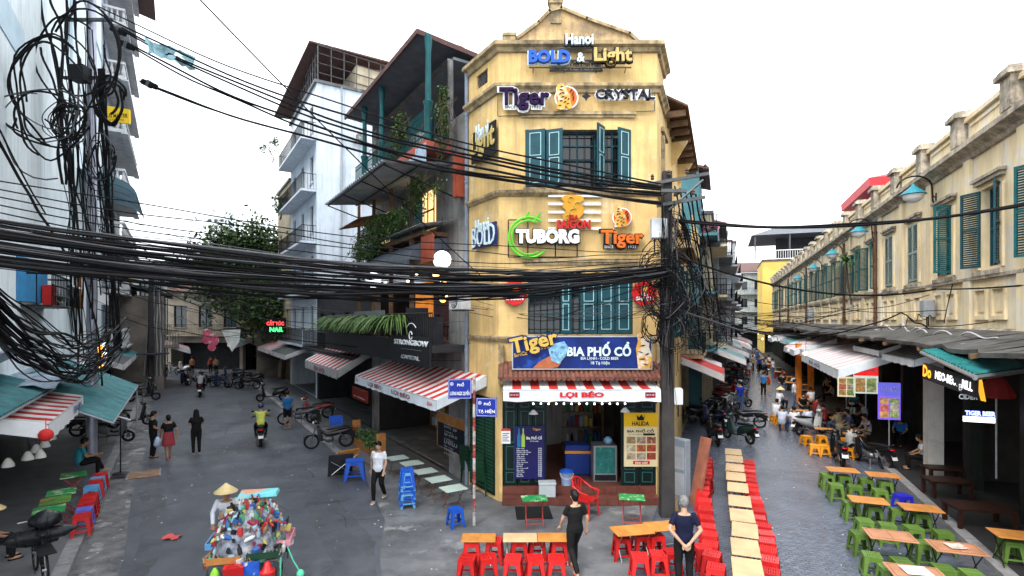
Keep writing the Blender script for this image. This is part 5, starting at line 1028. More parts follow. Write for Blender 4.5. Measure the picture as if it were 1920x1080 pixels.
# blue table, blue stools, mint tables, green stacked chairs at the bar
p = G(665, 865, .55); t = dup(stool, V((p.x, p.y, .006)), .25, 'large bright blue plastic table beside the walking boy', None, (1.75, 1.35, 1.3), {n: PL['blue'] for n in ('seat', 'leg', 'brace')}); t['category'] = 'table'; t.name = 'plastic_table'
b = MB(); b.box(-.15, .15, -.15, .15, .452, .46); b.build('table_top', PL['blue'], t)
p = G(763, 950); st_ = []
for k in range(8):
    o = put_stool(V((p.x, p.y, .006 + k * .075)), .35 + R.uniform(-.04, .04), 'blue' if k % 3 else 'sky', 'bright blue stool at the top of the stack' if k == 7 else '%s blue stool counted from the bottom of the stack' % ORD[k], 'stack of blue stools', scale=1.04)
p = G(854, 955, .4); put_stool(V((p.x, p.y, .006)), .5, 'blue', 'single blue stool standing left of the street sign pole', 'odd coloured stools', scale=.95)
for q, lb_ in (((745, 858), 'farthest mint green table of the row below the long awning'), ((772, 868), 'second farthest mint green table below the long awning'), ((797, 883), 'middle mint green table below the long awning'), ((822, 898), 'fourth mint green table below the long awning'), ((850, 915), 'nearest mint green table below the long awning')):
    dup(T4, G(*q, .55).xy.to_3d() + V((0, 0, .006)), RZL + 1.5708, lb_, 'mint tables below the long awning')
YS = [(1045, 830), (1110, 900), (1180, 905), (1350, 850), (1405, 925), (855, 690), (800, 670), (250, 455), (745, 385), (1165, 830)]
YL = ['left of the white scooter table', 'in front of the scooter table', 'in front of the scooter table, right', 'behind the black parked motorbike', 'right of the black parked motorbike', 'under the man in white', 'under the man in pale blue', 'inside the left shop doorway', 'far up the street by the red cloth', 'tucked under the scooter table']
for q, lb_ in zip(YS, YL):
    px, py = 1260 + q[0] / 4.153, 620 + q[1] / 4.153; p = G(px, py, .33); put_stool(V((p.x, p.y, .012)), R.uniform(-.5, .5), 'yellow', 'low yellow plastic stool ' + lb_, 'yellow stools in the right street', lows, 1.15)
for px, py, lb_ in ((1545, 805, 'low wooden table behind the white scooter'), (1600, 815, 'low wooden table behind the black motorbike'), (1500, 712, 'wooden table under the orange lanterns'), (1515, 722, 'second wooden table under the orange lanterns'), (1572, 790, 'table where the seated men eat'), (1497, 770, 'low table of the men in white shirts')):
    p = G(px, py, .5); dup(T2, V((p.x, p.y, .13 if px > 1545 and py < 800 else .012)), RZR + 1.5, lb_, 'tables further up the right street', .9)
for k in range(9):
    p = RP(33 + k * 4.2, 4.3 + .5 * (k % 2), .012); dup(T2, p, RZR + R.uniform(-.2, .2), '%s table along the far right pavement' % ORD[k], 'far tables along the right street'); put_stool(p + dR * .6, R.uniform(0, 1), ('yellow', 'red', 'green')[k % 3], '%s stool standing by the far right tables' % ORD[k], 'far stools along the right street')
for o in (stool, lows, T1, T2, T3, T4, T5): drop(o)
# ------------------------------------------------------------------ motorbikes
tyre_m = mat('tyre_rubber', (.018, .018, .02), .75, .15, 6); metal_d = mat('engine_metal', (.14, .14, .15), .45, .25, 5, metal=.7); seat_m = mat('black_vinyl', (.015, .015, .017), .5, .15, 6)
def loftY(b, secs, n=12, p=2.6):
    rs = []
    for y, zc, hw, hh in secs:
        r_ = []
        for k in range(n):
            a = 2 * math.pi * k / n; c, s_ = math.cos(a), math.sin(a)
            r_.append((hw * math.copysign(abs(c) ** (2 / p), c), y, zc + hh * math.copysign(abs(s_) ** (2 / p), s_)))
        rs.append(r_)
    return b.rings(rs)
def wheel(t, y, r, w_, spokes):
    b = MB(); b.rings([[V((w_ * math.cos(a), y + (r - w_ + w_ * math.sin(a)) * math.cos(q), r + (r - w_ + w_ * math.sin(a)) * math.sin(q))) for a in [k * .7854 for k in range(8)]] for q in [j * 2 * math.pi / 24 for j in range(25)]], False); o = b.build('wheel', tyre_m, t, smooth=60)
    b = MB(); rr = r - w_ * 1.5
    b.rings([[(w_ * .6 * c, y + (rr + s_ * .018) * math.cos(q), r + (rr + s_ * .018) * math.sin(q)) for c, s_ in ((-1, 0), (0, 1), (1, 0), (0, -1))] for q in [j * 2 * math.pi / 20 for j in range(21)]], False)
    for j in range(spokes): q = j * 2 * math.pi / spokes; b.cyl((0, y, r), (0, y + rr * math.cos(q), r + rr * math.sin(q)), .004 if spokes > 8 else .018, n=4)
    b.cyl((-.05, y, r), (.05, y, r), .04, n=8); b.build('rim', metal_d, o)
def bike(kind, paint):
    sco = kind == 'scooter'; t = thing('motorbike', 'x', 'motorbike'); r = .24 if sco else .285
    wheel(t, .64, r, .05 if sco else .038, 6 if sco else 14); wheel(t, -.6, r, .055 if sco else .042, 6 if sco else 14)
    b = MB()
    if sco: loftY(b, [(-.93, .72, .03, .03), (-.86, .7, .1, .07), (-.65, .63, .15, .13), (-.4, .56, .17, .17), (-.15, .5, .16, .18), (-.02, .42, .13, .12)])
    else: loftY(b, [(-.9, .72, .03, .02), (-.8, .7, .08, .05), (-.5, .62, .11, .09), (-.2, .56, .1, .1), (.1, .52, .06, .08), (.3, .66, .05, .07), (.4, .8, .05, .06)])
    b.build('body', paint, t, smooth=50)
    b = MB()
    loftY(b, [(-.78, .8, .08, .025), (-.6, .81, .13, .045), (-.3, .77, .135, .05), (-.1, .745, .11, .045), (.05, .74, .06, .025)] if sco else [(-.75, .78, .07, .02), (-.55, .79, .115, .04), (-.25, .75, .12, .045), (.02, .72, .09, .04), (.12, .7, .04, .02)]); b.build('seat', seat_m, t, smooth=50)
    b = MB()
    if sco:
        for s0, s1 in ((0, .5), (.5, 1)): pass
        rs = []
        for k in range(6):
            f = k / 5; hw = .2 - .06 * abs(f - .45) - .05 * f; y0 = .38 + .14 * f; z0 = .28 + .68 * f
            rs.append([(x * hw, y0 + .1 * (1 - x * x), z0) for x in (-1, -.6, -.2, .2, .6, 1)] + [(x * hw, y0 + .1 * (1 - x * x) - .05, z0) for x in (1, .6, .2, -.2, -.6, -1)])
        b.rings(rs); o_ = b.build('front_shield', paint, t, smooth=50)
        b = MB(); b.box(-.14, .14, -.05, .44, .27, .31); b.build('footboard', seat_m, t)
    else:
        for s_ in (-1, 1): b.hexa([(s_ * .12, .2, .32), (s_ * .2, .22, .32), (s_ * .22, .38, .34), (s_ * .12, .4, .34), (s_ * .08, .36, .86), (s_ * .17, .36, .84), (s_ * .18, .46, .84), (s_ * .08, .47, .86)])
        b.build('leg_shield', paint, t)
        b = MB(); b.ell((0, .02, .34), (.12, .19, .12), 10, 7); b.cyl((0, .12, .36), (0, .32, .42), .07, n=8); b.box(-.16, .16, -.02, .04, .22, .25); b.build('engine', metal_d, t)
    b = MB(); b.ell((0, .47, 1.0), (.13, .11, .075), 12, 8); b.build('handlebar_cowl', paint, t, smooth=50)
    b = MB(); b.tube([(-.36, .36, 1.02), (-.2, .43, 1.03), (0, .46, 1.0), (.2, .43, 1.03), (.36, .36, 1.02)], .016, 6)
    b.tube([(-.36, .36, 1.02), (-.25, .4, 1.025)], .024, 6); b.tube([(.36, .36, 1.02), (.25, .4, 1.025)], .024, 6); b.build('handlebar', seat_m, t)
    for s_ in (-1, 1):
        b = MB(); b.tube([(s_ * .22, .42, 1.03), (s_ * .27, .44, 1.2)], .008, 5); b.ell((s_ * .3, .43, 1.23), (.06, .015, .04), 10, 6); b.build('mirror', seat_m, t)
        b = MB(); b.tube([(s_ * .06, .5, .8), (s_ * .065, .64, r)], .022, 6); b.build('fork', metal_d, t)
        b = MB(); b.tube([(s_ * .1, -.35, .6), (s_ * .09, -.6, r)], .024, 6); b.build('shock_absorber', metal_d, t)
    b = MB(); n = 8
    b.rings([[(x, .64 + (r + .025) * math.cos(q), r + (r + .025) * math.sin(q) + (.0 if abs(x) < .05 else -.03)) for x in (-.07, -.03, .03, .07)] for q in [.3 + k * 2.1 / n for k in range(n + 1)]], False, False); b.build('front_mudguard', paint, t, smooth=60)
    b = MB(); b.ell((0, .57, .99 if not sco else .9), (.09, .05, .06), 10, 6); b.build('headlight', mat('headlight_lens', (.6, .62, .62), .15, 0), t, smooth=60)
    b = MB(); b.ell((0, -.9 if sco else -.88, .7), (.09, .045, .035), 10, 6); b.build('tail_light', mat('tail_lens', (.5, .01, .01), .2, 0), t, smooth=60)
    b = MB(); b.hexa([(-.09, -.99, .4), (.09, -.99, .4), (.09, -.985, .4), (-.09, -.985, .4), (-.09, -.93, .54), (.09, -.93, .54), (.09, -.925, .54), (-.09, -.925, .54)]); b.build('number_plate', mat('plate_white', (.72, .73, .74), .4, .1, 20, patch=((.1, .1, .12), 30, .62)), t)
    b = MB(); b.hexa([(-.08, -.97, .38), (.08, -.97, .38), (.07, -.6, .5), (-.07, -.6, .5), (-.08, -.93, .6), (.08, -.93, .6), (.07, -.6, .66), (-.07, -.6, .66)]); b.build('rear_mudguard', seat_m, t)
    b = MB(); b.tube([(.12, .05, .26), (.15, -.25, .24), (.16, -.4, .27), (.17, -.82, .34)], [.02, .025, .05, .05], 8); b.build('exhaust', metal_d, t, smooth=50)
    b = MB(); b.tube([(-.1, -.1, .25), (-.16, -.16, .0)], .012, 5); b.build('side_stand', metal_d, t)
    return t
def pnt(n, c, r=.3): return mat('bike_' + n, c, r, .1, 3, dirt=.15, coat=.4)
BK = dict(black=pnt('black', (.012, .012, .014)), silver=pnt('silver', (.4, .42, .42)), dkgreen=pnt('dark_green', (.015, .05, .045)), red=pnt('red', (.3, .015, .015)), grey=pnt('grey', (.1, .11, .12)), white=pnt('white', (.6, .61, .6)), navy=pnt('navy', (.015, .025, .08)))
SCO, UND = bike('scooter', BK['black']), bike('underbone', BK['black'])
def put_bike(kind, px, py, face, col, label, z=.0, group='parked motorbikes', scale=1.):
    p = G(px, py, z); m = BK[col]
    return dup(SCO if kind == 's' else UND, V((p.x, p.y, z)), face, label, group, scale, {n: m for n in ('body', 'front_shield', 'leg_shield', 'handlebar_cowl', 'front_mudguard')})
D = math.radians
for a in (('s', 1338, 830, -.1, 'black', 'black motorbike with red tail light, nearest of the left cluster in the right street'), ('s', 1385, 828, .35, 'dkgreen', 'dark green motorbike showing its plate in the left cluster'), ('u', 1398, 800, .9, 'black', 'black motorbike standing crosswise behind the dark green one'), ('s', 1335, 800, .3, 'navy', 'dark motorbike squeezed behind the nearest black one'),
          ('u', 1345, 778, -1.2, 'black', 'black motorbike next to the man in grey, left of the right street'), ('s', 1385, 765, -1.3, 'grey', 'grey scooter behind the man in blue'), ('u', 1365, 745, -1.3, 'red', 'dark red motorbike near the shirtless man'), ('s', 1352, 728, -1.2, 'silver', 'silver scooter further up the left row'), ('u', 1372, 718, -1.3, 'black', 'black motorbike fifth up the left row'), ('s', 1370, 705, -1.2, 'white', 'white scooter far up the left row'), ('u', 1378, 695, -1.2, 'black', 'farthest black motorbike of the left row'),
          ('s', 1520, 815, -1.25, 'silver', 'white and silver scooter parked crosswise on the right'), ('s', 1572, 868, -.35, 'black', 'black motorbike seen from behind on the right'), ('u', 1632, 872, .15, 'black', 'dark motorbike nearest the shop on the right'), ('u', 1590, 800, -.9, 'silver', 'pale motorbike among the seated men'), ('s', 1430, 700, .1, 'black', 'motorbike with white front far up the right street')): put_bike(*a[:5], a[5], .012)
for a in (('s', 245, 800, -.9, 'black', 'black scooter nearest the kerb on the left pavement'), ('s', 205, 830, -1.3, 'grey', 'dark scooter behind the seated man on the left pavement'), ('u', 180, 815, -.9, 'black', 'motorbike half hidden below the striped awning'), ('s', 268, 752, -1.0, 'black', 'scooter below the far end of the teal roof'), ('u', 262, 738, -1.0, 'grey', 'farther motorbike below the teal roof')): put_bike(*a[:5], a[5], .115)
for a in (('u', 560, 795, 1.9, 'grey', 'motorbike beside the man in the blue shirt'), ('u', 618, 840, 1.9, 'black', 'black motorbike with a blue crate, near the green hedge'), ('s', 510, 752, 2.0, 'black', 'parked scooter on the right pavement of the left street'), ('u', 590, 785, 1.8, 'red', 'motorbike by the shop shutter past the second awning'), ('s', 470, 722, 2.1, 'black', 'first of the far parked scooters at the bend'), ('u', 450, 718, 2.2, 'black', 'second of the far parked motorbikes at the bend'), ('s', 435, 712, 2.0, 'navy', 'third of the far parked scooters at the bend')): put_bike(*a[:5], a[5], .05)
for a in (('s', 345, 700, 1.2, 'white', 'pale scooter standing at the end of the left street'), ('u', 325, 702, 1.0, 'grey', 'grey motorbike at the end of the left street')): put_bike(*a[:5], a[5], 0.)
for k in range(10): q = RP(27 + k * 3.4, -.75 + .3 * (k % 2) - yo(12.2 + k * 3.4), .012); put_bike('su'[k % 2], 960 + 1000 * q.x / q.y, 600 + 4900 / q.y, RZR - 1.2 + R.uniform(-.3, .3), ('black', 'grey', 'red', 'silver', 'navy')[k % 5], '%s motorbike counted up the far left kerb of the right street' % ORD[k], .012)
for k in range(6): q = LP(42 + k * 1.1, 4.3 - k * .75); put_bike('us'[k % 2], 960 + 1000 * q.x / q.y, 600 + 4900 / q.y, 1.2 + R.uniform(-.5, .5), ('black', 'grey', 'navy')[k % 3], '%s motorbike from the right in the row at the bend' % ORD[k], 0.)
rid1 = put_bike('s', 489, 832, AL - math.pi / 2 - .12, 'black', 'motorbike ridden by the person in yellow', 0., 'ridden motorbikes'); rid2 = put_bike('s', 376, 742, AL - math.pi / 2 - .1, 'black', 'motorbike ridden away far along the left street', 0., 'ridden motorbikes'); rid3 = put_bike('s', 307, 706, AL + math.pi / 2 + .3, 'black', 'motorbike ridden towards the camera at the street end', 0., 'ridden motorbikes')
drop(SCO); drop(UND)
# ------------------------------------------------------------------ people
skin = mat('skin', (.36, .2, .125), .55, .08, 6); skin_l = mat('skin_light', (.42, .26, .175), .55, .08, 6); hair_m = mat('black_hair', (.012, .01, .01), .55, .3, 25); hair_g = mat('grey_hair', (.16, .16, .16), .7, .4, 30)
def cloth(n, c): return mat('cloth_' + n, c, .8, .22, 5, .9, bscale=11)
CL = {n: cloth(n, c) for n, c in dict(black=(.012, .012, .013), navy=(.008, .012, .05), white=(.62, .64, .7), teal=(.03, .24, .3), yellow=(.55, .58, .12), blue=(.02, .14, .36), red=(.3, .03, .03), grey=(.32, .33, .34), jean=(.06, .1, .2), pale=(.45, .5, .62), royal=(.01, .03, .3), orange=(.45, .17, .07), khaki=(.3, .25, .15), skirt=(.28, .04, .05)).items()}
STAND = dict(pel=(0, 0, .92), wai=(0, -.005, 1.04), che=(0, 0, 1.22), nec=(0, -.015, 1.385), hea=(0, .025, 1.535), sho=(.158, -.015, 1.335), elb=(.225, -.04, 1.09), wri=(.23, .05, .86), hip=(.085, 0, .88), kne=(.095, .025, .49), ank=(.095, -.03, .075))
WALK = dict(STAND, kneR=(.085, .18, .52), ankR=(.08, .17, .085), kneL=(-.085, .02, .5), ankL=(-.08, -.27, .13), elbL=(-.23, .07, 1.1), wriL=(-.22, .2, .9), elbR=(.24, -.12, 1.1), wriR=(.24, -.1, .85))
SIT = dict(STAND, pel=(0, -.02, .44), wai=(0, -.06, .56), che=(0, -.02, .74), nec=(0, .03, .9), hea=(0, .09, 1.04), sho=(.17, .01, .86), elb=(.23, .1, .62), wri=(.14, .3, .52), hip=(.09, 0, .43), kne=(.13, .4, .45), ank=(.12, .38, .075))
RIDE = dict(STAND, pel=(0, -.28, .9), wai=(0, -.27, 1.02), che=(0, -.22, 1.2), nec=(0, -.2, 1.36), hea=(0, -.15, 1.51), sho=(.17, -.2, 1.32), elb=(.28, .05, 1.14), wri=(.33, .32, 1.05), hip=(.1, -.27, .88), kne=(.2, .1, .72), ank=(.17, -.02, .34))
def jt(P, n, s_):
    k = n + ('R' if s_ > 0 else 'L')
    if k in P: return V(P[k])
    v = V(P[n]); return V((v.x * s_, v.y, v.z))
def capsule(b, pts, rad, n=10):
    b.tube(pts, rad, n)
    for p, r in zip(pts, rad): b.ell(p, (r, r, r), n, 6)
def torso(b, P, g=0., lo=0, hi=4, wide=1.):
    pel, wai, che, nec = [V(P[k]) for k in ('pel', 'wai', 'che', 'nec')]
    secs = [(pel + (pel - wai) * .75, .14, .1), (pel, .158, .112), (wai, .135, .098), (che, .165, .115), (nec + (che - nec) * .25, .135, .082), (nec, .06, .055)]
    rs = []
    for i, (c, rx, ry) in enumerate(secs):
        d = (secs[min(i + 1, 5)][0] - secs[max(i - 1, 0)][0]).normalized(); y = V((1, 0, 0)).cross(d) * -1; y = d.cross(V((1, 0, 0)))
        rs.append([c + V((1, 0, 0)) * (rx + g) * wide * math.cos(a) + y * (ry + g) * math.sin(a) for a in [2 * math.pi * k / 16 for k in range(16)]])
    b.rings(rs[lo:hi + 1 if hi < 5 else 6])
def remesh(o, vx):
    m = o.modifiers.new('remesh', 'REMESH'); m.mode = 'VOXEL'; m.voxel_size = vx; m.use_smooth_shade = True
    s_ = o.modifiers.new('smooth', 'SMOOTH'); s_.iterations = 3; s_.factor = .5
def person(label, loc, rz, P=STAND, H=1.65, top='black', bottom='black', sleeve='short', legs='trousers', sk=None, hair='short', vx=.018, hat=None, shoes=None, fingers=False, face=False, hm=None, group=None, skirt=None):
    t = thing('person', label, 'person', loc, rz, group); k = H / 1.65; t.scale = (k, k, k); sk = sk or skin; b = MB()
    torso(b, P, -.012, 0, 5); he = V(P['hea']); ne = V(P['nec']); hd = (he - ne).normalized()
    capsule(b, [ne - hd * .03, he - hd * .03], [.055, .05]); b.ell(he, (.074, .092, .115), 14, 10); b.ell(he + V((0, .05, -.05)), (.05, .045, .06), 10, 7)
    b.ell(he + V((0, .1, -.015)), (.014, .022, .025), 8, 6)
    for s_ in (-1, 1): b.ell(he + V((s_ * .076, 0, -.01)), (.012, .02, .032), 8, 6)
    for s_ in (-1, 1):
        S, E, Wr = jt(P, 'sho', s_), jt(P, 'elb', s_), jt(P, 'wri', s_); capsule(b, [S, S.lerp(E, .5), E], [.048, .042, .036]); capsule(b, [E, E.lerp(Wr, .35), Wr], [.037, .036, .025])
        d = (Wr - E).normalized(); hn = Wr + d * .06; b.tube([Wr, Wr + d * .04, Wr + d * .085], [.024, .036, .03], 8)
        sd = d.cross(V((0, 1, 0))); sd = sd.normalized() if sd.length > .1 else V((1, 0, 0))
        if fingers:
            for j in range(4):
                q = Wr + d * .08 + sd * (j - 1.5) * .019; ln = (.062, .075, .07, .052)[j]; c = V((0, .25 if P is not STAND else .3, 0)); capsule(b, [q, q + d * ln * .5, q + (d + c).normalized() * ln], [.0105, .01, .0085], 7)
            q = Wr + d * .03 + sd * .03 * s_; capsule(b, [q, q + (d + sd * s_ * .8).normalized() * .045, q + (d + sd * s_ * .5).normalized() * .075], [.013, .011, .009], 7)
        else: b.ell(Wr + d * .11, (.026, .02, .045), 8, 6); capsule(b, [Wr + d * .03, Wr + d * .07 + sd * .035 * s_], [.014, .011], 6)
        Hh, K, A = jt(P, 'hip', s_), jt(P, 'kne', s_), jt(P, 'ank', s_); capsule(b, [Hh, Hh.lerp(K, .5), K], [.082, .072, .052]); capsule(b, [K, K.lerp(A, .3), A], [.05, .053, .033])
        b.ell(A + V((0, .06, -.04)), (.042, .115, .034), 10, 6)
    o = b.build('body', sk, t); remesh(o, vx if not fingers else min(vx, .0085))
    b = MB(); torso(b, P, .016, 0, 4)
    if sleeve:
        for s_ in (-1, 1):
            S, E, Wr = jt(P, 'sho', s_), jt(P, 'elb', s_), jt(P, 'wri', s_)
            if sleeve == 'long': capsule(b, [S, E], [.057, .049]); capsule(b, [E, E.lerp(Wr, .93)], [.049, .04])
            else: b.ell(S, (.052, .052, .05), 10, 6); b.tube([S, S.lerp(E, .3), S.lerp(E, .7)], [.052, .053, .052], 10)
    if top: o = b.build('shirt', CL[top], t); remesh(o, vx)
    b = MB(); torso(b, P, .01, 0, 2)
    if skirt:
        pe = V(P['pel']); b = MB(); z1 = skirt; b.rings([[(rx * math.cos(a) + sh * .0, ry * math.sin(a) + V(P['pel']).y, z) for a in [2 * math.pi * j / 20 for j in range(20)]] for z, rx, ry, sh in ((pe.z + .12, .15, .12, 0), (pe.z, .18, .14, 0), (z1 + .1, .21, .2, 0), (z1, .22, .22, 0))]); b.build('skirt', CL[bottom], t, smooth=60)
    else:
        for s_ in (-1, 1):
            Hh, K, A = jt(P, 'hip', s_), jt(P, 'kne', s_), jt(P, 'ank', s_); capsule(b, [Hh, Hh.lerp(K, .5), K if legs != 'shorts' else Hh.lerp(K, .9)], [.1, .09, .07])
            if legs == 'trousers': capsule(b, [K, K.lerp(A, .3), K.lerp(A, .95)], [.068, .066, .052])
        o = b.build('trousers' if legs == 'trousers' else 'shorts', CL[bottom], t); remesh(o, vx)
    for s_ in (-1, 1):
        A = jt(P, 'ank', s_); b = MB(); b.rings([[V((A.x + rx * math.cos(a), A.y + .055 + ry * math.sin(a), A.z - .075 + z)) for a in [2 * math.pi * j / 14 for j in range(14)]] for z, rx, ry in ((0, .045, .125), (.02, .047, .13), (.03, .043, .12))]); b.build('shoe', shoes or CL['black'], t)
    if hair:
        b = MB(); b.ell(he + V((0, -.014, .024)), (.087, .098, .112), 14, 9); b.ell(he + V((0, .044, .078)), (.07, .058, .046), 10, 6)
        if hair == 'long': b.tube([he + V((0, -.05, .02)), he + V((0, -.09, -.1)), he + V((0, -.1, -.28))], [.08, .085, .05], 10)
        if hair == 'bun': b.ell(he + V((0, -.1, .02)), (.045, .04, .045), 8, 6); b.ell(he + V((0, -.045, -.04)), (.07, .06, .08), 8, 6)
        if hair == 'scarf': b.tube([he + V((0, -.01, .06)), he + V((0, -.04, -.08)), he + V((0, -.03, -.22)), he + V((0, -.04, -.36))], [.09, .1, .13, .15], 12)
        o = b.build('headscarf' if hair == 'scarf' else 'hair', CL['black'] if hair == 'scarf' else (hm or hair_m), t); remesh(o, .014)
    if face:
        for s_ in (-1, 1): b = MB(); b.ell(he + V((s_ * .03, .083, .012)), (.012, .01, .007), 8, 5); b.build('eye', hair_m, t); b = MB(); b.ell(he + V((s_ * .03, .084, .034)), (.018, .008, .004), 8, 5); b.build('eyebrow', hair_m, t)
        b = MB(); b.ell(he + V((0, .09, -.06)), (.024, .008, .006), 8, 5); b.build('mouth', mat('lips', (.3, .1, .08), .5, 0), t)
    if hat == 'cone': b = MB(); b.lathe([(.23, .03), (.225, .045), (.11, .13), (.015, .21), (.005, .213)], 20, he + V((0, 0, .02))); b.build('conical_hat', mat('straw_hat', (.6, .47, .24), .8, .12, 9), t, smooth=50)
    if hat == 'helmet': b = MB(); b.ell(he + V((0, -.01, .04)), (.115, .13, .105), 14, 9); b.ell(he + V((0, .1, .02)), (.08, .06, .02), 10, 5); b.build('helmet', BK['navy'] if '488' not in label else BK['navy'], t, smooth=60)
    return t
BACK = dict(STAND, elbR=(.27, -.09, 1.1), elbL=(-.27, -.09, 1.1), wriR=(.075, -.17, .9), wriL=(-.06, -.17, .88))
fz = AL - math.pi / 2
sandal = mat('sandal', (.35, .3, .25), .6, .1, 4)
person('man in navy shirt standing with hands clasped behind his back', V((3.13, 9.7, .004)), -.12, BACK, 1.68, 'navy', 'black', fingers=True, vx=.012, hm=hair_g, sk=skin_l)
person('woman in black shirt and trousers walking past the red chairs', G(1078, 1074), .35, dict(WALK, wriR=(.27, .02, .83), elbR=(.25, -.05, 1.09)), 1.6, 'black', 'black', hair='bun', fingers=True, vx=.012, sk=skin_l, shoes=mat('red_sandal', (.5, .06, .04), .5, .1, 4))
person('boy in white polo shirt and black trousers walking towards the camera', G(710, 940), math.pi - .1, WALK, 1.62, 'white', 'black', vx=.012, fingers=True, face=True, sk=skin_l, shoes=white)
person('woman in black with headscarf walking up the left street', G(368, 851), fz + .1, dict(STAND, wri=(.12, .2, 1.1), elb=(.25, 0, 1.12)), 1.62, 'black', 'black', hair='scarf', shoes=sandal, vx=.014)
person('man in black standing beside the woman in the red skirt', G(287, 858), fz - 1.2, dict(STAND, wriR=(.2, .2, 1.0)), 1.66, 'black', 'black', vx=.014)
person('woman in black top and red patterned skirt on the left', G(316, 861), fz + .2, WALK, 1.56, 'black', 'skirt', hair='bun', skirt=.52, shoes=redp, vx=.014)
o = MB(); o.tube([(0, 0, 0), (.02, 0, -.1), (0, 0, -.28), (0, 0, -.36)], [.02, .1, .12, .07], 9); tag(o.build('plastic_bag', mat('thin_blue_bag', (.45, .55, .7), .4, .2, 4), None, G(300, 858) + V((0, -.15, .78)), smooth=60), 'pale blue plastic bag carried by the woman in the red skirt', 'bag')
person('man in blue shirt and black shorts at the right kerb of the left street', G(539, 803, .05), fz + .1, dict(STAND, wriL=(-.15, .2, 1.0)), 1.68, 'blue', 'black', legs='shorts', shoes=sandal, vx=.016)
for rb, lab_, tp, hz in ((rid1, 'person in yellow shirt riding away up the left street', 'yellow', 'helmet'), (rid2, 'distant rider in grey riding away up the left street', 'grey', 'helmet'), (rid3, 'distant rider in pale blue coming from the street end', 'pale', 'helmet')):
    person(lab_, rb.location, rb.rotation_euler.z, RIDE, 1.62, tp, 'black', vx=.02, hat=hz, sk=skin_l)
person('man in teal shirt sitting on the left pavement', V((*G(152, 893, .115).xy, .115)), fz - 1.3, dict(SIT, wriR=(.1, .42, .62), wriL=(-.02, .36, .56), ankL=(-.1, .55, .12)), 1.66, 'teal', 'black', vx=.015, shoes=sandal)
# right street people
def SR(px, py, z, lab_, top, bot, P=SIT, rz=0., **k):
    p = G(px, py, z if P is not SIT else .45); p.z = .012 if px < 1545 else .13; return person(lab_, p, rz, P, k.pop('H', 1.62), top, bot, vx=k.pop('vx', .022), group='people in the right street', **k)
SR(1388, 772, 0, 'man in royal blue shirt standing among the parked motorbikes', 'royal', 'jean', STAND, -.3)
SR(1362, 755, .3, 'man in grey shirt leaning on a motorbike', 'grey', 'grey', SIT, -.4); SR(1358, 728, .3, 'shirtless man sitting on a parked motorbike', None, 'khaki', SIT, -.2)
SR(1404, 712, 0, 'woman in pale top and orange trousers walking away up the right street', 'pale', 'orange', WALK, RZR, hair='bun'); SR(1424, 700, 0, 'rider in royal blue on a scooter up the right street', 'royal', 'black', RIDE, RZR + 3.0); SR(1386, 692, 0, 'person in black standing far up the right street', 'black', 'black', STAND, 0); SR(1398, 690, 0, 'person in white far up the right street', 'white', 'black', STAND, 0); SR(1411, 690, 0, 'another person in white beside the far walkers', 'white', 'grey', WALK, 0)
SR(1461, 752, .4, 'person with conical hat sitting at the low table', 'white', 'black', SIT, -1.3, hat='cone'); SR(1466, 790, .4, 'man in pale blue shirt sitting with his back to the camera', 'pale', 'jean', SIT, -.6); SR(1490, 792, .4, 'man in pale shirt in the middle of the seated trio', 'white', 'jean', SIT, -.1); SR(1515, 790, .4, 'man in lilac-white shirt at the right of the seated trio', 'pale', 'jean', SIT, .1); SR(1544, 785, .4, 'person in red shirt sitting behind the white scooter', 'red', 'black', SIT, .8)
SR(1592, 805, .4, 'man in dark grey sitting inside the right shop front', 'jean', 'khaki', SIT, 1.3); SR(1625, 815, .4, 'man in grey shirt bending over a low table on the right', 'grey', 'khaki', SIT, 1.5); SR(1523, 740, .4, 'person sitting under the orange lanterns', 'orange', 'khaki', SIT, 1.2); SR(1455, 775, .4, 'dark-haired person at the left of the low table', 'white', 'black', SIT, -1.0); SR(1505, 762, .4, 'person in black at the far side of the low table', 'black', 'black', SIT, 3.0)
SR(1440, 718, .4, 'person in red seated at a far table', 'red', 'black', SIT, 1.0)
for k in range(12):
    q = RP(29 + k * 4.3, (4.6, 3.9, 2.4, 4.2)[k % 4] + R.uniform(-.3, .3)); person('%s figure counted up the far right street, in %s' % (ORD[k], ('grey', 'white', 'blue', 'black', 'red', 'pale', 'khaki')[k % 7]), V((q.x, q.y, .012)), RZR + R.uniform(-2, 2), SIT if k % 4 in (0, 3) else STAND, 1.6, ('grey', 'white', 'blue', 'black', 'red', 'pale', 'khaki')[k % 7], ('black', 'jean')[k % 2], vx=.03, group='people in the right street')
for px, py, lab_, tp in ((360, 702, 'person in orange standing at the left street end', 'orange'), (395, 700, 'person in red sitting by the far shop', 'red'), (405, 702, 'second person by the far shop', 'khaki')): person(lab_, G(px, py), 1., STAND, 1.6, tp, 'black', vx=.03)
WC0 = [('red', (.4, .04, .04)), ('blue', (.04, .12, .34)), ('white', (.6, .6, .6)), ('maroon', (.25, .03, .06)), ('green', (.06, .25, .12)), ('black', (.03, .03, .03)), ('brown', (.25, .14, .08)), ('pale blue', (.32, .45, .55)), ('yellow', (.5, .42, .12))]
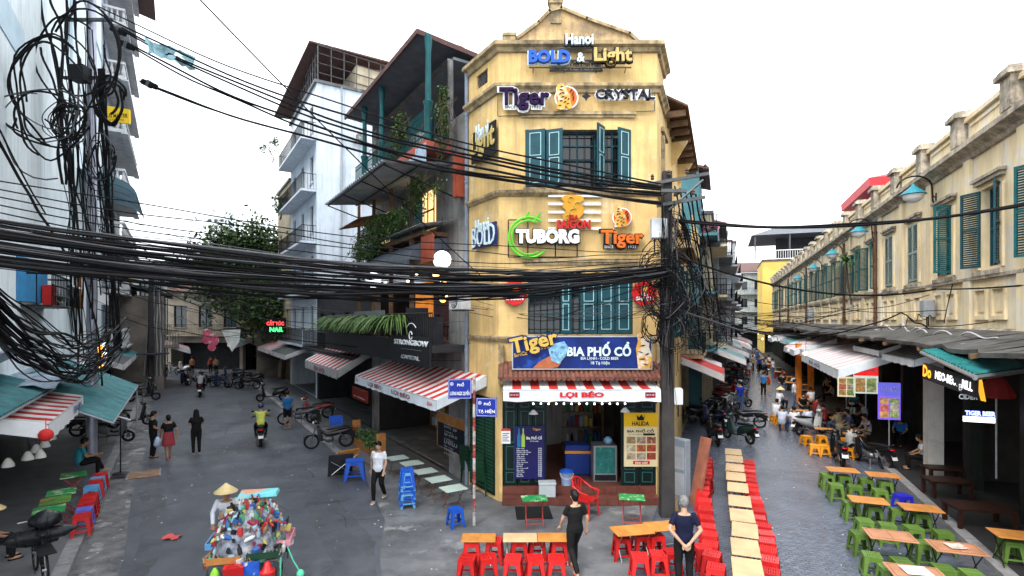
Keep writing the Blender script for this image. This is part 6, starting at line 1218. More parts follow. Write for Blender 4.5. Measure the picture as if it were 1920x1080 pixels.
# ------------------------------------------------------------------ signs on the corner building
def sign(name, label, fr, y, px, py, cat='sign'):
    x, z = fr.hit(px, py, y); t = thing(name, label, cat, fr.w(x, y, z), fr.rz)
    return t, (lambda a, c: (lambda q: (q[0] - x, q[1] - z))(fr.hit(a, c, y)))
def word(t, f, txt, a, c, a2, c2, m, depth=.08, bold=.025, outline=None, ob=.07, shear=0., y=0., spacing=1.):
    x0, z1 = f(a, c); x1, z0 = f(a2, c2)
    if outline: e = (z1 - z0) * .09; lettering(txt, x0 - e, x1 + e, z0 - e, z1 + e, y + .03, outline, t, bold + ob, .04, shear, 'letter_backing', spacing=spacing)
    return lettering(txt, x0, x1, z0, z1, y - .0, m, t, bold, depth, shear, spacing=spacing)
def panel(t, f, a, c, a2, c2, m, y0=.0, y1=.05, name='panel'):
    x0, z1 = f(a, c); x1, z0 = f(a2, c2); b = MB(); b.box(x0, x1, y0, y1, z0, z1); return b.build(name, m, t)
def poly(t, f, pts, m, y0, y1, name, mats=None):
    b = MB(); b.prism([f(*p) for p in reversed(pts)], y0, y1); return b.build(name, m, t)
def ring(b, c, r, th, y, n=28, a0=0., a1=6.2832):
    b.tube([(c[0] + r * math.cos(a0 + (a1 - a0) * k / n), y, c[1] + r * math.sin(a0 + (a1 - a0) * k / n)) for k in range(n + 1)], th, 6)
purple = mat('dark_purple_letter', (.03, .008, .07), .6, .1, 4, spec=.1); royal = mat('royal_blue_letter', (.02, .1, .5), .35, .1, 4); icew = mat('icy_white_letter', (.6, .75, .82), .4, .05, 4); inkb = mat('ink_letter', (.012, .014, .03), .4, 0)
org = mat('orange_letter', (.75, .16, .02), .4, .1, 4); limeg = mat('lime_green', (.12, .55, .04), .4, .1, 4); cream = mat('cream_letter', (.5, .38, .14), .45, .1, 5); dgold = mat('old_gold', (.7, .34, .03), .4, .15, 5)
YS_ = -.12
t, f = sign('beer_sign', 'blue and gold lettered sign along the top of the yellow facade', FY, -.28, 1088, 95)
word(t, f, 'Hanoi', 1060, 66, 1112, 86, icew, .1, .03, black); word(t, f, 'BOLD', 991, 97, 1069, 121, royal, .12, .05, icew, .06); word(t, f, '&', 1081, 101, 1096, 118, icew, .08, .02, black); word(t, f, 'Light', 1113, 92, 1184, 125, cream, .1, .03, black)
b = MB(); x0, z0 = f(992, 124); x1, _ = f(1184, 124); b.box(x0, x1, .03, .06, z0 - .03, z0); xa, za = f(1050, 88); xb, _ = f(1122, 88); b.box(xa, xb, .03, .06, za - .02, za + .01)
for px in (1000, 1060, 1120, 1175): x, z = f(px, 124); b.cyl((x, .05, z), (x, .28, z - .05), .012, n=5)
b.build('sign_frame', iron, t)
def tiger_roundel(t, f, cx, cy, r):
    """round emblem: orange disc with a seated striped big cat in front"""
    (x, z), (x2, _) = f(cx, cy), f(cx + r, cy); R_ = x2 - x
    b = MB(); b.lathe([(0, -.03), (R_ * 1.06, -.03), (R_ * 1.06, .04), (0, .04)], 28, (x, 0, z), 'y'); b.build('disc_rim', whiteE, t)
    b = MB(); b.lathe([(0, -.045), (R_ * .94, -.045), (R_ * .94, -.031), (0, -.031)], 28, (x, 0, z), 'y'); b.build('orange_disc', mat('sunset_orange', (.75, .16, .03), .4, .15, 3), t)
    P = lambda q: [(x + a * R_, z + c * R_) for a, c in q]
    body = [(-.9, -1.1), (-.2, -1.12), (-.1, -.7), (.15, -1.05), (.5, -1.0), (.35, -.4), (.3, .1), (.05, .5), (-.1, .95), (-.35, 1.2), (-.75, 1.15), (-.95, .8), (-.9, .3), (-.75, -.1), (-.85, -.6)]
    b = MB(); b.prism(list(reversed(P(body))), -.085, -.046); b.build('cat_figure', mat('cat_gold', (.72, .36, .06), .4, .2, 4, patch=((.75, .72, .62), 2.2, .5)), t)
    b = MB()
    for a, c, w_, an in ((-.45, .9, .3, .3), (-.5, .62, .34, -.2), (-.55, .3, .3, .5), (-.3, .35, .3, -.4), (-.35, .0, .36, .4), (-.1, -.1, .36, .7), (-.5, -.35, .3, .3), (-.15, -.45, .34, .5), (.15, -.2, .3, .9), (.1, -.6, .3, .4), (-.6, -.75, .3, 0), (.55, .3, .5, 1.1), (.6, -.1, .5, 1.3), (.4, .6, .4, .8)):
        c0, s0 = math.cos(an), math.sin(an); q = [(-w_ / 2, 0), (0, .055), (w_ / 2, 0), (0, -.05)]; b.prism(list(reversed(P([(a + u * c0 - v * s0, c + u * s0 + v * c0) for u, v in q]))), -.1, -.08 if a < .35 else -.04)
    b.build('stripe', inkb, t)
t, f = sign('beer_sign', 'dark purple and ink lettered sign with round cat emblem above the upper window', FY, -.2, 1080, 185)
word(t, f, 'Tiger', 936, 166, 1030, 208, purple, .1, .028, whiteE, .05); word(t, f, '✦', 1091, 172, 1107, 190, inkb, .04, 0) ; word(t, f, 'CRYSTAL', 1116, 169, 1227, 187, inkb, .08, .01, whiteE, .13)
for a, c, tx in ((944, 968, 'SINCE'), (996, 1016, '1932')): panel(t, f, a, 197, c, 206, whiteE, -.02, .02, 'plate'); word(t, f, tx, a + 2, 199, c - 2, 204, inkb, .01, 0, y=-.025)
tiger_roundel(t, f, 1062, 184, 21)
b = MB(); q = [f(933, 158), f(1230, 158), f(1230, 204), f(933, 214)]
for i in range(4): b.tube([(q[i][0], .14, q[i][1]), (q[(i + 1) % 4][0], .14, q[(i + 1) % 4][1])], .012, 5)
b.build('sign_frame', iron, t)
for lab_, p0, p1, rows in (('gold lettered sign high on the left facet of the yellow building', 883, 928, (('Hanoi', 893, 236, 916, 255, icew), ('Light', 884, 252, 927, 284, cream))), ('dark blue lettered sign lower on the left facet of the yellow building', 884, 930, (('Hanoi', 892, 413, 917, 432, icew), ('BOLD', 886, 428, 928, 457, navy)))):
    t, f = sign('beer_sign', lab_, FLf, -.15, 905, rows[0][2])
    for tx, a, c, a2, c2, m_ in rows: word(t, f, tx, a, c + 1, a2, c2 - 1, icew if m_ is navy else m_, .03, .0 if m_ is navy else .02)
    panel(t, f, rows[1][1] - 1, rows[1][2], rows[1][3] + 1, rows[1][4] + 1, navy if rows[1][5] is navy else black, .01, .05, 'backing')
    b = MB(); x, z = f(905, rows[1][2] + 12); b.cyl((x, 0, z), (x, .15, z), .02, n=5); b.build('bracket', iron, t)
t, f = sign('beer_sign', 'white lettered sign with a lime green ring on a black frame', FY, -.16, 1020, 445)
b = MB(); c = f(992, 445); rx = f(1030, 445)[0] - c[0]; ring(b, c, rx, .035, .02, 26, .9, 5.6); ring(b, c, rx * .84, .028, .02, 26, 1.1, 5.3); b.cyl((c[0] + .1, .02, c[1] + rx * .75), (c[0] + .3, .02, c[1] + rx * 1.2), .035, n=6); b.cyl((c[0] - .1, .02, c[1] + rx * .95), (c[0] + .0, .02, c[1] + rx * 1.25), .035, n=6); b.build('green_ring', limeg, t)
word(t, f, 'TUBORG', 967, 431, 1085, 458, whiteE, .12, .06, black, .05, y=-.04)
b = MB()
for i, (a, c_, a2, c2) in enumerate(((953, 411, 953, 481), (1083, 440, 1083, 481), (953, 481, 1083, 481), (953, 411, 1000, 411), (990, 411, 990, 481), (1042, 455, 1042, 481))): p, q = f(a, c_), f(a2, c2); b.tube([(p[0], .1, p[1]), (q[0], .1, q[1])], .013, 4)
b.build('sign_frame', black, t)
t, f = sign('beer_sign', 'gold dragon sign with red lettering on white slats', FY, -.1, 1078, 398)
for k in range(5): panel(t, f, 1028, 364 + k * 15.4, 1127, 369 + k * 15.4, whiteE, .03, .06, 'slat')
poly(t, f, [(1052, 372), (1060, 367), (1075, 366), (1092, 369), (1095, 376), (1086, 381), (1094, 390), (1093, 402), (1084, 412), (1092, 416), (1072, 414), (1056, 416), (1054, 404), (1062, 396), (1054, 388), (1058, 380)], dgold, -.06, .02, 'dragon')
b = MB()
for a, c, r in ((1070, 375, 5), (1082, 386, 6), (1074, 398, 6), (1064, 408, 4)): x, z = f(a, c); ring(b, (x, z), r * .0144, .016, -.07, 10, .5, 4.5)
b.build('dragon_scale', gold, t)
word(t, f, 'BIA', 1066, 404, 1084, 413, redp, .06, .03, y=-.07); word(t, f, 'SAIGON', 1043, 414, 1106, 430, redp, .09, .05, cream, .04, y=-.05)
t, f = sign('beer_sign', 'orange lettered sign with small round cat emblem right of the dragon sign', FY, -.14, 1165, 430)
tiger_roundel(t, f, 1166, 408, 17); word(t, f, 'Tiger', 1126, 432, 1205, 466, org, .1, .028, black, .04)
for a, c, tx in ((1131, 1152, 'SINCE'), (1176, 1195, '1932')): panel(t, f, a, 459, c, 467, inkb, -.0, .03, 'plate'); word(t, f, tx, a + 2, 460.5, c - 2, 465.5, whiteE, .01, 0, y=-.005)
for cx, cy, lab_ in ((965, 549, 'round red sign left of the first floor window'), (1208, 550, 'round red sign right of the first floor window by the pole')):
    t, f = sign('round_sign', lab_, FY, -.12, cx, cy); r = .33
    b = MB(); b.lathe([(0, -.04), (r, -.04), (r + .01, 0), (r, .05), (0, .05)], 30, (0, 0, 0), 'y'); b.build('disc', mat('sign_red', (.6, .02, .02), .35, .08, 3), t)
    word(t, f, 'BIA', cx - 6, cy - 1, cx + 6, cy + 5, whiteE, .01, .02, y=-.045); word(t, f, 'SAIGON', cx - 16, cy + 6, cx + 16, cy + 14, whiteE, .01, .04, y=-.045); poly(t, f, [(cx - 5, cy - 4), (cx - 2, cy - 14), (cx + 4, cy - 15), (cx + 6, cy - 9), (cx + 2, cy - 4)], gold, -.05, -.04, 'dragon')
# blue banner with gold lettering
t, f = sign('beer_banner', 'large blue banner over the shop with white lettering', FY, -.75, 1090, 662)
bl = mat('banner_blue', (.006, .022, .16), .5, .45, 1.3, patch=((.012, .08, .4), 1.1, .56)); panel(t, f, 962, 632, 1221, 691, bl, .02, .06, 'panel')
b = MB(); x0, z1 = f(962, 632); x1, z0 = f(1221, 691)
b.box(x0 - .03, x1 + .03, .0, .08, z1, z1 + .03); b.box(x0 - .03, x1 + .03, .0, .08, z0 - .03, z0); b.box(x0 - .03, x0, .0, .08, z0, z1); b.box(x1, x1 + .03, 0, .08, z0, z1); b.build('frame', chrome, t)
c = f(1001, 645); lettering('Tiger', c[0] - .6, c[0] + .62, c[1] - .24, c[1] + .26, .0, gold, t, .028, .08, rot=.22); lettering('Tiger', c[0] - .64, c[0] + .66, c[1] - .28, c[1] + .3, .02, navy, t, .09, .03, rot=.22, name='letter_backing')
c = f(976, 664); lettering('SINCE', c[0] - .17, c[0] + .17, c[1] - .05, c[1] + .05, .015, gold, t, .02, .01, rot=.22); c = f(1020, 651); lettering('1932', c[0] - .15, c[0] + .15, c[1] - .05, c[1] + .05, .015, gold, t, .02, .01, rot=.22)
poly(t, f, [(1028, 655), (1040, 644), (1058, 640), (1066, 652), (1060, 668), (1048, 682), (1034, 676)], mat('glass_blue', (.2, .42, .62), .3, .5, 8, patch=((.05, .08, .2), 6, .55)), -.03, .018, 'beer_glass')
poly(t, f, [(998, 691), (1012, 678), (1030, 668), (1044, 672), (1052, 680), (1046, 688), (1030, 691)], mat('hand_skin', (.45, .14, .06), .5, .25, 4), -.02, .016, 'hand')
word(t, f, 'BIA PHỐ CỔ', 1063, 641, 1183, 668, icew, .02, .035); word(t, f, 'BIA LẠNH - COLD BEER', 1089, 669, 1160, 676, icew, .01, .01); word(t, f, '18 Tạ Hiện', 1108, 677, 1143, 685, icew, .01, .01)
poly(t, f, [(1196, 691), (1194, 670), (1192, 655), (1196, 640), (1194, 628), (1203, 622), (1213, 624), (1219, 634), (1216, 650), (1222, 668), (1218, 691)], mat('cat_gold', (.72, .36, .06)), -.04, .012, 'cat_figure')
b = MB()
for cx, cy, w_, an in ((1203, 632, 10, .4), (1212, 640, 9, -.5), (1204, 648, 12, .2), (1200, 660, 12, -.3), (1212, 664, 10, .5), (1204, 673, 13, .1), (1209, 683, 12, -.2)):
    x, z = f(cx, cy); h = w_ * .0072; b.prism([(x - h * math.cos(an), z - h * math.sin(an)), (x + .02, z - .02), (x + h * math.cos(an), z + h * math.sin(an)), (x, z + .02)], -.05, -.04)
b.build('stripe', inkb, t)
# shop awning with red name
xa, xb = FY.hx(943, -1.35), FY.hx(1240, -1.35)
t, d, dz, hw = awning('shop_awning', 'short red and white awning with red lettering over the corner shop door', FY, xa, xb, -1.3, -.35, 3.2, 3.36, .3, 8, awn_r, awn_w, val_m)
lettering('LỢI BÉO', -hw * .28, hw * .28, dz - .23, dz - .04, d - .035, redp, t, .055)
for s_ in (-.92, .8): b = MB(); b.box(hw * s_, hw * (s_ + .13), d - .033, d - .028, dz - .2, dz - .07); b.build('valance_label', maroon, t); lettering('BIA HÀ NỘI', hw * (s_ + .015), hw * (s_ + .115), dz - .16, dz - .11, d - .036, whiteE, t)
t, f = sign('shop_sign', 'gold script shop name hung below the short awning', FY, -.2, 1080, 748); word(t, f, 'Lợi Béo 18', 1010, 738, 1150, 755, dgold, .03, .03, shear=.3)
b = MB(); x0, z1 = f(945, 736); x1, z0 = f(1232, 757); b.box(x0, x1, .02, .06, z0, z1); b.build('board', dk_w, t)
bulb = mat('lit_bulb', (1, .95, .85), .4, 0, emit=4.)
t, f = sign('string_lights', 'row of small white bulbs under the shop sign', FY, -.25, 1080, 757, 'lights')
b = MB(); x0, _ = f(1000, 757); x1, _ = f(1172, 757); b.cyl((x0, 0, .03), (x1, 0, .03), .006, n=4); b.build('wire', black, t); bm = MB(); bm.ell((0, 0, 0), (.022, .022, .026), 8, 6); bmm = bm.mesh('bulb', bulb, smooth=60)
for k in range(13): part('bulb', bmm, t, (x0 + (x1 - x0) * k / 12, 0, .0))
# ------------------------------------------------------------------ boards and goods of the corner shop
t, f = sign('menu_board', 'navy menu board with beer bottles left of the shop door', FY, -.06, 992, 848); panel(t, f, 964, 799, 1021, 898, mat('menu_navy', (.015, .014, .09), .35, .15, 2), .0, .04)
for cx, m_ in ((973, mat('bottle_blue', (.02, .15, .35), .3, .1, 4)), (981, mat('bottle_lime', (.35, .5, .08), .3, .1, 4))): poly(t, f, [(cx - 3.2, 838), (cx - 3.2, 818), (cx - 1.2, 812), (cx - 1.2, 803), (cx + 1.2, 803), (cx + 1.2, 812), (cx + 3.2, 818), (cx + 3.2, 838)], m_, -.01, -.002, 'bottle_picture')
word(t, f, 'Tiger', 999, 803, 1014, 808, dgold, .004, .02); word(t, f, 'Bia Phố Cổ', 987, 817, 1016, 824, whiteE, .004, .02); word(t, f, '18 Tạ Hiện', 994, 826, 1010, 829, whiteE, .004, 0)
rg = random.Random(8)
for k, tx in enumerate(('Lạc rang', 'Nem chua rán', 'Khoai tây chiên', 'Ngô chiên bơ', 'Xúc xích', 'Phồng tôm', 'Mực nướng', 'Đậu tẩm hành', 'Chân gà', 'Bò khô', 'Gà rang muối', 'Rau xào', 'Cơm rang', 'Mì xào', 'Bia hơi')):
    word(t, f, tx, 969, 839.5 + k * 3.7, 969 + len(tx) * 1.75, 842.2 + k * 3.7, whiteE, .003, 0); word(t, f, '%d.000' % rg.randrange(20, 95, 5), 1009, 839.5 + k * 3.7, 1016, 842.2 + k * 3.7, whiteE, .003, 0)
t, f = sign('menu_board', 'yellow poster with food pictures right of the shop door', FY, -.06, 1201, 825); panel(t, f, 1170, 774, 1233, 875, mat('poster_cream', (.72, .62, .38), .4, .08, 2), .0, .03); panel(t, f, 1170, 774, 1233, 800, mat('poster_yellow', (.8, .48, .01), .4, .08, 2), -.006, -.001, 'header')
word(t, f, 'HALIDA', 1185, 790, 1217, 798, black, .004, .03, y=-.008); poly(t, f, [(1195, 788), (1193, 778), (1198, 782), (1203, 777), (1206, 783), (1209, 778), (1207, 788)], black, -.012, -.007, 'crest')
word(t, f, 'BIA PHỐ CỔ', 1176, 804, 1226, 811, black, .004, .03); word(t, f, '18 TẠ HIỆN', 1178, 813, 1203, 816, black, .004, 0)
panel(t, f, 1206, 812.5, 1228, 816.5, black, -.004, -.001, 'label_strip'); fc = [(.3, .2, .1), (.35, .25, .2), (.25, .08, .05), (.5, .42, .3), (.45, .12, .05), (.4, .06, .03), (.45, .36, .26), (.4, .35, .28), (.28, .05, .03)]
for k in range(9): x = 1175 + (k % 3) * 19; y = 819 + (k // 3) * 15; panel(t, f, x, y, x + 16.5, y + 12.5, mat('food_%d' % k, fc[k], .5, .6, 9, patch=((.6, .5, .35), 7, .58)), -.006, -.001, 'food_picture')
panel(t, f, 1187, 864, 1218, 870.5, redp, -.006, -.001, 'label_strip'); word(t, f, 'Kính mời!', 1191, 865.2, 1214, 869.5, whiteE, .003, .02, y=-.008)
t, f = sign('notice', 'white notice with red header on the shop door', FY, -.01, 948, 818, 'notice'); panel(t, f, 940, 804, 957, 832, white, .0, .008); panel(t, f, 940, 804, 957, 808, redp, -.004, -.001, 'header')
for k in range(5): panel(t, f, 942, 812 + k * 3.5, 955 - (k % 2) * 3, 813.3 + k * 3.5, navy, -.003, -.001, 'text_line')
def at_floor(px, py, z, y): x, zz = FY.hit(px, py, y); return FY.w(x, y, z)
# freezer, cooler, bucket, foam box, red chair, spot lamps
t = thing('drinks_fridge', 'small drinks fridge with a dark poster in the shop doorway', 'fridge', at_floor(1135, 900, .42, .35)); b = MB(); b.box(-.33, .33, 0, .55, 0, 1.0); b.build('cabinet', mat('fridge_steel', (.3, .31, .32), .35, .1, 3, metal=.5), t, bevel=.015); b = MB(); b.box(-.27, .27, -.015, -.001, .24, .96); b.build('poster', mat('fridge_poster', (.02, .14, .13), .4, .5, 5, patch=((.3, .5, .45), 5, .6)), t); b = MB(); b.box(-.29, .29, -.012, -.001, .04, .2); b.build('grille', black, t)
b = MB(); b.ell((0, 0, .1), (.13, .13, .11), 12, 8); b.lathe([(.05, .0), (.06, .05)], 10); tag(b.build('glass_jar', mat('blue_jar', (.15, .3, .45), .2, .2, 5), None, at_floor(1140, 835, 1.42, .6), smooth=60), 'round blue jar standing on the drinks fridge', 'jar')
t = thing('cool_box', 'large blue cool box with an orange band inside the shop', 'cool box', at_floor(1083, 890, .42, 1.0)); b = MB(); b.box(-.36, .36, 0, .6, 0, .62); b.build('box', mat('coolbox_blue', (.012, .04, .22), .4, .1, 3), t, bevel=.02); b = MB(); b.box(-.37, .37, -.012, .61, .621, .7); b.build('band', mat('coolbox_orange', (.65, .25, .05), .4, .1, 3), t); b = MB(); b.box(-.36, .36, 0, .6, .701, .86); b.build('lid', mat('coolbox_blue', (.012, .04, .22)), t, bevel=.02)
t = thing('bucket', 'pale blue plastic bucket with lid on the shop step', 'bucket', at_floor(1062, 905, .42, .12)); b = MB(); b.lathe([(.13, 0), (.17, .34), (.18, .35)], 18); b.build('pail', mat('bucket_blue', (.3, .4, .62), .4, .08, 3), t, smooth=40); b = MB(); b.lathe([(.185, .351), (.185, .38), (.1, .42), (.02, .43)], 18); b.build('lid', PL['blue'], t, smooth=40); b = MB(); b.tube([(.18 * math.cos(a), -.06 - .1 * math.sin(a), .33 - .14 * math.sin(a)) for a in [k * .3142 for k in range(11)]], .007, 5); b.build('handle', white, t)
t = thing('foam_box', 'pale grey foam box beside the green table', 'box', at_floor(1026, 930, .21, -.2)); b = MB(); b.box(-.22, .22, -.12, .18, 0, .33); b.build('box', mat('foam_grey', (.45, .5, .53), .7, .1, 4), t, bevel=.015); b = MB(); b.box(-.235, .235, -.135, .195, .331, .38); b.build('lid', mat('foam_grey', (.45, .5, .53)), t, bevel=.01)
p = G(1098, 968); t = thing('plastic_armchair', 'red plastic armchair beside the shop steps', 'chair', V((p.x, p.y, .006)), .9)
b = MB(); b.rings([[(.23 * c, .23 * s_, z) for c, s_ in [(max(-1, min(1, 1.25 * math.cos(a))), max(-1, min(1, 1.25 * math.sin(a)))) for a in [k * .3927 for k in range(16)]]] for z in (.42, .45)]); b.build('seat', PL['red'], t)
for sx in (-1, 1):
    for sy in (-1, 1): b = MB(); b.tube([(sx * .2, sy * .2, .43), (sx * .25, sy * .25, 0)], [.03, .02], 6); b.build('leg', PL['red'], t)
b = MB(); b.tube([(-.27, -.22, .62), (-.28, .0, .65), (-.27, .2, .76), (-.16, .3, .88), (0, .33, .92), (.16, .3, .88), (.27, .2, .76), (.28, .0, .65), (.27, -.22, .62)], .026, 7)
for s_ in (-1, 1): b.tube([(s_ * .27, -.22, .62), (s_ * .24, -.2, .44)], .024, 6)
b.build('arm_rail', PL['red'], t)
for k in range(5): b = MB(); x = (k - 2) * .09; b.tube([(x * .9, .22, .45), (x * 1.1, .31 - abs(x) * .3, .88 - abs(x) * .4)], .016, 5); b.build('back_slat', PL['red'], t)
for px, py, lab_ in ((1000, 772, 'left swivelling fan lamp above the navy menu'), (1172, 768, 'right white spot lamp above the yellow poster')):
    x, z = FY.hit(px, py, -.3); t = thing('spot_lamp', lab_, 'lamp', FY.w(x, -.3, z)); b = MB(); b.tube([(0, .3, .05), (0, .1, .12), (0, 0, .05)], .012, 5); b.build('arm', black, t); b = MB(); b.lathe([(.03, .05), (.1, -.02), (.13, -.06)], 12); b.build('shade', white, t)
for k, (px, py, lab_) in enumerate(((1243, 955, 'left straw broom leaning at the foot of the pole'), (1253, 958, 'middle straw broom leaning at the foot of the pole'), (1264, 956, 'right straw broom leaning at the foot of the pole'))):
    p = G(px, py); t = thing('broom', lab_, 'broom', p, k * .4); b = MB(); b.cyl((0, 0, .4), (.06, .18, 1.35), .013, n=6); b.build('handle', wood_o, t); b = MB(); b.lathe([(.02, .5), (.05, .38), (.12, .0)], 10); b.build('bristles', mat('straw', (.42, .3, .13), .9, .3, 20), t)
b = MB(); b.hexa([(-.17, -.03, 0), (.17, -.03, 0), (.17, .03, 0), (-.17, .03, 0), (-.17, .4, 1.75), (.17, .4, 1.75), (.17, .45, 1.75), (-.17, .45, 1.75)]); tag(b.build('leaning_board', mat('red_brown_board', (.3, .11, .07), .6, .3, 3, dirt=.3), None, G(1302, 948), -1.1), 'reddish board leaning beside the row of red stools', 'board')
b = MB(); b.box(-.45, .45, -.45, .45, 0, .012); tag(b.build('door_mat', mat('black_mat', (.02, .02, .022), .8, .2, 8), None, G(1000, 962) + V((0, 0, .005)), .05), 'black rubber mat left of the red armchair', 'mat')
# ------------------------------------------------------------------ street name pole
p = G(889, 985); t = thing('street_sign', 'red and white striped pole with two blue street name plates', 'street sign', p); b = MB(); n = 11
for k in range(n): b.mi = k % 2; b.cyl((0, 0, 3.55 * k / n), (0, 0, 3.55 * (k + 1) / n), .036, n=10)
b.build('pole', [mat('pole_white', (.45, .43, .42), .6, .3, 8, dirt=.9, dcol=(.12, .06, .05)), mat('pole_red', (.28, .03, .03), .6, .35, 8, dirt=.6, patch=((.4, .37, .35), 8, .54))], t)
for a0, a1, x0, x1, z0, z1, rz, rows in ((0, 0, -.62, -.06, 3.02, 3.5, .05, ('PHỐ', 'LƯƠNG NGỌC QUYẾN')), (0, 0, .05, .55, 2.6, 3.05, -.1, ('PHỐ', 'TẠ HIỆN'))):
    b = MB(); b.box(x0, x1, -.02, 0, z0, z1); o = b.build('name_plate', mat('street_blue', (.012, .03, .28), .35, .1, 4), t); o.rotation_euler = (0, rz * .5, 0); o.rotation_euler = (0, 0, rz)
    lettering(rows[0], (x0 + x1) / 2 - .06, (x0 + x1) / 2 + .1, z1 - .18, z1 - .08, -.024, whiteE, o, .02); lettering(rows[1], x0 + .05, x1 - .05, z0 + .07, z1 - .26, -.024, whiteE, o, .02)
    b = MB(); ring(b, (x0 + .09, z1 - .12), .034, .006, -.022, 14); b.prism([(x0 + .07, z1 - .13), (x0 + .11, z1 - .13), (x0 + .09, z1 - .1)], -.03, -.021); b.build('crest', whiteE, o); b = MB()
    e = .018
    for q in ((x0 + e, x1 - e, z0 + e, z0 + e + .006), (x0 + e, x1 - e, z1 - e - .006, z1 - e), (x0 + e, x0 + e + .006, z0 + e, z1 - e), (x1 - e - .006, x1 - e, z0 + e, z1 - e)): b.box(q[0], q[1], -.023, -.0201, q[2], q[3])
    b.build('plate_border', whiteE, o)
# bar signs and furniture below the long awning
t, f = sign('bar_sign', 'white lettered cider sign on the black fascia of the bar', FB, -1.26, 771, 640); word(t, f, 'STRONGBOW', 740, 635, 803, 651, whiteE, .03, .012); word(t, f, 'APPLE CIDERS', 752, 653, 791, 658, whiteE, .02, .02); word(t, f, 'CAPITAL', 753, 664, 787, 677, greyp, .03, .02)
b = MB(); c = f(771, 629); ring(b, c, .12, .018, -.02, 18, .3, 5.9); ring(b, f(771, 644), .62, .012, .0, 20, .9, 2.3); b.build('apple_mark', whiteE, t)
t, f = sign('blackboard', 'dark chalk menu board in a frame below the long awning', FB, -.05, 848, 822); panel(t, f, 818, 770, 876, 862, wood_o, .02, .05, 'frame'); panel(t, f, 821, 790, 873, 858, mat('chalkboard', (.012, .016, .035), .6, .2, 2), .0, .019); panel(t, f, 821, 772, 873, 788, grey_w, .0, .019, 'header')
for k in range(9): word(t, f, ('menu', 'beer 5k', 'cider', 'fries', 'ngô', 'nem', 'gà rán', 'mực', 'lẩu')[k], 833, 795 + k * 7, 850 + (k * 7) % 14, 799 + k * 7, mat('chalk', (.4, .42, .45), .8, .1, 5), .002, 0)
t, f = sign('price_sign', 'red sign with a white price under the long awning', FB, -.4, 675, 740); panel(t, f, 660, 723, 689, 757, mat('dim_red', (.3, .03, .02), .5, .2, 3), 0, .03); word(t, f, 'BIA HƠI', 664, 727, 685, 734, dgold, .01, .01); word(t, f, '10k', 664, 740, 685, 751, whiteE, .01, .03)
gch = thing('plastic_chair', 'x', 'chair'); b = MB(); b.box(-.22, .22, -.22, .22, .4, .43); b.build('seat', PL['dkgreen'], gch); b = MB(); b.hexa([(-.22, .2, .43), (.22, .2, .43), (.22, .23, .43), (-.22, .23, .43), (-.2, .3, .85), (.2, .3, .85), (.2, .33, .85), (-.2, .33, .85)]); b.build('backrest', PL['dkgreen'], gch)
for sx in (-1, 1):
    for sy in (-1, 1): b = MB(); b.tube([(sx * .19, sy * .19, .41), (sx * .22, sy * .22, 0)], .022, 5); b.build('leg', PL['dkgreen'], gch)
    b = MB(); b.tube([(sx * .23, .24, .62), (sx * .24, -.18, .62), (sx * .22, -.2, .42)], .02, 5); b.build('arm', PL['dkgreen'], gch)
for s_, (px, py) in enumerate(((884, 905), (905, 925))):
    p = G(px, py)
    for k in range(4): dup(gch, V((p.x, p.y, .006 + k * .11)), 2.4 + s_ * .3, '%s dark green chair from the bottom of the %s stack behind the street sign' % (ORD[k], ('left', 'right')[s_]), 'stacked dark green chairs')
drop(gch)
p = G(690, 850); t = thing('hedge_planter', 'low leafy hedge in a wooden frame beside the parked motorbike', 'plant', V((p.x, p.y, .05)), FB.rz); b = MB(); b.box(-1.5, 1.5, -.12, .12, 0, .3); b.box(-1.52, -1.46, -.15, .15, 0, .95); b.box(1.46, 1.52, -.15, .15, 0, .95); b.build('box', wood_o, t); b = MB(); leaves(b, (0, 0, .55), (1.7, .3, .45), 900, .13); b.build('foliage', leafm, t)
for k, (px, py, lab_) in enumerate(((640, 895, 'folded brown table leaning behind the blue table'), (655, 885, 'second folded wooden table leaning by the hedge'))):
    p = G(px, py); t = thing('folded_table', lab_, 'table', V((p.x, p.y, .006)), .5 + k * .3); b = MB(); b.cbox((0, .12, .36), (.75, .03, .72), (.3, 0, 0)); b.build('table_top', (dk_w, wood_a)[k], t); b = MB(); b.tube([(-.3, .0, .1), (.3, .05, .5)], .012, 5); b.tube([(.3, .0, .1), (-.3, .05, .5)], .012, 5); b.build('leg', chrome, t)
for px, py, m_, lab_ in ((690, 790, PL['dkgreen'], 'green plastic crate on the right pavement of the left street'), (632, 800, PL['blue'], 'blue crate on the back of the black motorbike')):
    p = G(px, py) if m_ is not PL['blue'] else G(630, 835) + V((0, 0, .82)); t = thing('crate', lab_, 'crate', G(592, 790, .05) if m_ is not PL['blue'] else p, .4); b = MB()
    for x0, x1, y0, y1 in ((-.24, .24, -.18, -.165), (-.24, .24, .165, .18), (-.24, -.225, -.165, .165), (.225, .24, -.165, .165)):
        for z in (0, .12, .24): b.box(x0, x1, y0, y1, z, z + .08)
        b.box(x0, x0 + .03 if x1 - x0 > .1 else x1, y0, y0 + .03 if y1 - y0 > .1 else y1, 0.005, .315)
    b.build('walls', m_, t); b = MB(); b.box(-.22, .22, -.16, .16, 0.001, .02); b.build('base', m_, t)
b = MB(); b.lathe([(.35, 0), (.36, .02), (.3, .03)], 4); 
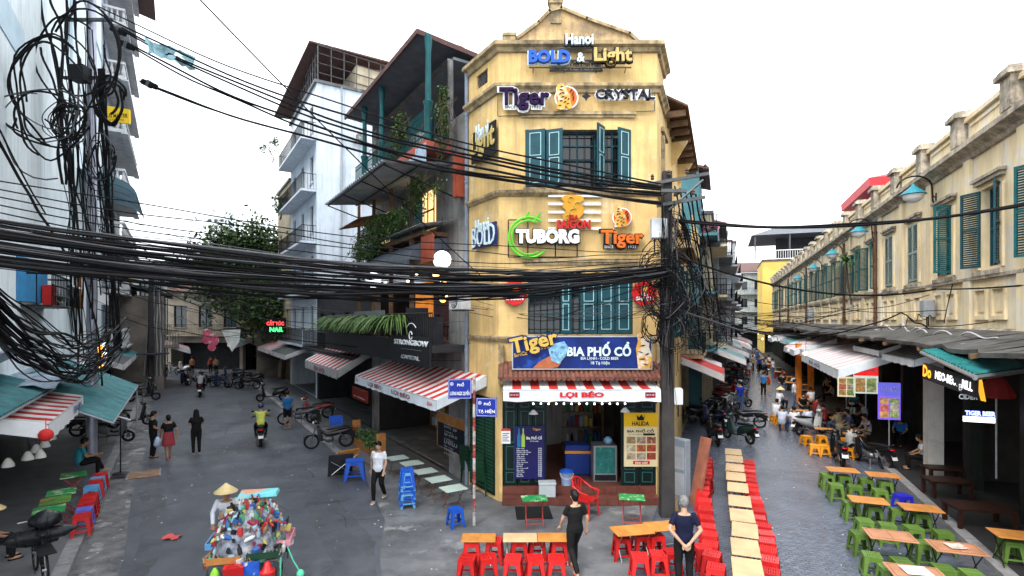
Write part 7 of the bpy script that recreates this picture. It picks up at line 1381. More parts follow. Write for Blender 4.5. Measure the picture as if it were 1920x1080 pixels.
for q, lab_ in (((600, 800), 'square metal plate on the pavement near the blue-shirted man'), ((270, 890), 'rusty drain cover with a pale edge on the left kerb')):
    p = G(*q); t = thing('drain_cover', lab_, 'drain cover', V((p.x, p.y, .055 if q[0] > 500 else .007)), AL); b = MB(); b.box(-.45, .45, -.4, .4, 0, .02); b.build('plate', mat('dull_plate', (.16, .15, .15), .5, .3, 4, metal=.3) if q[0] > 500 else mat('rusty_plate', (.25, .15, .1), .7, .3, 4), t); b = MB(); b.box(-.5, .5, -.45, -.401, 0, .03); b.box(-.5, .5, .401, .45, 0, .03); b.build('rim', kerbm, t)
b = MB(); g = [[V(((i - 3) * .06 + R.uniform(-.02, .02), (j - 2) * .06 + R.uniform(-.02, .02), R.uniform(.01, .06))) for j in range(5)] for i in range(7)]
b.add([p for r_ in g for p in r_], [(i * 5 + j, i * 5 + j + 1, i * 5 + j + 6, i * 5 + j + 5) for i in range(6) for j in range(4)]); tag(b.build('red_cloth', mat('pinkish_red_cloth', (.6, .1, .1), .8, .2, 5), None, G(323, 1009), smooth=60), 'crumpled pinkish red bag lying on the road', 'bag')
b = MB(); rg = random.Random(77)
for k in range(420):
    p = LP(rg.uniform(9, 40), rg.uniform(-1.6, 6.5)) if k < 280 else RP(rg.uniform(9, 30), rg.uniform(-1, 4.8)); s_ = rg.uniform(.008, .03); b.cbox((p.x, p.y, .018), (s_ * 1.6, s_, .006), (rg.uniform(-.2, .2), 0, rg.uniform(0, 3)))
tag(b.build('litter', mat('litter_white', (.55, .55, .55), .7, .3, 3)), kind='stuff')
b = MB(); rg = random.Random(5)
for k in range(22):
    p = LP(rg.uniform(9.5, 30), rg.uniform(-1, 6.5)); a = AL + rg.choice((0, 1.57)) + rg.uniform(-.3, .3); pw = rg.uniform(.003, .008)
    for i in range(rg.randrange(5, 14)):
        a += rg.uniform(-.28, .28); q = p + V((math.cos(a), math.sin(a), 0)) * rg.uniform(.1, .3); s_ = V((-math.sin(a), math.cos(a), 0)) * pw; b.quad(p - s_ + V((0, 0, .0085)), p + s_ + V((0, 0, .0085)), q + s_ + V((0, 0, .0085)), q - s_ + V((0, 0, .0085))); p = q
tag(b.build('road_cracks', mat('crack_dark', (.02, .02, .023), .8, .2, 5)), kind='stuff')
# ------------------------------------------------------------------ right street: lit menus, lanterns, signs, benches
def litpanel(label, px0, py0, px1, py1, o, base, hdr, txt, cells, hm_, Y=None):
    c = ray((px0 + px1) / 2, 600); Yc = o / (c.x * nR.x + nR.y); p = W((px0 + px1) / 2, py1, Yc); k = Yc / 1000; w_, h = (px1 - px0) * k, (py1 - py0) * k
    t = thing('lit_menu', label, 'sign', p, -.25); b = MB(); b.box(-w_ / 2, w_ / 2, 0, .08, 0, h); b.build('light_box', base, t); b = MB(); b.box(-w_ / 2, w_ / 2, -.008, -.001, h * (1 - hdr), h); b.build('header', hm_, t)
    if txt: lettering(txt, -w_ * .38, w_ * .42, h * (1 - hdr * .62), h * (1 - hdr * .34), -.012, whiteE, t, .03)
    for j in range(cells[1]):
        for i in range(cells[0]):
            b = MB(); x0 = -w_ / 2 + w_ * (.06 + i * .92 / cells[0]); z0 = h * (.05 + j * (.9 - hdr) / cells[1]); b.box(x0, x0 + w_ * .8 / cells[0], -.008, -.001, z0, z0 + h * (.86 - hdr) / cells[1]); b.build('picture', mat('menu_pic_%d' % ((i + j * 2) % 4), ((.55, .3, .1), (.3, .4, .12), (.6, .15, .1), (.5, .45, .3))[(i + j * 2) % 4], .5, .6, 9, emit=.2, patch=((.7, .62, .45), 8, .56)), t)
    b = MB(); b.cyl((0, .04, -p.z + .13), (0, .04, 0), .025, n=6); b.build('post', greyp, t)
lit = lambda n, c, e: mat(n, c, .4, .1, 3, emit=e)
litpanel('tall pale lit menu standing among the seated men', 1573, 690, 1602, 744, 5.2, lit('lit_cream', (.75, .68, .45), .35), .3, '', (2, 3), lit('lit_black', (.08, .06, .05), .3)); litpanel('lit menu with red header next to the pale one', 1604, 684, 1644, 738, 5.4, lit('lit_mint', (.6, .7, .62), .35), .38, 'SAIGON', (2, 1), lit('lit_red', (.65, .02, .02), .5)); litpanel('violet lit menu with food pictures near the white pillar', 1650, 718, 1686, 787, 5.6, lit('lit_violet', (.14, .08, .5), .6), .35, 'HẢI SẢN', (2, 3), lit('lit_violet2', (.1, .1, .5), .5))
warm = mat('warm_bulb', (1, .5, .15), .4, 0, emit=6.)
for px, lab_ in ((1497, 'orange lit post under the faded white awning'), (1520, 'second orange post farther right under the awnings')):
    p = W(px, 725, 31); t = thing('lit_post', lab_, 'post', V((p.x, p.y, .13)), 0); b = MB(); b.box(-.12, .12, -.12, .12, 0, 3.4); b.build('post', mat('orange_post', (.65, .2, .03), .6, .2, 3), t); b = MB(); b.box(-.1, 1.6, -.03, .03, 3.0, 3.1); b.build('beam', mat('orange_post', (.65, .2, .03)), t)
    bm = MB(); bm.ell((0, 0, 0), (.07, .07, .08), 10, 7); bmm2 = bm.mesh('bulb', warm, smooth=60)
    for k in range(6): part('bulb', bmm2, t, (-.15 + k * .3, -.16, 2.95 - .05 * (k % 2)))
rg = random.Random(14)
bm = MB(); bm.ell((0, 0, 0), (.09, .09, .1), 10, 7); bmm3 = bm.mesh('bulb', warm, smooth=60)
for k in range(9):
    p = RP(30 + k * 5.2, 4.2 + rg.uniform(-.5, .8), 3.0 + rg.uniform(-.2, .4)); t = thing('shop_bulb', '%s warm bulb counted along the right street shop fronts' % ORD[k], 'lamp', p, 0, 'warm bulbs along the shops'); part('bulb', bmm3, t); b = MB(); b.cyl((0, 0, .1), (0, 0, .6), .01, n=4); b.build('cord', black, t)
t = thing('bar_sign', 'slanted black sign with white lettering under the teal canopy', 'sign', W(1775, 712, 11.2), 0); o1, o2 = W(1722, 690, 12.4) - t.location, W(1818, 722, 10.4) - t.location
dd = (o2 - o1); rz = math.atan2(dd.y, dd.x); L_ = dd.xy.length; 
t.rotation_euler = (0, math.asin(-dd.z / dd.length) * 1.0, rz)
b = MB(); b.box(-L_ / 2, L_ / 2, 0, .05, -.16, .2); b.build('panel', dk_w, t); lettering('NEO-BEO.GRILL', -L_ * .22, L_ * .46, -.06, .12, -.01, mat('lit_white_letter', (.9, .9, .92), .4, 0, emit=.9), t, .03); lettering('Do', -L_ * .48, -L_ * .3, -.1, .17, -.012, mat('lit_orange_letter', (.9, .3, .02), .4, 0, emit=.9), t, .04)
t = thing('pennant', 'black and orange hanging pennant beside the white pillar', 'sign', W(1815, 728, 10.6), -.4); b = MB(); b.prism([(-.25, .22), (.2, .3), (.28, -.25), (-.1, -.12)], 0, .03); b.build('cloth', dk_w, t); b = MB(); b.prism([(.1, .28), (.2, .3), (.28, -.25), (.2, -.23)], -.012, -.001); b.build('stripe', lit('pennant_orange', (.8, .35, .02), .5), t); lettering('CIDER', -.15, .15, -.22, -.12, -.01, whiteE, t, .02); lettering('BEER', -.15, .1, -.05, .08, -.01, whiteE, t, .02)
t = thing('lit_sign', 'small blue and white lit sign inside the dark right shop', 'sign', W(1838, 792, 13.2), -.4); b = MB(); b.box(-.33, .33, 0, .05, 0, .13); b.build('white_strip', lit('lit_white', (.9, .9, .85), 1.), t); lettering('TIGER BEER', -.3, .3, .16, .28, 0, lit('lit_indigo', (.2, .25, .9), 2.), t, .05); lettering('BIA LẠNH 5.000', -.28, .28, .03, .1, -.01, maroon, t)
t = thing('parasol', 'folded dark red parasol hanging in the right shop', 'parasol', W(1868, 745, 12.5), .3); b = MB(); b.lathe([(.32, 0), (.36, .06), (.2, .38), (.02, .6)], 10); b.build('canopy', mat('dark_red_cloth', (.22, .02, .02), .7, .15, 3), t); b = MB(); b.cyl((0, 0, -1.9), (0, 0, .7), .02, n=6); b.build('pole', greyp, t)
for px, py, sc_, lab_ in ((1775, 930, (1.0, .6), 'low dark wooden bench beside the white pillar'), (1835, 985, (1.2, .7), 'low dark wooden table deep inside the right shop'), (1770, 905, (1.0, .5), 'small dark wooden bench behind the pillar')):
    p = G(px, py, .13); t = thing('wooden_bench', lab_, 'bench', p, RZR + .2); b = MB(); b.box(-sc_[0] / 2, sc_[0] / 2, -sc_[1] / 2, sc_[1] / 2, .4, .46); b.build('top', mat('dark_wood', (.06, .025, .016), .45, .2, 3), t)
    for sx in (-1, 1):
        for sy in (-1, 1): b = MB(); x, y = sx * (sc_[0] / 2 - .06), sy * (sc_[1] / 2 - .06); b.box(x - .04, x + .04, y - .04, y + .04, 0, .399); b.build('leg', mat('dark_wood', (.12, .045, .025)), t)
# shelves of goods and warm lamps inside the shops, more customers
sh = thing('shelf_unit', 'x', 'shelf'); b = MB()
for z in (.0, .55, 1.1, 1.65, 2.1): b.box(-.8, .8, -.18, .18, z, z + .04)
for x in (-.8, .76): b.box(x, x + .04, -.18, .18, .04, 2.1)
b.build('rack', mat('shelf_wood', (.2, .12, .07), .6, .2, 3), sh); rg = random.Random(6); gm = [mat('ware_' + n.replace(' ', '_'), c) for n, c in WC0]
for j in range(4):
    for i in range(9):
        h = rg.uniform(.18, .4); b = MB(); x = -.68 + i * .17
        if rg.random() < .5: b.lathe([(.05, 0), (.055, h * .6), (.02, h * .8), (.02, h)], 8, (x, 0, .041 + j * .55))
        else: b.box(x - .06, x + .06, -.1, .1, .041 + j * .55, .041 + j * .55 + h)
        b.build('goods', gm[rg.randrange(9)], sh)
def bulb_at(p, lab_): t = thing('shop_bulb', lab_, 'lamp', p, 0, 'warm bulbs inside shops'); part('bulb', bmm3, t); b = MB(); b.cyl((0, 0, .1), (0, 0, .7), .01, n=4); b.build('cord', black, t)
for k in range(11):
    x = 8 + k * 6.0; dup(sh, FQ.w(x, 2.9, .13), FQ.rz, '%s goods shelf counted from the far end inside the right shops' % ORD[k], 'shelves inside the right shops'); dup(sh, FQ.w(x - 2.2, 2.9, .13), FQ.rz, '%s second goods shelf from the far end inside the right shops' % ORD[k], 'shelves inside the right shops'); bulb_at(FQ.w(x - 1, 1.2, 3.3), '%s warm bulb from the far end inside the right shops' % ORD[k])
dup(sh, FY.w(1.1, 5.2, .42), 0, 'goods shelf at the back left of the corner shop', None); dup(sh, FY.w(2.9, 5.2, .42), 0, 'goods shelf at the back right of the corner shop', None); bulb_at(FY.w(2.0, 2.6, 2.75), 'warm bulb added to light the inside of the corner shop')  # the bulb is added to give the corner shop warm light
for k in range(4): dup(sh, FB.w(-7.8 + k * 2.0, 2.7, .05), FB.rz, '%s goods shelf from the left under the long awning' % ORD[k], None); bulb_at(FB.w(-7.2 + k * 1.8, .9, 2.5), '%s warm bulb from the left under the long awning' % ORD[k])
for k in range(4): dup(sh, FA.w(15.5 + k * 2.4, 2.5, .115), FA.rz, '%s goods shelf from the left in the left shop' % ORD[k], None)
drop(sh)
for k in range(12):
    q = RP(20.5 + k * 1.9, (5.9, 4.3, 6.3, 4.6)[k % 4], .0); q.z = .13 if k % 2 == 0 else .012; c_ = ('white', 'grey', 'blue', 'khaki', 'pale', 'red', 'teal')[k % 7]; person('%s customer from the near end of the right terrace, in %s' % (ORD[k], c_), q, RZR + (1.4, -1.2, 2.6, .5)[k % 4], SIT, 1.62, c_, ('black', 'jean')[k % 2], vx=.025, group='customers on the right terrace'); b = MB()
# ------------------------------------------------------------------ left pavement: lamps, clothes stand, loaded bicycle, lit shop
lsh = mat('white_lampshade', (.75, .74, .7), .5, .08, 4)
for k, (px, py, Y, lab_) in enumerate(((15, 875, 12.0, 'white hanging lamp at the left edge'), (52, 862, 12.5, 'second white hanging lamp below the striped awning'), (68, 848, 13.2, 'third white hanging lamp below the striped awning'), (75, 858, 12.8, 'lower white hanging lamp of the pair'), (84, 838, 13.8, 'fifth white hanging lamp below the striped awning'), (96, 824, 14.5, 'farthest white hanging lamp below the striped awning'))):
    t = thing('hanging_lamp', lab_, 'lamp', W(px, py, Y), 0, 'white hanging lamps'); b = MB(); b.lathe([(.02, .2), (.05, .18), (.11, .06), (.12, 0)], 14); b.build('shade', lsh, t, smooth=50); b = MB(); b.cyl((0, 0, .19), (0, 0, .75), .006, n=4); b.build('cord', black, t)
p = G(226, 888, .115); t = thing('clothes_stand', 'thin black stand with a round foot at the left kerb', 'stand', p, 0); b = MB(); b.cyl((0, 0, .02), (0, 0, 1.75), .02, n=6); b.build('post', black, t); b = MB(); b.lathe([(.22, 0), (.22, .02), (.03, .04)], 16); b.build('foot', black, t); b = MB(); b.cyl((-.2, -.1, 1.85), (.25, .1, 1.65), .02, n=6); b.build('arm', white, t)
p = G(75, 1085, .115); t = thing('bicycle', 'bicycle loaded with dark plastic-wrapped sacks at the bottom left', 'bicycle', p, .85)
for y in (.55, -.55):
    b = MB(); b.tube([(0, y + .32 * math.cos(k * .2618), .33 + .32 * math.sin(k * .2618)) for k in range(25)], .02, 6); o = b.build('wheel', tyre_m, t); b = MB()
    for k in range(16): a = k * .3927; b.cyl((0, y, .33), (0, y + .31 * math.cos(a), .33 + .31 * math.sin(a)), .003, n=4)
    b.cyl((-.04, y, .33), (.04, y, .33), .025, n=6); b.build('spokes', chrome, o)
b = MB()
for q in ([(0, -.55, .33), (0, -.1, .3), (0, .4, .8), (0, .55, .33)], [(0, -.1, .3), (0, -.2, .85)], [(0, -.55, .33), (0, -.2, .8), (0, .38, .82)], [(0, .4, .8), (0, .36, 1.0)]): b.tube(q, .017, 6)
b.build('frame', black, t); b = MB(); b.tube([(-.28, .3, 1.02), (0, .38, 1.0), (.28, .3, 1.02)], .013, 6); b.build('handlebar', chrome, t); b = MB(); b.ell((0, -.2, .88), (.09, .14, .04), 10, 6); b.build('saddle', seat_m, t); b = MB(); b.box(-.12, .12, -.85, -.25, .68, .7); b.build('carrier', black, t)
wrap = mat('dark_plastic_wrap', (.025, .028, .032), .22, .5, 6, .6, bscale=9)
for lab_, pts, rr, off in (('long tapering dark plastic-wrapped sack tied on the bicycle', [(-.75, 0, 0), (-.55, 0, .02), (0, 0, .04), (.5, 0, .1), (.8, 0, .16)], [.06, .2, .23, .17, .02], V((-.05, .05, .95))), ('round bulging sack of clear plastic on top of the bicycle load', [(-.3, 0, -.1), (-.2, 0, 0), (0, 0, .05), (.2, 0, .02), (.32, 0, -.06)], [.05, .22, .3, .24, .06], V((.0, .15, 1.28))), ('lower dark sack slung over the bicycle carrier', [(-.5, 0, -.1), (-.3, 0, 0), (.1, 0, 0), (.45, 0, -.05)], [.05, .19, .21, .08], V((-.35, .3, .8)))):
    b = MB(); rs = []
    pp_ = []; r2 = []
    for i in range(len(pts) - 1):
        for j in range(4): q = j / 4; pp_.append(V(pts[i]).lerp(V(pts[i + 1]), q)); r2.append((rr[i] + (rr[i + 1] - rr[i]) * q) * R.uniform(.93, 1.07))
    pp_.append(V(pts[-1])); r2.append(rr[-1]); b.tube(pp_, r2, 12); t2 = thing('sack', lab_, 'sack', p + V((off.x * .7, off.y * .7, off.z * .8)), .5); t2.scale = (.72, .72, .62); b.build('sack', wrap, t2, smooth=70); b = MB()
    for i in (5, 10): c = pp_[min(i, len(pp_) - 1)]; r = r2[min(i, len(r2) - 1)] * 1.03; b.tube([(c.x, r * math.cos(a), c.z + r * math.sin(a)) for a in [k * .5236 for k in range(13)]], .012, 5)
    b.build('strap', black, t2)
person('person with conical hat and red shirt at the bottom left edge', V((*G(-28, 1060, .115).xy, .115)), fz - 1.2, SIT, 1.6, 'red', 'black', hat='cone', vx=.016)
t = thing('lit_shop_sign', 'glowing orange shop sign beyond the teal roof', 'sign', W(183, 690, 27), .3); b = MB(); b.box(-.35, .2, 0, .1, 0, 1.15); b.build('panel', lit('lit_amber', (.95, .4, .03), 1.2), t); b = MB(); b.box(.22, .36, -.02, .1, .05, 1.3); b.build('white_strip', lit('lit_white', (.9, .9, .85), 1.), t)
for k, tx in enumerate(('QUẦN', 'ÁO', 'SALE')): lettering(tx, -.3, .15, .78 - k * .3, .98 - k * .3, -.01, maroon, t, .03)
t = thing('lit_shop_sign', 'glowing red sign far along the left pavement', 'sign', W(265, 685, 40), .3); b = MB(); b.box(-.5, .5, 0, .1, 0, .9); b.build('panel', lit('lit_red2', (.8, .1, .05), 1.), t); lettering('PHỞ', -.4, .4, .2, .7, -.01, whiteE, t, .03)
t = thing('awning_board', 'white sloping board above the left corrugated roof', 'awning', LP(14.5, -3.4, 4.2), AL); b = MB(); b.hexa([(-3, -.3, 0), (4, -.3, 0), (4, .9, -.7), (-3, .9, -.7), (-3, -.3, .05), (4, -.3, .05), (4, .9, -.65), (-3, .9, -.65)]); b.build('sheet', mat('white_blue_board', (.6, .68, .76), .6, .1, 2, dirt=.3), t)
# window cage with flowers and red box on the pale building
x, z = hA(62, 545); t = thing('window_cage', 'black iron window cage with plants and a red box on the pale building', 'cage', FA.w(x + 27, 0, z - .5), FA.rz); b = MB()
railing(b, (-1.6, -.7, 0), (1.6, -.7, 0), 0, .95, .25, .015, (0, .33, .66, 1)); railing(b, (-1.6, -.7, 0), (-1.6, 0, 0), 0, .95, .25, .015); railing(b, (1.6, -.7, 0), (1.6, 0, 0), 0, .95, .25, .015); b.build('bars', black, t); b = MB(); b.box(-1.6, 1.6, -.7, 0, -.04, 0); b.build('floor', iron, t); b = MB(); b.box(.1, .45, -.5, -.2, 0, .7); b.build('red_box', redp, t); b = MB(); leaves(b, (.9, -.4, .3), (.5, .25, .3), 160, .12); b.build('foliage', leafm, t)
# ------------------------------------------------------------------ street vendor with loaded cart
cp = G(466, 1108); crz = .25
person('street vendor in conical hat and white blouse pushing the loaded cart', V((*G(426, 1052).xy, .003)), math.pi + .35, dict(STAND, wriR=(.2, .42, .95), wriL=(-.2, .42, .95), elb=(.25, .15, 1.1), che=(0, .05, 1.2), nec=(0, .1, 1.34), hea=(0, .16, 1.47), sho=(.17, .08, 1.3)), 1.58, 'white', 'black', sleeve='long', hat='cone', vx=.013, hair='bun', fingers=True)
t = thing('vendor_cart', 'vendor cart piled high with colourful household goods on the left road', 'cart', V((cp.x, cp.y, .003)), crz)
b = MB()
for x in (-.55, .55):
    for y in (-.45, .75): b.cyl((x, y, .2), (x, y, .72), .018, n=6)
b.box(-.6, .6, -.5, .8, .7, .73); b.tube([(-.3, .8, .75), (-.3, 1.25, .95), (.3, 1.25, .95), (.3, .8, .75)], .016, 6); b.build('frame', iron, t)
for x in (-.5, .5):
    b = MB(); b.tube([(x, .1 + .28 * math.cos(k * .3142), .29 + .28 * math.sin(k * .3142)) for k in range(21)], .022, 6); o = b.build('wheel', tyre_m, t); b = MB()
    for k in range(10): a = k * .628; b.cyl((x, .1, .29), (x, .1 + .27 * math.cos(a), .29 + .27 * math.sin(a)), .004, n=4)
    b.build('spokes', chrome, o)
b = MB(); b.ell((0, .2, .72), (.62, .68, .76), 16, 10); b.build('load', mat('load_cloth', (.2, .22, .27), .8, .7, 7, .8, bscale=8, patch=((.45, .42, .4), 5, .55)), t, smooth=60)
for (x, y, z, w_, l, m_, rx) in ((-.3, -.3, .74, .55, .45, wood_o, 0), (.32, -.3, .76, .5, .45, PL['dkgreen'], 0), (.58, .15, .8, .3, .6, mat('pink_tray', (.6, .25, .3), .5, .1, 4), 0), (-.55, .25, .82, .3, .6, PL['sky'], 0)):
    b = MB(); b.box(x - w_ / 2, x + w_ / 2, y - l / 2, y + l / 2, z, z + .012)
    for q in ((x - w_ / 2, x + w_ / 2, y - l / 2, y - l / 2 + .015), (x - w_ / 2, x + w_ / 2, y + l / 2 - .015, y + l / 2), (x - w_ / 2, x - w_ / 2 + .015, y - l / 2 + .015, y + l / 2 - .015), (x + w_ / 2 - .015, x + w_ / 2, y - l / 2 + .015, y + l / 2 - .015)): b.box(*q, z + .012, z + .11)
    b.build('tray', m_, t)
WC = WC0
rg = random.Random(31); wm = {}
def ware_mesh(kd):
    b = MB()
    if kd == 'bottle': b.lathe([(.035, 0), (.04, .02), (.04, .12), (.015, .16), (.015, .19), (.02, .2)], 10)
    elif kd == 'box': b.box(-.055, .055, -.04, .04, 0, .1); b.box(-.05, .05, -.041, -.0401, .02, .08)
    elif kd == 'cup': b.lathe([(.03, 0), (.045, .1), (.042, .1), (.028, .01)], 12)
    elif kd == 'packet': b.hexa([(-.05, -.012, 0), (.05, -.012, 0), (.05, .012, 0), (-.05, .012, 0), (-.055, -.004, .15), (.055, -.004, .15), (.055, .004, .15), (-.055, .004, .15)])
    elif kd == 'bundle': b.tube([(-.1, 0, .03), (-.05, .01, .04), (.06, -.01, .04), (.11, 0, .03)], [.02, .04, .04, .015], 8)
    return b.mesh(kd, CL['white'], smooth=50)
KD = ['bottle', 'box', 'cup', 'packet', 'bundle']; KM = {k: ware_mesh(k) for k in KD}
fw = Frame(cp.x, cp.y, (math.cos(crz), math.sin(crz)))
spots = []
for (x, y, z, w_, l, n) in ((-.3, -.3, .76, .5, .4, 45), (.32, -.3, .78, .45, .4, 45), (.5, .2, .82, .35, .8, 45), (-.48, .2, .84, .35, .8, 45), (0, .15, 1.1, .66, .6, 45), (0, .45, 1.4, .6, .5, 45)):
    for k in range(n):
        qx, qy = x + rg.uniform(-.55, .55) * w_, y + rg.uniform(-.55, .55) * l; mz = .72 + .78 * math.sqrt(max(0, 1 - (qx / .64) ** 2 - ((qy - .2) / .7) ** 2)); spots.append((qx, qy, max(z - .15, mz - .05) + rg.uniform(0, .06), k, {.76: 'wooden front', .78: 'green front', .82: 'pink right', .84: 'blue left', 1.1: 'middle', 1.4: 'top'}[z]))
for k, s_ in enumerate(spots):
    kd = KD[s_[3] % 5]; cn, cc = WC[(s_[3] * 4 + len(s_[4])) % 9]; m_ = mat('ware_' + cn.replace(' ', '_'), cc, .45, .2, 6)
    o = bpy.data.objects.new({'bottle': 'plastic_bottle', 'box': 'small_box', 'cup': 'plastic_cup', 'packet': 'flat_packet', 'bundle': 'cloth_bundle'}[kd], KM[kd]); COL.objects.link(o); o.location = fw.w(*s_[:3]); o.rotation_euler = (rg.uniform(-.4, .4), rg.uniform(-.4, .4), rg.uniform(0, 6)); q = rg.uniform(.55, .95); o.scale = (q, q, q); o.material_slots[0].link = 'OBJECT'; o.material_slots[0].material = m_
    tag(o, '%s %s in the %s tray of the vendor cart' % (cn, {'bottle': 'plastic bottle', 'box': 'small box', 'cup': 'plastic cup', 'packet': 'flat packet', 'bundle': 'cloth bundle'}[kd], s_[4]), 'goods', 'goods on the vendor cart')
def ware(name, label, x, y, z, b, m_, rz=0.): o = b.build(name, m_, None, fw.w(x, y, z), crz + rz, smooth=50); tag(o, label, 'goods', None)
b = MB(); b.hexa([(-.14, -.03, 0), (.14, -.03, 0), (.14, .03, 0), (-.14, .03, 0), (-.16, -.1, .34), (.16, -.1, .34), (.16, .04, .36), (-.16, .04, .36)]); b.tube([(-.13, -.06, .33), (0, -.08, .42), (.13, -.06, .33)], .015, 5); ware('dustpan', 'red plastic dustpan hanging on the front of the cart', -.1, -.58, .38, b, PL['red'])
b = MB(); b.lathe([(.05, 0), (.12, .04), (.13, .16), (.08, .2), (.05, .3), (.03, .32)], 14); ware('plastic_jug', 'round red plastic jug hanging at the right front of the cart', .42, -.58, .42, b, PL['red'])
b = MB(); b.tube([(0, 0, .5), (.1, -.02, .25), (.2, -.02, .06)], .012, 5); b.ell((.22, -.02, 0), (.07, .06, .08), 10, 7); ware('toilet_brush', 'mint green brush dangling from the right side of the cart', .7, -.3, .35, b, mat('mint_plastic', (.1, .55, .35), .45, .1, 4))
b = MB(); b.tube([(0, 0, .5), (.0, -.02, .1)], .012, 5); b.ell((0, -.02, .03), (.06, .06, .1), 10, 7); ware('toilet_brush', 'second mint green brush lower on the right side of the cart', .62, -.5, .25, b, mat('mint_plastic', (.1, .55, .35)))
b = MB(); b.lathe([(.02, .3), (.07, .22), (.09, .0), (.04, -.08)], 10); ware('whisk_broom', 'lime green whisk broom at the left front of the cart', -.4, -.58, .42, b, mat('lime_plastic', (.25, .6, .05), .45, .2, 8))
b = MB(); b.hexa([(-.35, -.18, 0), (.35, -.18, 0), (.35, .18, 0), (-.35, .18, 0), (-.33, -.16, .05), (.33, -.16, .07), (.33, .16, .06), (-.33, .16, .07)]); ware('folded_mat', 'folded turquoise and orange mats on top of the cart load', .05, .62, 1.54, b, mat('striped_mat', (.15, .5, .55), .7, .3, 3, patch=((.65, .2, .08), 1.5, .5)))
b = MB(); b.box(-.14, .14, -.02, .02, 0, .42); ware('blue_packet', 'blue and white detergent packet on the cart front', .16, -.6, .35, b, mat('blue_packet', (.02, .08, .4), .4, .3, 8, patch=((.6, .65, .7), 6, .58)))
# ------------------------------------------------------------------ poles and cables
PR = V((3.86, 13.3, 0))       # pole at the corner
t = thing('utility_pole', 'tapered dark concrete utility pole at the right of the yellow building', 'pole', PR)
b = MB(); b.rings([[(s_ * x, s_ * y, z) for x, y in ((-.17, -.14), (.17, -.14), (.17, .14), (-.17, .14))] for z, s_ in ((0, 1.0), (8.6, .62))]); b.build('shaft', conc_pole, t)
b = MB()
for z, x0, x1, y in ((8.25, -.55, 1.0, -.16), (7.7, -.3, .9, -.17)): b.cbox(((x0 + x1) / 2, y, z + .12), (x1 - x0, .07, .08), (0, -.18, 0))
b.cyl((0, -.16, 7.6), (.85, -.16, 8.35), .03, n=5); b.box(-.3, .3, -.58, -.5, 7.95, 8.03); b.box(-.2, -.13, -.5, -.12, 7.95, 8.02); b.box(.13, .2, -.5, -.12, 7.95, 8.02); b.build('cross_arm', iron, t)
for k, (x, z) in enumerate(((-.4, 8.35), (0, 8.45), (.45, 8.5), (.9, 8.6), (.6, 7.98))): b = MB(); b.lathe([(.03, 0), (.05, .03), (.03, .06), (.05, .09), (.02, .14)], 10, (x, -.16, z)); b.build('insulator', mat('brown_insulator', (.08, .04, .03), .3, .1, 5), t)
for px, py, d_, lab_ in ((1232, 437, (.36, .2, .5), 'white junction box high on the corner pole'), (1266, 746, (.26, .15, .42), 'white meter box on the corner pole beside the awning'), (1254, 812, (.17, .13, .36), 'small white meter box low on the corner pole')):
    p = W(px, py + 12, 13.35); box_thing('junction_box', lab_, 'junction box', p, 0, d_, mat('box_white', (.55, .58, .6), .5, .1, 4, dirt=.25), group='boxes on the corner pole')
p = G(1275, 940); t2 = thing('meter_cabinet', 'grey electric cabinet leaning behind the corner pole', 'cabinet', p, -.9); b = MB(); b.box(-.25, .25, -.12, .12, 0, 1.7); b.build('casing', mat('cabinet_blue_grey', (.3, .36, .42), .5, .12, 3, dirt=.35), t2, bevel=.015)
for k in range(2): b = MB(); b.box(-.2, .2, -.135, -.121, .9 - k * .7, 1.5 - k * .7); b.build('door', mat('cabinet_pale', (.5, .53, .56), .5, .12, 3, dirt=.3), t2)
PLF = LP(0, 0); ml = V((W(172, 600, 18.6).x, 18.6, 0))
t = thing('steel_mast', 'tall lilac-grey steel mast at the left hung with cables', 'pole', ml); b = MB(); b.cyl((0, 0, .1), (0, 0, 17.5), .17, .13, 12); b.build('shaft', mat('lilac_steel', (.42, .43, .52), .35, .15, 3, metal=.5), t, smooth=50)
b = MB()
for z, w_ in ((16.0, 2.4), (15.2, 1.8), (13.2, 1.6)): b.box(-w_ / 2, w_ / 2, -.25, -.17, z, z + .1)
b.build('cross_arm', iron, t); b = MB(); b.box(-.25, .25, -.7, -.3, 13.0, 13.5); b.build('terminal_box', black, t)
p = G(283, 738); t = thing('lamp_post', 'concrete lamp post with green lamp head at the street end', 'lamp post', p); b = MB(); b.cyl((0, 0, 0), (0, 0, 8.0), .2, .14, 8); b.build('shaft', conc_pole, t); b = MB(); b.tube([(0, 0, 7.6), (.2, 0, 8.5), (.7, 0, 8.75), (1.1, 0, 8.8)], .04, 6); b.build('arm', greyp, t); b = MB(); b.ell((1.5, 0, 8.8), (.5, .16, .12), 12, 7); b.build('lamp_head', mat('green_lamp_head', (.03, .4, .2), .4, .1, 3), t, smooth=60)
b = MB(); b.box(-1.1, .9, -.7, .5, 2.6, 2.7); b.build('shelter', corr_d, t)
rc = random.Random(99)
def cab(b, p, q, sag, r, n=26, wob=.0, sides=5):
    p, q = V(p), V(q); ph = rc.uniform(0, 6); k1 = rc.uniform(1, 3)
    pts = []
    for i in range(n + 1):
        t_ = i / n; x = p.lerp(q, t_); x.z -= sag * 4 * t_ * (1 - t_)
        if wob: e = min(1, 6 * t_, 6 * (1 - t_)); x += V((0, math.sin(ph + k1 * 6.28 * t_) * wob * .6, math.cos(ph * 2 + (k1 + .7) * 6.28 * t_) * wob)) * e
        pts.append(x)
    return b.tube(pts, r, sides)
def bundle(name, label, cables, loc=None):
    """a cable run: every cable its own part"""
    t = thing(name, label, 'cables', V(cables[0][0]) if loc is None else loc); o = V(t.location)
    for p, q, sag, r, wob, m_ in cables: b = MB(); cab(b, V(p) - o, V(q) - o, sag, r, 30, wob); b.build('cable', m_, t)
    return t
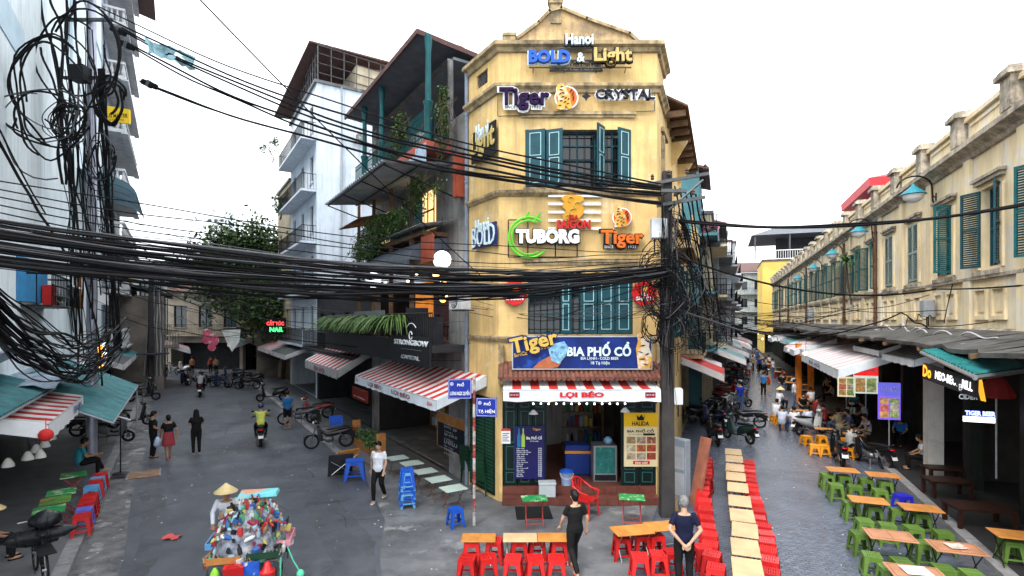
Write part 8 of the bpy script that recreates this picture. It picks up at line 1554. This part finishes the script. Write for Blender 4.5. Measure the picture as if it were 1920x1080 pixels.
J = lambda s_: V((rc.uniform(-s_, s_), rc.uniform(-s_, s_), rc.uniform(-s_, s_)))
ptop = PR + V((-.1, -.2, 8.1))
up = []
for (a, c, yr, sag, r) in ((190, 28, 350, .75, .03), (228, 52, 352, .85, .032), (232, 58, 356, .9, .03), (236, 78, 362, .95, .034), (240, 84, 366, 1.0, .03), (262, 152, 380, .55, .034), (266, 156, 384, .5, .02), (150, -5, 345, .7, .022)):
    up.append((W(a, c, 18.3), W(1240, yr, 12.75), sag, r, .04, cable_m))
bundle('overhead_cables', 'upper run of black cables from the left mast to the corner pole', up)
# splice sleeves and torn plastic bag caught on the upper cables
for px, py, Y, lab_ in ((222, 58, 18.1, 'topmost black splice sleeve beside the mast'), (238, 85, 18.0, 'second black splice sleeve beside the mast'), (280, 158, 17.9, 'lowest black splice sleeve left of the sky')):
    t = thing('splice_sleeve', lab_, 'splice', W(px, py, Y), 0, 'cable splices'); b = MB(); b.cbox((0, 0, 0), (.55, .16, .18), (0, .38, 0)); b.build('sleeve', cable_m, t, bevel=.03); b = MB(); b.cbox((0, 0, .0), (.1, .2, .22), (0, .38, 0)); b.build('clamp', iron, t)
b = MB(); g = [[V((i * .16 - .8 + rc.uniform(-.05, .05), rc.uniform(-.12, .12), -i * .06 + .32 + (j - 2) * .11 + rc.uniform(-.06, .06))) for j in range(5)] for i in range(11)]
b.add([p for r_ in g for p in r_], [(i * 5 + j, i * 5 + j + 1, i * 5 + j + 6, i * 5 + j + 5) for i in range(10) for j in range(4) if rc.random() > .12]); tag(b.build('torn_bag', mat('torn_plastic', (.4, .62, .68), .3, .4, 5, patch=((.05, .2, .5), 4, .62)), None, W(320, 103, 17.6), smooth=70), 'torn turquoise plastic bag caught on the upper cables', 'bag')
# thick bundle across the picture
tk = []
for k in range(52):
    f = (k + .5) / 52; yl = 400 + 92 * f + rc.uniform(-6, 6); yr = 500 + 16 * f + rc.uniform(-5, 5); r = rc.choice((.006, .008, .01, .014, .018, .024))
    tk.append((W(-60, yl, 6.0 + rc.uniform(-.25, .25)), PR + V((rc.uniform(-.2, .05), -.25 + rc.uniform(-.1, .1), W(0, yr, 13.4).z)), .36 + .12 * f + rc.uniform(-.05, .07), r, rc.uniform(.01, .05), cable_g if rc.random() < .16 else cable_m))
bundle('cable_bundle', 'thick sagging bundle of black cables crossing the whole street', tk)
bundle('overhead_cables', 'loose cables running above the thick bundle at the left', [(W(-60, 330 + k * 14, 6.4), W(1236, 470 + k * 6, 13.4), .3 + .06 * k, .009, .04, cable_m) for k in range(5)])
bundle('guy_wire', 'thin dark wire slanting from the top edge down to the bar', [(W(368, -8, 9), W(905, 520, 15.2), .12, .014, .0, cable_m)]); bundle('guy_wire', 'steep cable at the far left in front of the pale wall', [(W(-10, 250, 7), W(120, 470, 9), .05, .02, .01, cable_m), (W(-10, 225, 7), W(85, 400, 9), .05, .012, .01, cable_m)])
# low drooping mess at the left
dr = []
for k in range(44):
    f = k / 44; dr.append((W(-40, 500 + 110 * f + rc.uniform(-8, 8), 8.2 + rc.uniform(-.5, .5)), W(225 + rc.uniform(-22, 18), 590 + 70 * f, 19.2), 1.0 + rc.uniform(-.25, .35), rc.choice((.008, .011, .015, .02, .028)), rc.uniform(.02, .14), cable_g if rc.random() < .15 else cable_m))
bundle('cable_bundle', 'heavy drooping tangle of cables at the lower left in front of the pale building', dr)
# vertical cables and coils on the mast
vc = []
for k in range(26):
    x0, x1 = rc.uniform(-.9, .9), rc.uniform(-.4, 1.1); z0, z1 = rc.uniform(11, 16.5), rc.uniform(2.6, 8.0); vc.append((ml + V((x0, -.3, z0)), ml + V((x1, -.3 + rc.uniform(-.2, .1), z1)), 0, rc.choice((.01, .014, .02, .03)), rc.uniform(.05, .3), cable_m))
vc += [(ml + V((.5 + k * .05, -.35, 13.5)), ml + V((1.05 + k * .06, -.35, 4.0)), 0, .03, .08, cable_m) for k in range(5)] + [(ml + V((-1.2 + k * .3, -.6, 17.4)), ml + V((-.6 + k * .12, -.5, 9.5)), 0, .04, .35, cable_m) for k in range(4)]
bundle('cable_bundle', 'dense black cables hanging down the left steel mast', vc)
def coil(label, px, py, Y, r, n, th, sq=.85):
    c = W(px, py, Y); t = thing('cable_coil', label, 'cables', c)
    for k in range(n):
        b = MB(); rr = r * rc.uniform(.75, 1.12); ox, oz = rc.uniform(-.14, .14) * r, rc.uniform(-.14, .14) * r; a0 = rc.uniform(0, 6.28); sp = rc.uniform(2.6, 6.2); h1, h2, g1, g2 = rc.uniform(0, 6), rc.uniform(0, 6), rc.uniform(.08, .25), rc.uniform(.05, .15); b.tube([(ox + rr * (1 + g1 * math.sin(2 * a + h1) + g2 * math.sin(3.4 * a + h2)) * math.cos(a), .12 * r * math.sin(a * 1.5 + h1) + k * .01, oz + rr * sq * (1 + g1 * math.sin(1.6 * a + h2) + .12 * (a - a0)) * math.sin(a)) for a in [a0 + sp * i / 26 for i in range(27)]], th * rc.uniform(.7, 1.3), 5); b.build('loop', cable_g if rc.random() < .2 else cable_m, t)
coil('large loose cable loops at the top left before the pale wall', 95, 165, 14, 1.0, 7, .022, 1.15); coil('tight coil of thin cables left of the mast', 125, 225, 15, .5, 14, .014); coil('wide cable loop beside the mast top', 150, 110, 17, 1.1, 5, .028, 1.1); coil('thick cable loops in front of the yellow sign', 205, 185, 18, .45, 4, .035, 1.2); coil('long drooping loops left of the mast', 85, 225, 14, 1.15, 5, .022, .6); coil('coil at the foot of the mast cables', 190, 300, 18, .5, 8, .02, 1.4)
# right pole tangle
bundle('cable_bundle', 'mass of vertical wires strapped to the corner pole', [(PR + V((rc.uniform(-.24, .26), -.2 + rc.uniform(-.08, .03), rc.uniform(5.2, 8.2))), PR + V((rc.uniform(-.26, .3), -.21 + rc.uniform(-.08, .02), rc.uniform(2.7, 5.5))), 0, rc.choice((.006, .009, .014, .02)), rc.uniform(.03, .09), cable_g if k % 4 == 0 else cable_m) for k in range(34)])
for k, (px, py, r, n, lab_) in enumerate(((1235, 500, .35, 16, 'grey-black wire tangle around the corner pole at bundle height'), (1275, 530, .5, 18, 'wide nest of wires right of the corner pole'), (1250, 565, .4, 14, 'lower wire tangle on the corner pole'), (1300, 570, .55, 14, 'loose loops of wire over the narrow street'), (1325, 610, .6, 12, 'wire nest hanging above the left awnings of the narrow street'), (1225, 610, .25, 8, 'small loose loops left of the corner pole'), (1265, 440, .35, 10, 'loops of wire beside the white junction box'), (1245, 535, .5, 16, 'broad nest of wires where the thick bundle meets the pole'), (1290, 480, .5, 12, 'slack loops hanging off the crossarm'), (1260, 625, .35, 10, 'low wire loops on the pole above the shop awning'))):
    coil(lab_, px, py, (13.0, 13.4, 13.0, 15.5, 18, 12.9, 13.3, 12.95, 13.4, 12.95)[k], r, n, .009, 1.05)
dn = []
for k in range(6): dn.append((PR + V((.15 + k * .13, -.15, 8.2 - .05 * k)), W(1305 + k * 9, 590 + rc.uniform(-40, 60), 15 + k * .4), -.12, .02, .05, cable_m))
for k in range(18): dn.append((PR + V((rc.uniform(-.2, .4), -.15, rc.uniform(5.5, 7.8))), RP(rc.uniform(22, 60), rc.uniform(-1.4, .6), rc.uniform(3.6, 5.6)), rc.uniform(.1, .9), rc.choice((.008, .012, .018)), .06, cable_g if k % 4 == 0 else cable_m))
bundle('cable_bundle', 'black cables dropping from the corner pole into the narrow street', dn)
bundle('overhead_cables', 'thick twisted cable from the corner pole to the right edge', [(PR + V((.2, -.1, 7.35)), W(1990, 372, 9.6), .32, .03, .0, cable_m), (PR + V((.2, -.1, 7.39)), W(1990, 370, 9.6), .32, .022, .015, cable_m)])
bundle('overhead_cables', 'sagging cable from the corner pole to the right building', [(PR + V((.3, -.1, 6.45)), W(1755, 542, 16.6), .5, .028, .0, cable_m), (W(1755, 542, 16.6), W(1990, 528, 11), .05, .022, 0, cable_m)]); bundle('overhead_cables', 'lower cable looping onto the lean-to roof', [(PR + V((.2, 0, 5.35)), W(1690, 586, 16), .75, .022, .02, cable_m), (W(1690, 586, 16), W(1742, 616, 15), .03, .022, .03, cable_m), (PR + V((.2, 0, 5.2)), W(1560, 612, 22), .5, .03, .02, cable_g)])
st_w = []
for k in range(34):
    s_ = rc.uniform(20, 70); st_w.append((RP(s_, -1.5, rc.uniform(4, 6.5)), RP(s_ + rc.uniform(-6, 10), 6.3, rc.uniform(4.0, 6.0)), rc.uniform(.2, .9), .012, .05, cable_m))
for k in range(22): st_w.append((RP(rc.uniform(16, 25), -1.2, rc.uniform(3.8, 6)), RP(rc.uniform(50, 90), rc.uniform(-1.4, .4), rc.uniform(3.6, 5.5)), rc.uniform(.3, 1.0), .016, .12, cable_g if k % 3 == 0 else cable_m))
bundle('overhead_cables', 'many thin wires strung over the narrow right street', st_w)
fw_ = []
for k in range(14): fw_.append((W(rc.uniform(560, 880), rc.uniform(540, 690), 16 + rc.uniform(0, 3)) if k > 4 else W(880, 530 + k * 14, 14.9), PR + V((-.1, -.2, rc.uniform(4.8, 6.2))), rc.uniform(.05, .5), rc.choice((.006, .008)), .03, cable_g if k % 3 == 0 else cable_m))
bundle('overhead_cables', 'thin loose wires drooping across the yellow facade', fw_)
lw = []
for k in range(26): lw.append((ml + V((rc.uniform(0, .6), -.2, rc.uniform(5, 9))) if k % 2 else W(283, 500 + k * 3, 36), FB.w(rc.uniform(-30, -4), -.5, rc.uniform(3.4, 8)), rc.uniform(.2, 1.1), rc.choice((.008, .012, .016)), .05, cable_g if k % 4 == 0 else cable_m))
for k in range(10): lw.append((W(283 + k * 2, 520 + rc.uniform(-8, 8), 36), W(270 + k * 4, 705, 36.2), 0, .03, .1, cable_g if k % 2 else mat('pale_cable', (.45, .44, .47), .5, .1, 5)))
bundle('overhead_cables', 'thin wires strung across the far end of the left street', lw)
rw_ = [(FQ.w(FQ.hx(1750, -.3), -.3, 4.95), FQ.w(FQ.hx(1700, -.6), -.8, 4.6), -.2, .012, .1, cable_m), (FQ.w(FQ.hx(1700, -.9), -.9, 4.55), FQ.w(FQ.hx(1870, -1.0), -1.0, 4.52), .0, .02, .08, mat('pale_cable', (.45, .44, .47))), (FQ.w(FQ.hx(1640, -.9), -.9, 4.52), FQ.w(FQ.hx(1720, -.6), -.5, 4.6), -.1, .02, .12, mat('pale_cable', (.45, .44, .47))), (FQ.w(FQ.hx(1770, -.2), -.2, 4.8), W(1800, 470, 15.9), -.05, .014, .02, cable_m)]
bundle('loose_cables', 'pale and black cables lying on the lean-to roof by the meter box', rw_)
